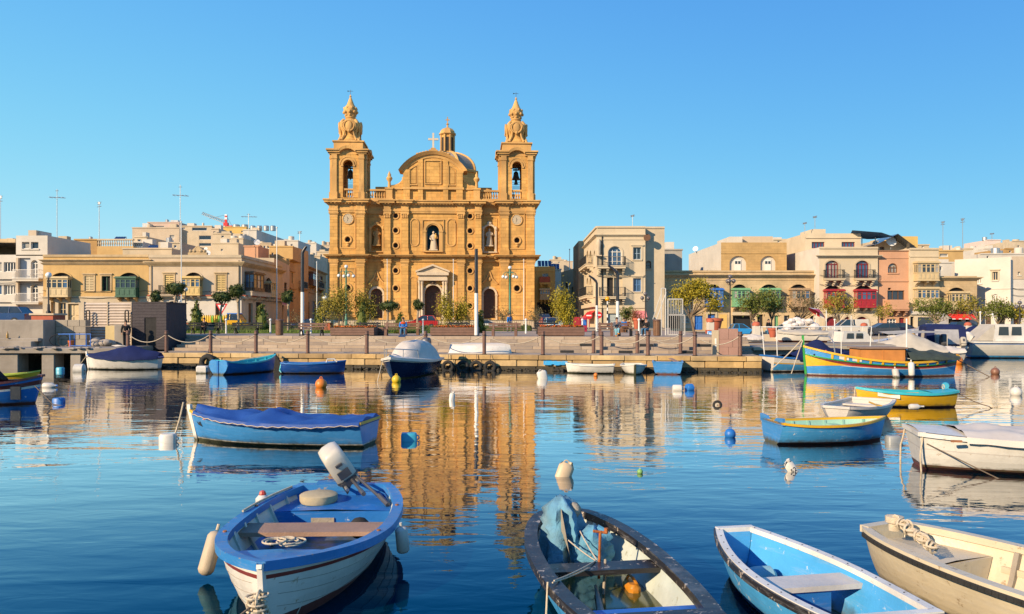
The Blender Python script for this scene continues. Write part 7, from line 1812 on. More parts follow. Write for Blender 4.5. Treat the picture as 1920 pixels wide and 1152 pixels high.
# tyres on the wall ---------------------------------------------------------
def tyre(label,x,y,z,Ro,r,rz,tilt=R(12)):
 t=thing('tyre_fender',label,'tyre',(x,y,z),rz,'old tyres hung on the quay wall'); q=MB(); q.torus((0,0,0),Ro,r,22,9,'y'); q.T=None
 o=q.build('tyre',M_rubber,t,60); o.rotation_euler=(-tilt,0,0); q=MB(); q.tube([(0,0,Ro),(0,.15,Ro+.35)],.012,5); q.build('hanging_chain',M_iron,t)
for px,l in ((811,'tyre nearest the motor boat'),(840,'second tyre from the motor boat'),(868,'middle tyre of the five right of the motor boat'),(893,'fourth tyre from the motor boat'),(919,'tyre farthest right of the five beside the motor boat')):
 x=X(px,36.7); tyre(l + ' on the quay wall',x,36.55-.143*x-.32,.16,.22,.085,R(QA))
x=X(387,38.2); tyre('big tyre wrapped in rags under the post left of the heart sterned boat',x,36.55-.143*x-.32,.28,.28,.13,R(QA))
x=X(524,37.6); q=MB(); q.add([(-.3,0,-.1),(.3,0,-.1),(-.25,0,.75),(-.3,.2,-.1),(.3,.2,-.1),(-.25,.2,.75)],[(0,1,2),(3,5,4),(0,2,5,3),(1,4,5,2)]); tag(q.build('dark_board',M_rubber,None,None,(x,36.55-.143*x-.5,0)),'dark triangular board leaning on the quay between the two blue boats','board')
# benches ------------------------------------------------------------------------
def bench(label,px,Y,w_=2.2,rz=0.0,m=None,arch=False,base=G,group='brown park benches'):
 t=thing('park_bench',label,'bench',(X(px,Y),Y,base),rz,group); t.scale=(1,.85,.82); m=m or M_bench
 for i in range(3): q=MB(); q.bbox(-w_/2,w_/2,-.22+i*.145,-.09+i*.145,.42,.46,.01); q.build('seat_slat',m,t)
 for i in range(2): q=MB(); q.bbox(-w_/2+.08,w_/2-.08,.23+i*.03,.27+i*.03,.54+i*.17,.66+i*.17,.01); q.build('back_slat',m,t)
 for s in (-1,1):
  q=MB(); x=s*w_*.32
  if arch:
   for sg in (-1,1): q.tube([(x,0,.40),(x,sg*.12,.36),(x,sg*.24,.2),(x,sg*.28,0)],[.05,.045,.04,.05],8)
   q.tube([(x,.2,.40),(x,.27,.62),(x,.30,.86)],.035,8)
  else: q.box(x-.07,x+.07,-.2,.2,0,.42); q.add([(x+a,y,z) for a in (-.05,.05) for y,z in ((.2,.42),(.33,.88),(.28,.88),(.14,.42))],[(0,1,2,3),(7,6,5,4),(0,4,5,1),(1,5,6,2),(2,6,7,3)])
  q.build('leg',M_iron if arch else m,t)
 return t
bench('brown bench facing the water between the round bin and the left planter',584,42.8,1.75,R(-5),None,True); bench('brown bench beside the seated man with the blue and orange jacket',738,42.9,1.25,R(-4)); bench('dark brown bench to the right of the seated man',772,44.6,1.1,R(-4),M_brownwood)
bench('brown bench in front of the right side door of the church',946,41.9,1.85,R(-4)); bench('brown bench at the left of the seated woman',1136,41.5,.95,R(-4)); bench('dark bench directly behind the seated woman',1172,42.2,.95,R(-4),M_brownwood)
bench('dark arch legged bench on the lawn edge left of the first lollipop trees',385,48.6,2.3,R(4),M_iron,True); bench('dark arch legged bench in front of the yellow truck',462,48.8,2.0,R(4),M_iron,True); bench('dark arch legged bench beside the round bin',546,49.2,1.9,R(4),M_iron,True)
bench('dark bench behind the left planter below the side door',690,48.0,1.6,0,M_iron); bench('dark bench behind the right planter near the parked cars',1024,48,1.6,0,M_iron); bench('dark bench behind the planter by the main door',860,49,1.5,0,M_iron)
# litter bins ------------------------------------------------------------------
def bin_(label,px,Y):
 t=thing('litter_bin',label,'bin',(X(px,Y),Y,G),.3,'round slatted litter bins')
 for i in range(14): a=2*PI*i/14; q=MB(Matrix.Rotation(a,4,'Z')); q.bbox(.17,.20,-.041,.041,.04,.78,.006); q.build('slat',M_brownwood,t)
 q=MB(); q.lathe([(.165,.02),(.165,.8),(.21,.8),(.21,.86),(.12,.87)],(0,0,0),16); q.build('liner',M_brownpost,t,40)
bin_('round brown slatted bin left of the bench by the left planter',524,43.2); bin_('round brown slatted bin right of the seated people by the white gate',1232,41.6)
# lamps ----------------------------------------------------------------------
def tallpost(label,px,Y,ytop,ywhite,bend=(0,0,0),base=G,r=.10):
 t=thing('lamp_post',label,'lamp post',(X(px,Y),Y,base),0,'tall black and white modern lamp posts'); zt,zw=Z(ytop,Y)-base,Z(ywhite,Y)-base
 q=MB(); q.cyl((0,0,0),(0,0,zw),r,r*.95,14); q.build('white_shaft',M_whitemetal,t,40)
 q=MB()
 if bend[0]: q.tube([(0,0,zw),(0,0,zt-bend[2]*1.4),(bend[0]*.12,0,zt-bend[2]),(bend[0]*.5,0,zt-bend[2]*.5),(bend[0],0,zt)],[r*.98,r*.9,r*.9,r*.85,r*.7],12)
 else: q.cyl((0,0,zw),(0,0,zt),r*.98,r*.85,12)
 q.build('black_shaft',M_blackpaint,t,50); q=MB(); q.lathe([(r*1.6,0),(r*1.6,.04),(r*1.05,.05)],(0,0,0),14); q.build('base_plate',M_iron,t,40)
tallpost('tall black and white lamp post with a bent tip left of the church',567,44.5,462,548,(.22,0,.30)); tallpost('straight tall black and white lamp post in front of the church',893,41.8,467,550)
tallpost('black and white lamp post with a long bent arm before the corner palace door',1158,50,498,565,(-.58,0,.42)); tallpost('shorter black and white lamp post with a bent arm at the palace corner',1119,56,517,573,(-.55,0,.38),G,.09)
def ornate(label,px,Y,ytop):
 t=thing('ornate_lamp',label,'street lamp',(X(px,Y),Y,G),.5,'green ornate five globe street lamps'); h=Z(ytop,Y)-G
 q=MB(); q.lathe([(.20,0),(.20,.2),(.14,.3),(.12,.9),(.09,1.0),(.075,h*.6),(.06,h-.75),(.10,h-.7),(.06,h-.55),(.05,h-.2)],(0,0,0),12); q.build('pole',M_greenmetal,t,40)
 for k in range(4):
  a=k*PI/2; c,s=math.cos(a),math.sin(a); q=MB(); q.tube([(0,0,h-.62),(c*.25,s*.25,h-.45),(c*.5,s*.5,h-.55),(c*.62,s*.62,h-.72)],.03,7); ar=q.build('arm',M_greenmetal,t,60)
  q=MB(); q.ball((c*.62,s*.62,h-.86),.14,12); q.build('globe',M_globe,ar,60)
 q=MB(); q.ball((0,0,h-.1),.15,12); q.build('globe',M_globe,t,60)
ornate('green ornate lamp with white globes before the left church tower',649,66,498); ornate('green ornate lamp with white globes before the right church tower',956,66,500)
def globe_lamp(label,px,Y,ytop,n=1,ped=True,base=None):
 base=gbase(px) if base is None else base; t=thing('globe_lamp',label,'street lamp',(X(px,Y),Y,base),0,'black globe street lamps'); h=Z(ytop,Y)-base
 q=MB(); q.lathe([(.13,.0),(.13,.1),(.08,.16),(.07,.5),(.045,.55),(.04,h-.3)],(0,0,0),10); q.build('pole',M_iron,t,40)
 if n==1: q=MB(); q.ball((0,0,h-.16),.17,14); q.build('globe',M_globe,t,60)
 else:
  for k in range(n):
   a=2*PI*k/(n-1); x,z=((.24*math.cos(a),h-.42) if k<n-1 else (0,h-.12)); y=.24*math.sin(a) if k<n-1 else 0
   q=MB(); q.tube([(0,0,h-.7),(x*.8,y*.8,h-.68),(x,y,z-.12)],.02,6); a_=q.build('arm',M_iron,t); q=MB(); q.ball((x,y,z),.15,12); q.build('globe',mat('dark_lamp_globe',(.12,.11,.12),.2,.1,3),a_,60)
def pedestal(label,px,Y,w_,z0,z1):
 t=thing('lamp_pedestal',label,'pedestal',(X(px,Y),Y,z0)); q=MB(); q.bbox(-w_/2,w_/2,-w_/2,w_/2,0,z1-z0-.1,.02); q.build('body',M_terracotta,t); q=MB(); q.bbox(-w_/2-.08,w_/2+.08,-w_/2-.08,w_/2+.08,z1-z0-.1,z1-z0,.02); q.build('cap',M_limepale,t)
pedestal('terracotta square pedestal under the globe lamp behind the left jetty wall',91,46,1.25,1.45,Z(588,46)); globe_lamp('black globe lamp on the terracotta pedestal at the far left',91,46,511,1,True,Z(588,46))
pedestal('dark red pedestal of the globe lamp beside the loose tree',610,58,.9,G,G+.75); globe_lamp('black globe lamp on a dark red pedestal left of the church',609,58,555,1,True,G+.75)
pedestal('dark red pedestal of the globe lamp by the lollipop tree',348,60,.9,G,G+.75); globe_lamp('black globe lamp left of the conical cypress',348,60,539,1,True,G+.75)
globe_lamp('black lamp with four dark globes in front of the light green balcony',1369,56,516,4); globe_lamp('slim black lamp with dark globes before the limestone terrace left end',1210,62,549,3); globe_lamp('slim dark lamp post before the blue doors',1332,62,563,1)
globe_lamp('slim black lamp with globes at the right edge behind the white cruiser',1912,60,565,3)
def pole(label,px,Y,ytop,base=G,r=.035,m=None,name='flagpole',group='white flagpoles',lean=0):
 t=thing(name,label,'pole',(X(px,Y),Y,base),0,group); h=Z(ytop,Y)-base; q=MB(); q.cyl((0,0,0),(lean,0,h),r,r*.7,8); q.build('shaft',m or M_whitemetal,t,40); q=MB(); q.ball((lean,0,h),r*1.5,8); q.build('finial',m or M_whitemetal,t,60)
pole('white flagpole left of the main church door',726,70,487); pole('white flagpole between the main door and the tall post',850,70,487); pole('white flagpole before the right church tower',982,70,487); pole('tall white pole behind the first lollipop tree',340,60,416,G,.045)
pole('white pole rising behind the corner townhouse roof',519,92,427,G,.07); pole('grey pole in the street left of the church',594,62,492,G,.04); pole('white pole in the street right of the church',1068,130,468,G,.08)
pole('short white post at the right side of the dark kiosk',337,47,565,G,.055,None,'post','short white posts');
for px,l in ((424,'white post in front of the yellow truck'),(507,'white post beside the second cypress'),(583,'white post left of the long lamp post'),(793,'white post right of the small ball clipped tree'),(986,'white post right of the thin dry tree'),(1092,'white post right of the weeping tree'),(1198,'white post at the small bushy tree'),(1213,'white post right of the rear bench')):
 pole(l,px,50,600,G,.06,None,'post','short white posts')
# railing before the church
fe=thing('railing','low dark iron railing along the street before the church','railing',(-13.5,61.6,G)); q=MB(); q.box(0,17,-.02,.02,.78,.82); q.box(0,17,-.02,.02,.15,.18); q.build('rail',M_iron,fe)
for i in range(120): q=MB(); q.box(i*.1425,i*.1425+.022,-.012,.012,0,.8); q.build('bar',M_iron,fe)
# kiosks at left ------------------------------------------------------------------
kk=thing('shutter_kiosk','cream kiosk closed by ribbed roller shutters beside the left wall','kiosk',(X(156,42.3),42.3,.95)); w_=X(247,42.3)-X(156,42.3)
q=MB(); q.box(0,w_,.06,2,0,2.3); q.box(-.03,.05,-.02,.06,0,2.3); q.box(w_*.49,w_*.51,-.02,.06,0,2.3); q.box(w_-.05,w_+.0,-.02,.06,0,2.3); q.build('wall',M_beige,kk)
M_shut=mat('cream_shutter_metal',(.56,.46,.38),.55,.1,2,stain=.25)
for a,b in ((.05,w_*.49),(w_*.51,w_-.05)):
 for i in range(15): q=MB(); z=.02+i*.148; q.add([(a,.05,z),(b,.05,z),(b,0,z+.07),(a,0,z+.07),(b,.05,z+.145),(a,.05,z+.145)],[(0,1,2,3),(3,2,4,5)]); q.build('shutter_slat',M_shut,kk)
kb=thing('dark_kiosk','dark plum board clad kiosk with a black doorway at the left end of the steps','kiosk',(X(248,41.4),41.4,.75)); w_=X(312,41.4)-X(248,41.4)
M_plum=mat('dark_plum_boards',(.035,.026,.034),.7,.15,3,.1,20); q=MB(); q.box(.02,w_-.02,.05,2.6,0,2.42); q.build('wall',M_plum,kb)
for i in range(16):
 z=.02+i*.15
 for a,b in (((0,w_*.36),(w_*.70,w_)) if z<1.6 else ((0,w_),)): q=MB(); q.bbox(a,b,0,.06,z,z+.14,.01); q.build('board',M_plum,kb)
q=MB(); q.box(w_*.36,w_*.70,.04,.055,0,1.68); q.build('doorway',M_dark,kb)
q=MB(); q.box(-.02,w_+.02,-.03,2.62,2.42,2.47); q.build('roof',M_plum,kb)
q=MB(); q.bbox(0,X(322,46)-X(333,46)+1.0,0,.3,0,1.1,.02); tag(q.build('dark_cabinet',M_plum,None,None,(X(322,46),46,G)),'dark utility cabinet right of the plum kiosk','cabinet')
for px,l in ((163,'inverted black U shaped pipe on the left shutter'),(236,'inverted black U shaped pipe on the right shutter')):
 q=MB(); q.tube([(-.09,0,0),(-.09,0,.7),(-.05,0,.8),(.05,0,.8),(.09,0,.7),(.09,0,.15)],.035,8); tag(q.build('bent_pipe',M_iron,None,60,(X(px,42),42.1,2.0)),l,'pipe')
q=MB(); q.bbox(0,.62,0,.5,0,1.05,.02); tag(q.build('meter_box',mat('cream_box_paint',(.55,.42,.2),.7,.1,3),None,None,(X(201,41.2),41.0,.95)),'cream utility box in front of the right shutter','box')
q=MB(); q.bbox(0,.5,0,.5,0,1.1,.02); tag(q.build('grey_box',M_concrete,None,None,(X(214,41)+.15,40.7,.95)),'grey utility box beside the cream one','box')
# blue frame trolley and things on the jetty
tr=thing('blue_frame_cart','blue pipe framed cart with an orange bucket on the left jetty','cart',(X(132,39.6),39.6,.97)); q=MB()
for a in (-.02,.78):
 for y in (0,.4): q.cyl((a,y,0),(a,y,.62),.025,None,6)
for y in (0,.4): q.cyl((-.6,y,.62),(.8,y,.62),.025,None,6); q.cyl((-.02,y,.05),(.78,y,.05),.02,None,6)
q.build('frame',M_bluewood,tr); q=MB(); q.tube([(-.6-.55*math.sin(a*PI/8),.2,.62-.62*(1-math.cos(a*PI/8))/2) for a in range(9)],.022,6); q.torus((-.45,.2,.3),.28,.02,18,5,'y'); q.build('hoop',M_iron,tr,60)
q=MB(); q.lathe([(.10,0),(.14,.28),(.145,.30)],(0,0,0),12); tag(q.build('bucket',mat('orange_bucket',(.65,.16,.02),.5,.1,4),None,40,(X(131,39.8),39.9,.97)),'orange bucket standing inside the blue framed cart','bucket')
q=MB(); q.lathe([(.05,0),(.055,.02),(.055,.2),(.02,.27),(.02,.33)],(0,0,0),10); tag(q.build('bottle',mat('amber_bottle',(.35,.2,.05),.2,.2,4),None,40,(X(15,40),39.95,.97+.42)),'small amber bottle standing on the wall ledge at the far left','bottle')
q=MB()
for i in range(10): q.ball((random.uniform(-.5,.5),random.uniform(-.2,.2),.08+random.uniform(0,.2)),random.uniform(.15,.26),8,None,1.4,1,.8)
tag(q.build('net_heap',mat('grey_net_heap',(.36,.31,.27),.95,.2,6,.8,40),None,60,(X(190,40.4),40.4,.97)),'heap of grey sacks on the jetty under the left shutter','sacks')
# pink box and gate at right ---------------------------------------------------------
u_=9.35; x,y=Q(u_,1.5); pb=thing('stone_box','pink stone clad box with a slanted top beside the last quay post','box',(x,y,.70),R(QA)); M_pinkst=mat('pink_stone_cladding',(.36,.21,.17),.85,.12,1.5,.2,15,stain=.2)
for k in range(3):
 for i in range(2): q=MB(); o_=.18 if k % 2 else 0; a0,a1=(i*.42+(o_ if i else 0),.42+o_ if i==0 else .84); q.bbox(a0+.004,a1-.004,0,.5,k*.36,k*.36+.352+(.12 if k==2 else 0),.008); q.build('cladding_panel',M_pinkst,pb)
q=MB(); q.bbox(-.30,-.004,.02,.48,0,1.12,.02); q.build('white_face',M_limepale,pb); q=MB(); q.box(-.2,-.12,-.005,.02,.35,.75); q.build('white_notice',M_wframe,pb)
M_gatemetal=mat('dull_white_metal',(.55,.53,.50),.5,.1,4)
gt=thing('white_gate','tall white metal frame with barred gates right of the litter bin','gate',(X(1240,44),44,G)); q=MB(); sc=44/F
for a,b,h in ((0,0,88),(8,0,88)): q.cyl((a*sc,0,0),(a*sc,0,h*sc),.03,None,8)
q.cyl((0,0,88*sc),(8*sc,0,88*sc),.03,None,8); q.cyl((-16*sc,0,30*sc),(-1*sc,0,76*sc),.02,None,6); q.cyl((-9*sc,0,30*sc),(9*sc,0,80*sc),.025,None,6); q.build('hoist_frame',M_gatemetal,gt)
for x0,x1,z0,z1 in ((12,44,0,38),(12,40,38,68)):
 q=MB()
 for z in (z0+1,z1): q.box(x0*sc,x1*sc,-.02,.02,z*sc-.025,z*sc+.025)
 for i in (x0,x1): q.box(i*sc-.018,i*sc+.018,-.02,.02,z0*sc,z1*sc)
 go=q.build('gate_leaf',M_gatemetal,gt)
 for i in range(9): xx=(x0+(x1-x0)*(i+.5)/9)*sc; q=MB(); q.box(xx-.009,xx+.009,-.009,.009,z0*sc,z1*sc); q.build('bar',M_gatemetal,go)
# red flower pots and white red pedestals on the right
def pot(label,px,Y,h,base=None,r=.32): base=gbase(px) if base is None else base; t=thing('flower_pot',label,'pot',(X(px,Y),Y,base)); q=MB(); q.lathe([(r*.6,0),(r*.95,h*.8),(r*1.1,h*.82),(r*1.1,h),(r*.9,h)],(0,0,0),16); q.build('pot',M_terracotta,t,40); q=MB(); q.ball((0,0,h-.08),r*.85,10,None,1,1,.3); q.build('soil',M_bark,t,60)
pot('large terracotta pot left of the big yellow green tree base',1340,52,.95,G,.5); pot('terracotta pot holding the small bushy tree',1172,65.4,.7,G,.4); pot('tall terracotta pot beside the reddish shrub',1194,64.5,1.0,G,.3); pot('terracotta pot hung on the apron behind the blue white boat',1449,43.5,.5,1.35,.25)
def wpost(label,px,Y,base=1.0,h=1.15):
 t=thing('white_red_post',label,'post',(X(px,Y),Y,base),0,'white posts with red caps'); q=MB(); q.bbox(-.2,.2,-.2,.2,.22,h-.2,.02); q.build('post',M_white,t); q=MB(); q.bbox(-.26,.26,-.26,.26,0,.22,.02); q.build('foot',M_terracotta,t); q=MB(); q.lathe([(.24,h-.2),(.25,h-.1),(.18,h),(.02,h+.05)],(0,0,0),12); q.build('cap',M_terracotta,t,40)
wpost('white post with red cap behind the last quay post',1418,47); wpost('white post with red cap left of the pink stone box',1332,50,G,.9); wpost('white and red post below the salmon house',1620,58,GR,1.0); wpost('white and red post behind the navy wheelhouse boat',1815,56,.6,1.5)
q=MB(); q.bbox(0,2.4,0,.5,0,.45,.03); tag(q.build('low_wall',M_limepale,None,None,(X(1398,47),47,1.0)),'short pale low wall with red trim behind the last quay post','wall')
# news boxes, signs
nb=thing('news_stand','red and blue newspaper box beside the weeping tree','box',(X(1075,58),58,G)); q=MB(); q.bbox(0,.5,0,.4,0,1.05,.02); q.build('red_box',M_redwood,nb); q=MB(); q.bbox(.52,1.0,0,.4,0,1.0,.02); q.build('red_side',mat('crimson_paint',(.35,.02,.06),.5,.1,4),nb); q=MB(); q.box(.58,.94,-.02,.0,.45,.85); q.build('blue_panel',M_bluewood,nb)
M_signred=mat('sign_red',(.62,.02,.02),.4,.04,3); M_signwhite=mat('sign_white',(.8,.8,.8),.4,.03,3)
def noentry(label,px,Y,py):
 t=thing('no_entry_sign',label,'sign',(X(px,Y),Y,G)); z=Z(py,Y)-G; q=MB(); q.cyl((0,0,0),(0,0,z+.3),.03,None,8); q.build('post',M_metal,t)
 q=MB(); q.cyl((0,-.04,z),(0,-.06,z),.30,None,24); d=q.build('disc',M_signred,t); q=MB(); q.box(-.21,.21,-.068,-.061,z-.05,z+.05); q.build('white_bar',M_signwhite,d)
noentry('red no entry sign left of the bent lamp at the palace corner',1104,66,592); noentry('red no entry sign right of the bent lamp at the palace corner',1122,68,591)
gs=thing('yield_sign','triangular red bordered road sign beside the lollipop tree','sign',(X(416,66),66,G)); z=Z(580,66)-G; q=MB(); q.cyl((0,0,0),(0,0,z+.2),.035,None,8); q.build('post',M_metal,gs); q=MB(); q.prism([(-.5,z+.45),(.5,z+.45),(0,z-.42)],-.06,-.04); d=q.build('red_triangle',M_signred,gs); q=MB(); q.prism([(-.32,z+.34),(.32,z+.34),(0,z-.22)],-.068,-.061); q.build('white_triangle',M_signwhite,d)
be=thing('belisha_beacon','striped black and white beacon pole with an amber globe at the garage door','beacon',(X(1139,64),64,G)); zz=0
for i in range(9): q=MB(); q.cyl((0,0,i*.26),(0,0,i*.26+.26),.055,None,10); q.build('band',M_blackpaint if i % 2 else M_whitemetal,be)
q=MB(); q.ball((0,0,2.52),.2,12); q.build('amber_globe',mat('amber_globe',(.75,.35,.01),.25,.05,3),be,60)
um=thing('parasol','small red and white parasol tilted before the limestone terrace','parasol',(X(1525,60),60,GR)); q=MB(); q.cyl((0,0,0),(.25,0,1.75),.025,None,6); q.build('pole',M_whitemetal,um)
T=Matrix.Translation((.25,0,1.75)) @ Matrix.Rotation(R(35),4,'Y')
for k in range(8): q=MB(T); a,b=k*PI/4,(k+1)*PI/4; q.add([(0,0,.35),(.75*math.cos(a),.75*math.sin(a),0),(.75*math.cos(b),.75*math.sin(b),0)],[(0,1,2)]); q.build('canopy_panel',M_signred if k % 4 else M_signwhite,um)
# white sacks heap on the right yard
q=MB(); rr=random.Random(5)
for i in range(42): a=i/42; q.ball((rr.uniform(-1.3,1.5)*(1-a*.6),rr.uniform(-.5,.5),.15+a*1.15),rr.uniform(.16,.28),7,None,1.2,1,.8)
tag(q.build('float_heap',mat('white_net_floats',(.66,.60,.56),.8,.12,5,.4,30),None,None,(X(1500,47),47,1.0)),'tall heap of white fishing nets and floats behind the high bow',None,None,'stuff')
# rooftop masts, dishes, tanks, solar -------------------------------------------------
def aerial(label,px,Y,ytop,ybot,kind=0):
 t=thing('roof_aerial',label,'antenna',(X(px,Y),Y,Z(ybot,Y)),0,'roof aerials on the skyline'); h=Z(ytop,Y)-Z(ybot,Y); q=MB(); r=.035*Y/100; q.cyl((0,0,0),(.0,0,h),r*1.2,r,5); q.build('mast',M_metal,t)
 q=MB(); s_=Y/F
 if kind==0: q.cyl((-14*s_,0,h*.86),(16*s_,0,h*.84),r,None,4); [q.cyl((a*s_,-.5,h*.85),(a*s_,.5,h*.85),r*.7,None,4) for a in (-12,-6,6,12)]; q.cyl((-3*s_,0,h*.97),(3*s_,0,h*.97),r,None,4)
 else: [q.cyl((-a*s_,0,h*k),(a*s_,0,h*k+.1),r,None,4) for a,k in ((4,.97),(3,.93),(4,.88))]; q.box(-2*s_,2*s_,-.05,.05,h*.94,h*.985)
 q.build('antenna_arms',M_metal,t)
for a in (('tall aerial at the far left edge of the skyline',1,130,366,470,1),('tall cross armed aerial above the white apartment house',107,110,355,460,0),('thin leaning aerial above the balustraded house',186,104,378,465,1),('tallest aerial above the left apartment block',338,105,347,480,0),('faint aerial over the white box house',466,150,401,440,0),('thin aerial left of the church tower',562,180,434,470,1),
   ('comb shaped aerial on the corner palace',1186,88,404,430,1),('thin aerial over the cream twin house',1509,95,418,440,1),('aerial with two dark knobs over the cream twin house',1528,97,406,432,1),('slim aerial left of the pinkish tower',1768,112,415,472,1),('tall bare mast above the right hill',1805,115,409,480,1),('small aerial on the right skyline',1860,170,438,452,1)): aerial(*a)
def dish(label,px,Y,py,r,rz=0):
 t=thing('satellite_dish',label,'satellite dish',(X(px,Y),Y,Z(py,Y)),rz,'roof satellite dishes'); T=Matrix.Rotation(R(70),4,'X'); q=MB(T); q.lathe([(.01,-.12*r/.5),(r*.5,-.08*r/.5),(r,.03)],(0,0,0),18); q.build('reflector',M_whitemetal,t,60)
 q=MB(); q.cyl((0,.1,-r*1.6),(0,.1,0),.04,None,6); q.cyl((0,0,0),(0,-r*.9,r*.25),.02,None,5); q.build('mount',M_metal,t)
dish('big white dish before the blank side of the white box house',482,112,454.5,.43*1.0,.3); dish('white dish on the corner townhouse roof by the crest',389,95,475,.36,.2); dish('smaller white dish just above the other by the crest',386,100,467,.22); dish('white dish on the roof left of the golden block house',1304,105,467,.35,-.5); dish('wide white dish under the blue roof sail',1671,94,453,.6)
def tanks(label,px,Y,py,n,r,h,m=None,dx=1.25):
 t=thing('water_tank',label,'water tank',(X(px,Y),Y,Z(py,Y)),0,'roof water tanks')
 for i in range(n): q=MB(); q.lathe([(r,0),(r,h*.85),(r*.8,h*.97),(r*.2,h)],(i*r*2*dx,0,0),14); q.build('tank',m or M_metal,t,40)
tanks('four upright steel tanks on the white box house',474,155,433,4,.52,1.0); tanks('two pale tanks on the yellow rendered house',443,160,427,2,.7,.6,M_metal); tanks('pale roof tank on the cream house',439,137,449,2,.55,.6,M_white); tanks('round white tank at the right skyline',1910,120,477,1,.6,1.0,M_white); tanks('small white tank on the orange roof room',1797,113,471,1,.38,.45,M_white); tanks('white tank left of the tower crane mast base',533,150,466,1,.5,.8,M_white)
def solar(label,px0,px1,Y,y0,y1,n,tilt=35,rz=0):
 x0,x1=X(px0,Y),X(px1,Y); h=Z(y0,Y)-Z(y1,Y); t=thing('solar_array',label,'solar panels',(x0,Y,Z(y1,Y)),rz,'roof solar panels'); w_=(x1-x0)/n
 for i in range(n): q=MB(Matrix.Translation((i*w_,0,0))); d=h/math.tan(R(tilt)); q.add([(.03,0,0),(w_-.03,0,0),(w_-.03,d,h),(.03,d,h),(.03,.04,-.05),(w_-.03,.04,-.05),(w_-.03,d+.04,h-.05),(.03,d+.04,h-.05)],[(0,1,2,3),(7,6,5,4),(0,4,5,1),(1,5,6,2),(2,6,7,3),(3,7,4,0)]); q.build('solar_panel',M_solar,t)
 q=MB(); [q.cyl((x_,d,-.4),(x_,d,h),.04,None,5) for x_ in (0,x1-x0)]; q.build('stand',M_metal,t)
solar('row of blue solar panels on the left roof terrace',276,307,103,459,465,8); solar('large blue solar array right of the church',1009,1034,112,488,499,4); solar('lower blue solar array next to the large one',1032,1049,114,494,504,3); solar('dark panels on the balustraded roof',212,232,108,443,450,4)
cn=thing('roof_sail','big blue canopy sail sloping over the cream twin house roof','canopy',(X(1598,92),92,Z(432,92)))
q=MB(); sx_=92/F; q.grid([[(0*sx_,0,0),(55*sx_,0,-.2-1*sx_),(78*sx_,0,-12*sx_)],[(14*sx_,3,-8*sx_),(50*sx_,3,-12*sx_),(60*sx_,3,-12*sx_)]]); q.build('sail',mat('blue_sail_cloth',(.02,.10,.25),.8,.1,2),cn); q=MB(); q.cyl((20*sx_,2,-25*sx_),(20*sx_,2,-6*sx_),.06,None,6); q.cyl((58*sx_,2,-25*sx_),(58*sx_,2,-10*sx_),.06,None,6); q.cyl((36*sx_,2.5,-25*sx_),(36*sx_,2.5,-8*sx_),.06,None,6); q.build('support',M_metal,cn)
ho=mat('glass_roof',(.10,.11,.12),.2,.3,2,spec=.7); q=MB(); q.add([(0,0,0),(2.4,0,1.2),(4.8,0,-.6),(0,4,0),(2.4,4,1.2),(4.8,4,-.6)],[(0,1,4,3),(1,2,5,4)]); tag(q.build('roof_glazing',ho,None,None,(X(1645,93),93,Z(458,93))),'grey sloping glazed roof under the blue canopy sail','roof')
# tower crane
tc=thing('tower_crane','red and white tower crane behind the yellow rendered house','crane',(X(424,190),190,Z(430,190))); s_=190/F
q=MB(); q.box(-.5,.5,-.5,.5,0,12*s_); q.box(-.25,.25,-.25,.25,12*s_,27*s_); q.build('mast',M_signred,tc); q=MB(); q.box(-.28,.28,-.28,.28,18*s_,22*s_); q.box(-.28,.28,-.28,.28,25*s_,27.5*s_); q.build('white_band',M_signwhite,tc)
q=MB(); a,b=Vector((-3*s_,0,11*s_)),Vector((-45*s_,0,28*s_))
for o in ((0,.3,0),(0,-.3,0),(.1,0,.7)): q.cyl(a+Vector(o),b+Vector(o)*.5,.09,None,5)
for i in range(14): q.cyl(a.lerp(b,i/14)+Vector((0,.3,0)),a.lerp(b,(i+.5)/14)+Vector((.1,0,.6)),.05,None,4); q.cyl(a.lerp(b,(i+.5)/14)+Vector((.1,0,.6)),a.lerp(b,(i+1)/14)+Vector((0,-.3,0)),.05,None,4)
q.build('jib',M_metal,tc); q=MB(); q.box(0,12*s_,-.4,.4,5*s_,6.5*s_); q.box(8*s_,12*s_,-.5,.5,3*s_,6*s_); q.build('counter_jib',M_signred,tc)
q=MB(); q.cyl((0,0,27*s_),b*.7,.04,None,4); q.cyl((0,0,26*s_),(11*s_,0,6*s_),.04,None,4); q.build('stay',M_metal,tc)
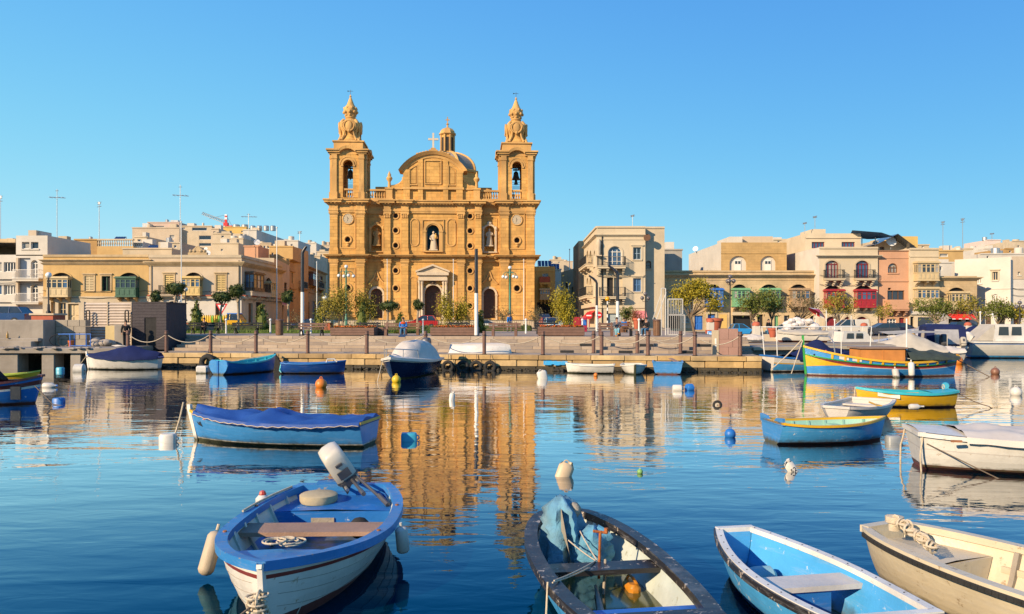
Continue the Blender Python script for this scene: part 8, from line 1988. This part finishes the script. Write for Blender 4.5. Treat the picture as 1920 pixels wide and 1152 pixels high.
# ================================================================== MARINA ON THE RIGHT
def small_cruiser(name,label,loc,rz,L,B,H,bands,cat='motor boat',cab=None,win=4):
 h=Hull(L,B,H,.25,0,.25,.85,0,.5,0,.65,.35); b=boat(name,label,loc,rz,h,bands,None,P_gel,.1,.08,.04,(),.2,cat)
 q=MB(); tt=[i/14 for i in range(15)]; q.grid([[(h.p(t,1,1)[0],s_*h.hw(t),h.zs(t)+.01+.06*(1-s_*s_)) for t in tt] for s_ in (-1,0,1)]); q.build('deck',P_gel,b,40)
 if cab:
  x0,x1,hh,ww=cab; z=H+.03
  q=MB(); q.loft([[(x0,-ww,z),(x1,-ww*.8,z),(x1,ww*.8,z),(x0,ww,z)],[(x0+.15,-ww*.92,z+hh),(x1-hh*.9,-ww*.7,z+hh),(x1-hh*.9,ww*.7,z+hh),(x0+.15,ww*.92,z+hh)]],True,True,True); c=q.build('cabin',P_gel,b)
  for sd in (-1,1):
   for i in range(win):
    a,e=x0+.3+(x1-hh*.9-x0-.4)*i/win,x0+.3+(x1-hh*.9-x0-.4)*(i+.8)/win; q=MB()
    def wy(x,v): k=(x-x0)/(x1-x0); return sd*(ww*(1-.2*k)*(1-v)+ww*(.92-.22*k)*v+.012)
    q.add([(a,wy(a,.35),z+hh*.35),(e,wy(e,.35),z+hh*.35),(e,wy(e,.85),z+hh*.85),(a+.06,wy(a,.85),z+hh*.85)],[(0,1,2,3)]); q.build('window',P_tint,c)
 return b,h
bb,hb=small_cruiser('cabin_cruiser','big white cabin cruiser with a blue waterline at the right edge',(X(1940,48.2),48.6,0),R(-6),7.4,2.5,1.0,[(.2,P_anti),(.30,P_lblue),(.86,P_gel),(.90,P_mblue),(1,P_gel)],'motor boat',(-2.6,2.4,1.0,1.05),5)
q=MB(); q.add([(-3.6,-1.0,1.05),(-2.5,-.95,2.0),(-2.5,.95,2.0),(-3.6,1.0,1.05)],[(0,1,2,3)]); q.add([(-3.6,-1.0,1.05),(-2.5,-1.05,1.05),(-2.5,-.95,2.0)],[(0,1,2)]); q.build('canvas_back',P_greytarp,bb); outboard(bb,-3.85,-.3,1.0,R(35),1.3,P_gel); outboard(bb,-3.85,.5,.95,0,1.2,P_motor)
bb,hb=small_cruiser('canopy_boat','motor boat with a navy canvas wheelhouse and clear plastic windows',(X(1776,46.5),47.6,0),R(75),5.2,2.2,.8,[(.25,P_anti),(1,P_gel)])
q=MB(); q.loft([[(-2.2,-1.05,.75),(.6,-1,.8),(.6,1,.8),(-2.2,1.05,.75)],[(-2.0,-1.0,1.9),(.3,-.9,1.95),(.3,.9,1.95),(-2.0,1.0,1.9)],[(-1.8,-.8,2.02),(.1,-.7,2.05),(.1,.7,2.05),(-1.8,.8,2.02)]],True,False,True); cv=q.build('navy_wheelhouse',P_navy,bb)
q=MB(); q.add([(-2.2,-.66,.92),(-2.2,.62,.92),(-2.04,.6,1.75),(-2.04,-.62,1.75)],[(0,1,2,3)]); q.build('clear_window',mat('clear_plastic_window',(.34,.33,.34),.2,.25,1.5,spec=.7),cv)
q=MB(); q.add([(-1.6,1.06,1.0),(-.6,1.04,1.0),(-.7,.98,1.7),(-1.5,1.0,1.7)],[(0,1,2,3)]); q.build('side_window',P_greytarp,cv); outboard(bb,-2.7,.3,.9,R(8),1.35,P_motor); outboard(bb,-2.7,-.7,.85,R(20),1.1,P_greytarp)
def tarp_boat(label,px,Y,rz,L,m,hull_m,z=0,rg=.5,seed=2,name='covered_boat',group=None):
 h=Hull(L,L*.38,.15*L,.05*L,.05,.05*L,.8,0,.3); b=boat(name,label,(X(px,Y),Y,z),rz,h,[(.25,P_anti),(.9,hull_m),(1,P_gel)],None,P_gel,.08,.06,.03,(),.1,'covered boat',group)
 cover(b,h,'tarpaulin',m,lambda t: .05+rg*max(0,1-abs(t-.42)/.5),0,1,.08,seed,.08); return b
tarp_boat('white boat under a tented grey tarpaulin behind the painted fishing boat',1690,43,R(165),4.2,P_greytarp,P_gel,0,.95,3)
tarp_boat('white boat under a pale grey sheet left of the small cabin boat',1572,47.5,R(15),4.2,P_greytarp,P_gel,.55,.45,5); tarp_boat('white boat with a grey cover hauled out on the concrete apron',1500,44.5,R(160),2.9,P_greytarp,P_gel,1.12,.18,7)
tarp_boat('low white covered boat hauled out just right of the last quay post',1405,44,R(190),1.5,P_whitetarp,P_gel,1.06,.15,8); tarp_boat('dark navy covered boat behind the white cabin cruiser',1835,55,R(20),4.5,P_navy,P_gel,.3,.9,9); tarp_boat('white boat with yellow cover behind the grey tented boat',1712,48,R(20),3.2,mat('yellow_tarpaulin',(.66,.36,.02),.7,.12,2),P_gel,.35,.65,10)
tarp_boat('grey covered inflatable between fishing boat stern and navy wheelhouse',1745,43.5,R(170),3.2,P_whitetarp,P_grey,.1,.35,12); tarp_boat('long white covered boat beyond the navy wheelhouse',1730,54,R(4),4.2,P_whitetarp,P_gel,.5,.2,13); tarp_boat('pale blue covered boat pulled up left of the pink stone box',1342,44,R(170),.9,P_sky,P_gel,1.42,.05,14)
bb,hb=small_cruiser('cabin_boat','small white and yellow cabin boat behind the fishing boat cabin',(X(1625,45),46.0,.25),R(8),4.2,1.6,.75,[(.2,P_anti),(.75,P_gel),(.85,P_yellow),(1,P_gel)],'motor boat',(-1.4,.7,.6,.6),2)
q=MB(); q.cyl((-2.0,0,.7),(-2.0,0,2.6),.025,None,6); q.cyl((-.3,.3,1.3),(-.3,.3,2.3),.02,None,6); q.build('mast',M_whitemetal,bb)
q=MB(); q.grid([[(0,0,0),(1.6,0,.06),(3.4,0,.1)],[(.1,1.4,.12),(1.6,1.4,.2),(3.4,1.4,.15)]]); [q.cyl((x,y,0),(x,y,-1.3),.025,None,6) for x in (.1,3.3) for y in (.1,1.3)]; tag(q.build('sun_awning',P_greytarp,None,None,(X(1665,44),44,Z(627,44))),'flat pale sun awning on poles over the grey tented boat','awning')
for px,l,t_ in ((1838,'tall thin mast among the boats beside the navy covered boat',586),(1878,'thick leaning mast behind the white cabin cruiser',590),(1565,'bare thin mast behind the grey sheeted boat',600)): pole(l,px,53,t_,.6,.05,None,'boat_mast','masts among the moored boats',-.6 if px==1878 else 0)
# ================================================================== BUOYS
def buoy(name,label,px,py,m,kind='ball',r=.15,l=.4,rz=0.0,tilt=0.0,cap=None,dark=None):
 Y=F*CZ/(py-HY); e=thing(name,label,'buoy' if 'jerry' not in name else 'jerrycan',(X(px,Y),Y,0),rz); e.rotation_euler=(0,tilt,rz); q=MB()
 if kind == 'ball': q.ball((0,0,r*.55),r,16)
 elif kind == 'can': q.tube([(-l/2,0,r*.5),(-l/2+.03,0,r*.5),(l/2-.03,0,r*.5),(l/2,0,r*.5)],[r*.8,r,r,r*.75],16)
 elif kind == 'bottle': q.tube([(-l/2,0,r*.4),(-l/2+.03,0,r*.4),(l*.2,0,r*.4),(l*.38,0,r*.45),(l/2,0,r*.5)],[r*.8,r,r,r*.45,r*.3],14)
 elif kind == 'block': q.bbox(-l/2,l/2,-r,r,-.1,r*1.3,r*.3)
 elif kind == 'jerry': q.bbox(-r,r,-r*.6,r*.6,-.12,l,.05); q.cyl((r*.4,0,l),(r*.4,0,l+.03),.03,None,8)
 q.build('body',m,e,45)
 q=MB()
 if kind in ('can','bottle'): q.cyl((l/2-.01,0,r*.5),(l/2+.05,0,r*.5),r*.3,None,10)
 elif kind == 'ball': q.torus((0,0,r*1.6),r*.22,r*.07,10,6,'y')
 elif kind == 'block': q.torus((l/2,0,r*.5),.04,.012,10,6,'y')
 else: q.torus((-r*.2,0,l),r*.32,r*.09,10,6,'y')
 q.build('cap' if kind in ('can','bottle') else 'ring',cap or m,e,50); return e
def pl(n,c_): return mat(n + '_buoy_plastic',c_,.45,.1,5,stain=.25)
Bw,Bb,Bo,By,Bc,Bbr=pl('white',(.66,.62,.56)),pl('blue',(.02,.16,.52)),pl('orange',(.68,.20,.02)),pl('yellow',(.70,.48,.02)),pl('cyan',(.05,.38,.55)),pl('brown',(.22,.10,.06))
buoy('bottle_float','white plastic bottle float with a blue cap near the left edge boat',93,727,Bw,'bottle',.12,.42,.1,0,Bb); buoy('buoy','blue crumpled float right of the dark blue left edge boat',110,756,Bb,'block',.11,.28)
buoy('barrel_float','white and rust barrel float left of the navy covered boat',149,698,Bw,'can',.24,.42,.1); buoy('buoy','dull blue float in the shade of the left jetty',113,696,Bc,'block',.13,.3)
buoy('buoy','square white float beside the bow of the blue covered boat',315,829,Bw,'block',.12,.29,.2); buoy('buoy','flat pale blue float right of the blue covered boat',767,826,Bc,'block',.11,.30,.1); buoy('buoy','orange ball buoy in front of the plain blue boat',602,727,Bo,'ball',.20)
buoy('buoy','yellow ball buoy under the bow of the white canopied motor boat',743,717,By,'ball',.17); buoy('buoy','upright white float bottle in the church reflection',847,751,Bw,'jerry',.08,.22,.2,.1); buoy('buoy','white tilted float in front of the blue paint patch',1018,710,Bw,'jerry',.19,.30,.2,R(-14))
buoy('jerrycan','beige jerrycan floating tilted in the open water above the black rimmed boat',1056,893,pl('beige',(.60,.46,.30)),'jerry',.115,.20,.1,R(20)); buoy('buoy','tiny green and white float in the open water',1200,888,mat('green_buoy',(.2,.4,.12),.5,.1,5),'ball',.045,cap=Bw)
buoy('buoy','white can float left of the two blue buoys under the quay',1270,733,Bw,'can',.13,.30); buoy('buoy','bright blue float beside the white can float',1293,732,Bb,'can',.14,.24,.4); buoy('buoy','round blue buoy alone in front of the sky blue rowing boat',1369,820,Bb,'ball',.11)
buoy('buoy','white ball buoy at the right edge of the water',1905,742,Bw,'ball',.17); buoy('buoy','brown ball buoy off the white cabin cruiser',1866,702,Bbr,'ball',.18); buoy('buoy','turquoise float beyond the stern of the yellow boat',1773,727,Bc,'can',.12,.2,1.2); buoy('buoy','grey square float at the bow of the sky blue rowing boat',1675,830,pl('grey',(.30,.32,.33)),'block',.1,.26)
buoy('buoy','orange float at the stern of the plain white rowing boat',1142,699,Bo,'ball',.20); buoy('buoy','small orange ball in front of the plain white rowing boat',1117,706,Bo,'ball',.09); buoy('buoy','white bottle lying on the stern of the white covered boat',1716,850,Bw,'bottle',.05,.2).location.z=.78
buoy('buoy','orange ball buoy behind the stern of the painted fishing boat',1795,683,Bo,'ball',.28)
bu=buoy('buoy','white buoy marked 52 floating below the sky blue rowing boat',1487,884,Bw,'jerry',.075,.17,.2,R(-35)); tx=bpy.data.curves.new('number','FONT'); tx.body = '52'; tx.size=.10; tx.extrude=.001; tx.materials.append(M_blackpaint); to=link('text_source',tx); bpy.context.view_layer.update(); me_=bpy.data.meshes.new_from_object(to.evaluated_get(bpy.context.evaluated_depsgraph_get())); bpy.data.objects.remove(to); link('number',me_,bu,(-.05,-.049,0),(R(90),0,0))
rg_=buoy('ring_float','small dark ring float right of the blue buoys',1345,760,M_rubber,'ball',.01); q=MB(); q.torus((0,0,.0),.10,.035,16,8,'y'); q.build('ring',M_rubber,rg_,60)
# ================================================================== VEHICLES
M_tyre=mat('car_tyre',(.02,.02,.02),.8,.1,6); M_hub=mat('wheel_rim',(.4,.4,.4),.35,.1,4,metal=.7); M_carglass=mat('car_glass',(.02,.03,.04),.06,.3,1,spec=.9); M_headl=mat('headlight_glass',(.7,.7,.68),.15,.05,3); M_taill=mat('tail_light',(.4,.01,.01),.2,.1,3)
def car(label,px,Y,rz,c_,L=3.9,H=1.42,kind='hatch',cat='car',base=None,sc=.72):
 base=gbase(px) if base is None else base; t=thing('parked_car' if cat == 'car' else 'parked_van',label,cat,(X(px,Y),Y,base+.012),rz,'vehicles parked along the street'); t.scale=(sc,)*3; m=mat('car_paint_%d_%d_%d' % tuple(int(a*100) for a in c_),c_,.25,.05,1,coat=.5); W_=.84; h=H
 pr = {'hatch': ([(-.5,.35),(-.5,.62),(-.46,.66),(.18,.64),(.44,.55),(.5,.42),(.5,.22),(-.5,.22)],[(-.46,.66),(-.36,.98),(-.05,1.0),(.20,.65)]),'van': ([(-.5,.3),(-.5,.62),(.30,.60),(.46,.52),(.5,.4),(.5,.2),(-.5,.2)],[(-.49,.62),(-.47,.99),(.10,1.0),(.30,.61)]),'truck': ([(-.5,.3),(-.5,.42),(.12,.42),(.12,.62),(.46,.6),(.5,.4),(.5,.2),(-.5,.2)],[(.12,.62),(.13,.99),(.36,1.0),(.46,.6)])}[kind]
 P=[(x*L,z*h) for x,z in pr[0]]; q=MB(); q.loft([[(x,y*W_,z if abs(y)<1 else z*.97+.02) for x,z in P] for y in (-1,-.9,.9,1)],True,True,True); q.build('body',m,t,30)
 P=[(x*L,z*h) for x,z in pr[1]]; q=MB(); q.loft([[(x,y*(.80-.14*(z/h-.62)/.38),z) for x,z in P] for y in (-1,1)],True,True,True); q.build('window_glass',M_carglass,t)
 q=MB(); a,b=P[1],P[2]; q.box(a[0]+.05,b[0]-.02,-.66,.66,h-.02,h+.02)
 for y in (-1,1):
  for x0,x1 in ((P[0],P[1]),(P[3],P[2]),((P[2][0]-L*.16,h*.64),(P[2][0]-L*.16,h))): q.tube([(x0[0],y*.81,x0[1]),(x1[0],y*.67,x1[1])],.035,6)
 q.build('roof',m,t)
 for x in (-.32,.32):
  for y in (-1,1): q=MB(); q.cyl((x*L,y*.74,.3),(x*L,y*.86,.3),.30,None,18); w_=q.build('wheel',M_tyre,t,40); q=MB(); q.cyl((x*L,y*.86,.3),(x*L,y*.87,.3),.18,None,14); q.build('rim',M_hub,w_)
 for y in (-1,1):
  q=MB(); q.box(L*.47,L*.502,y*.6-.14,y*.6+.14,h*.42,h*.50); q.build('headlight',M_headl,t); q=MB(); q.box(-L*.503,-L*.49,y*.68-.1,y*.68+.1,h*.46,h*.58); q.build('tail_light',M_taill,t)
 if kind == 'van': q=MB(); q.bbox(-L*.49,-L*.12,-.8,.8,h*.6,h*1.0,.05); q.build('cargo_body',m,t)
 return t
car('dark blue car parked behind the left jetty wall',5,50,PI+.05,(.012,.05,.16),4.4,1.5,'hatch','car',1.98,.75); car('red car with white roof edge parked before the main church door',790,68,PI,(.45,.015,.015),3.4,1.4,'hatch','car',G,.85); car('white car half hidden behind the bench before the right side door',918,68,0,(.6,.6,.58),3.6,1.15)
car('dark SUV parked in the street right of the church',1020,76,-1.35,(.02,.022,.03),4.2,1.95); car('red car squeezed behind the pale blue car right of the church',1028,70,-1.45,(.4,.02,.03),3.8,1.45); car('pale blue hatchback facing the promenade right of the church',1037,62,-1.5,(.32,.48,.55),3.6,1.4); car('dark navy car behind the red newspaper box',1062,66,.2,(.02,.025,.05),3.8,1.2)
car('bright blue car parked by the dark shop opening',1392,60,0,(.02,.25,.60),2.6,1.3); car('teal blue car parked left of the heap of white floats',1468,64,PI,(.02,.13,.22),3.4,1.25); car('white van parked under the cream twin house',1590,66,PI,(.62,.58,.52),4.2,1.75,'van','van'); car('dark grey car parked before the salmon house',1648,63,PI,(.05,.055,.07),3.8,1.35)
car('navy car parked right of the dark grey car',1695,66,0,(.015,.018,.05),3.8,1.35); car('silver car parked before the shop window',1740,62,PI,(.42,.41,.40),4.0,1.3); car('dark green car parked by the red shop awning',1815,62,0,(.03,.045,.05),4.0,1.5); car('blue car parked in front of the corner townhouse side street',575,74,PI,(.02,.035,.12),3.6,1.25)
tr=car('yellow truck with a blue cab roof loaded with gas cylinders',420,66,0,(.66,.36,.01),4.0,1.5,'truck','truck',G,.88); tr.name = 'gas_truck'
q=MB(); q.box(-2.0,.35,-.85,.85,.62,.72); q.build('load_bed',mat('yellow_truck_paint',(.66,.36,.01),.4,.08,2),tr); q=MB(); q.box(.5,1.5,-.68,.68,1.49,1.58); q.build('blue_roof',M_bluewood,tr)
M_gas=[mat('gas_cylinder_yellow',(.70,.42,.02),.5,.1,4),mat('gas_cylinder_green',(.16,.42,.03),.5,.1,4)]
for i in range(11):
 for y in (-.55,.0,.55):
  o_=MB(); o_.lathe([(.09,0),(.095,.05),(.095,.45),(.05,.54),(.05,.6)],(0,0,0),10); e=thing('gas_cylinder',('green' if i in (5,8,9) else 'yellow') + ' gas cylinder, '+ORD[i] + ' from the left in the '+('front','middle','rear')[int(y/.55+1.01)] + ' row on the truck','gas cylinder',(tr.location.x-1.64+i*.18,tr.location.y+y*.88,G+.65),0,'gas cylinders on the truck'); o_.build('body',M_gas[1 if i in (5,8,9) else 0],e,40); o_=MB(); o_.torus((0,0,.58),.055,.012,10,5,'z'); o_.build('collar',M_gas[0],e)
# ================================================================== PEOPLE
M_skin=mat('skin',(.42,.22,.14),.6,.06,8); M_hair=mat('dark_hair',(.02,.014,.01),.7,.2,12)
def skin_mesh(name,verts,edges,radii,m,parent,root=0):
 me=bpy.data.meshes.new(name); me.from_pydata(verts,edges,[]); me.materials.append(m); o=link(name,me,parent); sk=o.modifiers.new('skin','SKIN'); sk.use_smooth_shade=True
 for v,r in zip(me.skin_vertices[0].data,radii): v.radius=(r,r)
 me.skin_vertices[0].data[root].use_root=True; sb=o.modifiers.new('smooth','SUBSURF'); sb.levels=sb.render_levels=1; return o
def person(label,loc,rz,top,legs,pose='stand',shoes=None,hair=M_hair,cross=False,upper=None,top_m=None):
 """faces local -y; stand, sit or walk"""
 t=thing('person',label,'person',loc,rz); t.scale=(.75,)*3; hip=.46 if pose == 'sit' else .90; V=[]; E=[]; Rr=[]
 def add(p,r,j=None):
  V.append(p); Rr.append(r)
  if j is not None: E.append((j,len(V)-1))
  return len(V)-1
 p0=add((0,0,hip),.125); sp=add((0,.02,hip+.26),.12,p0); ch=add((0,.01,hip+.44),.125,sp); nk=add((0,0,hip+.56),.055,ch); hd=add((0,-.03,hip+.65),.07,nk); h2_=add((0,-.03,hip+.74),.085,hd); add((0,-.02,hip+.81),.05,h2_)
 legs_i=[]
 for s in (-1,1):
  a=add((s*.10,0,hip-.03),.085,p0)
  if pose == 'sit':
   if cross and s>0: k=add((s*.02,-.42,hip+.08),.062,a); f=add((s * -.14+.1,-.62,.20),.042,k); tip=add((s * -.14+.12,-.76,.20),.03,f)
   else: k=add((s*.13,-.42,hip+.0),.062,a); f=add((s*.14,-.40,.06),.042,k); tip=add((s*.15,-.54,.04),.032,f)
  else:
   st=.16*s if pose == 'walk' else 0; k=add((s*.11,-.02-st*.7,.48),.06,a); f=add((s*.11,.02-st,.07),.042,k); tip=add((s*.12,-.12-st,.035),.032,f)
  legs_i.append((a,k,f,tip))
  sh=add((s*.19,0,hip+.47),.062,ch)
  if pose == 'sit': el=add((s*.26,-.06,hip+.22),.046,sh); wr=add((s*.10,-.27,hip+(.40 if cross and s<0 else .16)),.03,el)
  else: el=add((s*.26,.03,hip+.20),.046,sh); wr=add((s*.25,-.08,hip-.02),.03,el)
  d=(Vector(V[wr])-Vector(V[el])).normalized(); hn=add(tuple(Vector(V[wr])+d*.06),.032,wr)
  for i in range(4): b=Vector(V[hn])+Vector(((i-1.5)*.019,0,0)); f1=add(tuple(b+d*.035),.009,hn); add(tuple(b+d*(.07+.01*(1.5-abs(i-1.5)))),.008,f1)
  th=add(tuple(Vector(V[wr])+d*.04+Vector((-s*.035,-.02,0))),.010,wr); add(tuple(Vector(V[th])+d*.04),.009,th)
  if s<0: arms=[(sh,el,wr)]
  else: arms.append((sh,el,wr))
 skin_mesh('body',V,E,Rr,M_skin,t)
 def sub(name,idx,ed,g_,m): skin_mesh(name,[V[i] for i in idx],[(idx.index(a),idx.index(b)) for a,b in ed],[Rr[i]+g_ for i in idx],m,t)
 (s0,e0,w0),(s1,e1,w1)=arms; sub('jacket',[p0,sp,ch,s0,e0,w0,s1,e1,w1],[(p0,sp),(sp,ch),(ch,s0),(s0,e0),(e0,w0),(ch,s1),(s1,e1),(e1,w1)],.022,top)
 (a,k,f,_),(a1,k1,f1,_)=legs_i; sub('trousers',[p0,a,k,f,a1,k1,f1],[(p0,a),(a,k),(k,f),(p0,a1),(a1,k1),(k1,f1)],.016,legs)
 if upper: q=MB(); q.ball((0,.0,hip+.44),.175,12,None,1.28,.98,.62); q.build('jacket_yoke',upper,t,60)
 for (_,_,f,tp) in legs_i: q=MB(); b=Vector(V[f]); c=Vector(V[tp]); q.tube([b+(b-c)*.25-Vector((0,0,.02)),b-Vector((0,0,.01)),b.lerp(c,.6),c+(c-b)*.2],[.04,.055,.046,.03],8); q.build('shoe',shoes or M_blackpaint,t,60)
 q=MB(); q.ball((0,.0,hip+.775),.105,12,None,.95,1.05,.9); q.ball((0,.05,hip+.72),.09,10,None,1,.7,1); q.build('hair',hair,t,60)
 q=MB(); [q.ball((x,-.112,hip+.735),.011,6) for x in (-.033,.033)]; q.build('eyes',M_blackpaint,t); q=MB(); q.ball((0,-.125,hip+.705),.016,6,None,.8,1,1.4); q.build('nose',M_skin,t); return t
def cl(n,c_): return mat(n,c_,.85,.15,8,.2,60,spec=.2)
C_blue,C_jean,C_orange,C_dark,C_grey=cl('blue_jacket_cloth',(.02,.18,.55)),cl('denim',(.06,.16,.28)),cl('orange_jacket_cloth',(.62,.09,.02)),cl('dark_cloth',(.018,.017,.02)),cl('patterned_grey_cloth',(.10,.11,.14))
person('person in blue and orange jacket and jeans sitting on a bench by the motor boat',(X(756,42.7),42.7,G),.05,C_blue,C_jean,'sit',M_blackpaint,M_hair,False,C_orange); person('person in grey jacket and orange shoes sitting cross legged on a bench',(X(1156,41.4),41.3,G),.1,C_grey,cl('pale_denim',(.20,.42,.50)),'sit',cl('orange_shoe',(.60,.24,.02)),M_hair,True)
person('person in dark clothes standing beside the plum kiosk',(X(236,40.6),40.6,.97),.4,C_dark,C_dark); person('person in a blue shirt walking before the right side door of the church',(X(955,58),58,G),.8,C_blue,cl('grey_trousers',(.25,.24,.24)),'walk'); person('person in a dark jacket standing left of the bright blue car',(X(1414,57),57,GR),.3,C_grey,C_dark)
person('person in dark top and jeans sitting beside the second litter bin',(X(1212,44),44,G),-.7,C_dark,C_jean,'sit',M_signwhite); person('person in black sitting on the arch legged bench at the left',(X(383,48.5),48.5,G),.1,C_dark,C_dark,'sit'); person('person in dark clothes standing by the teal blue car',(X(1441,60),60,GR),.5,C_dark,C_jean); person('person in a pale top standing at the corner of the palace street',(X(1090,68),68,G),.2,cl('pale_shirt',(.5,.48,.45)),C_dark)
person('person in blue seated at the rear table near the bushy tree',(X(1170,54),54,G),.2,C_blue,C_dark,'sit')
q=MB(); q.bbox(-.22,.22,-.18,.2,.0,.30,.02); tag(q.build('stool',M_brownwood,None,None,(X(1212,44),44.05,G)),'wooden stool under the person beside the second litter bin','stool'); q=MB(); q.bbox(-.22,.22,-.18,.2,.0,.30,.02); tag(q.build('stool',M_brownwood,None,None,(X(1170,54),54.05,G)),'wooden stool near the bushy potted tree','stool')
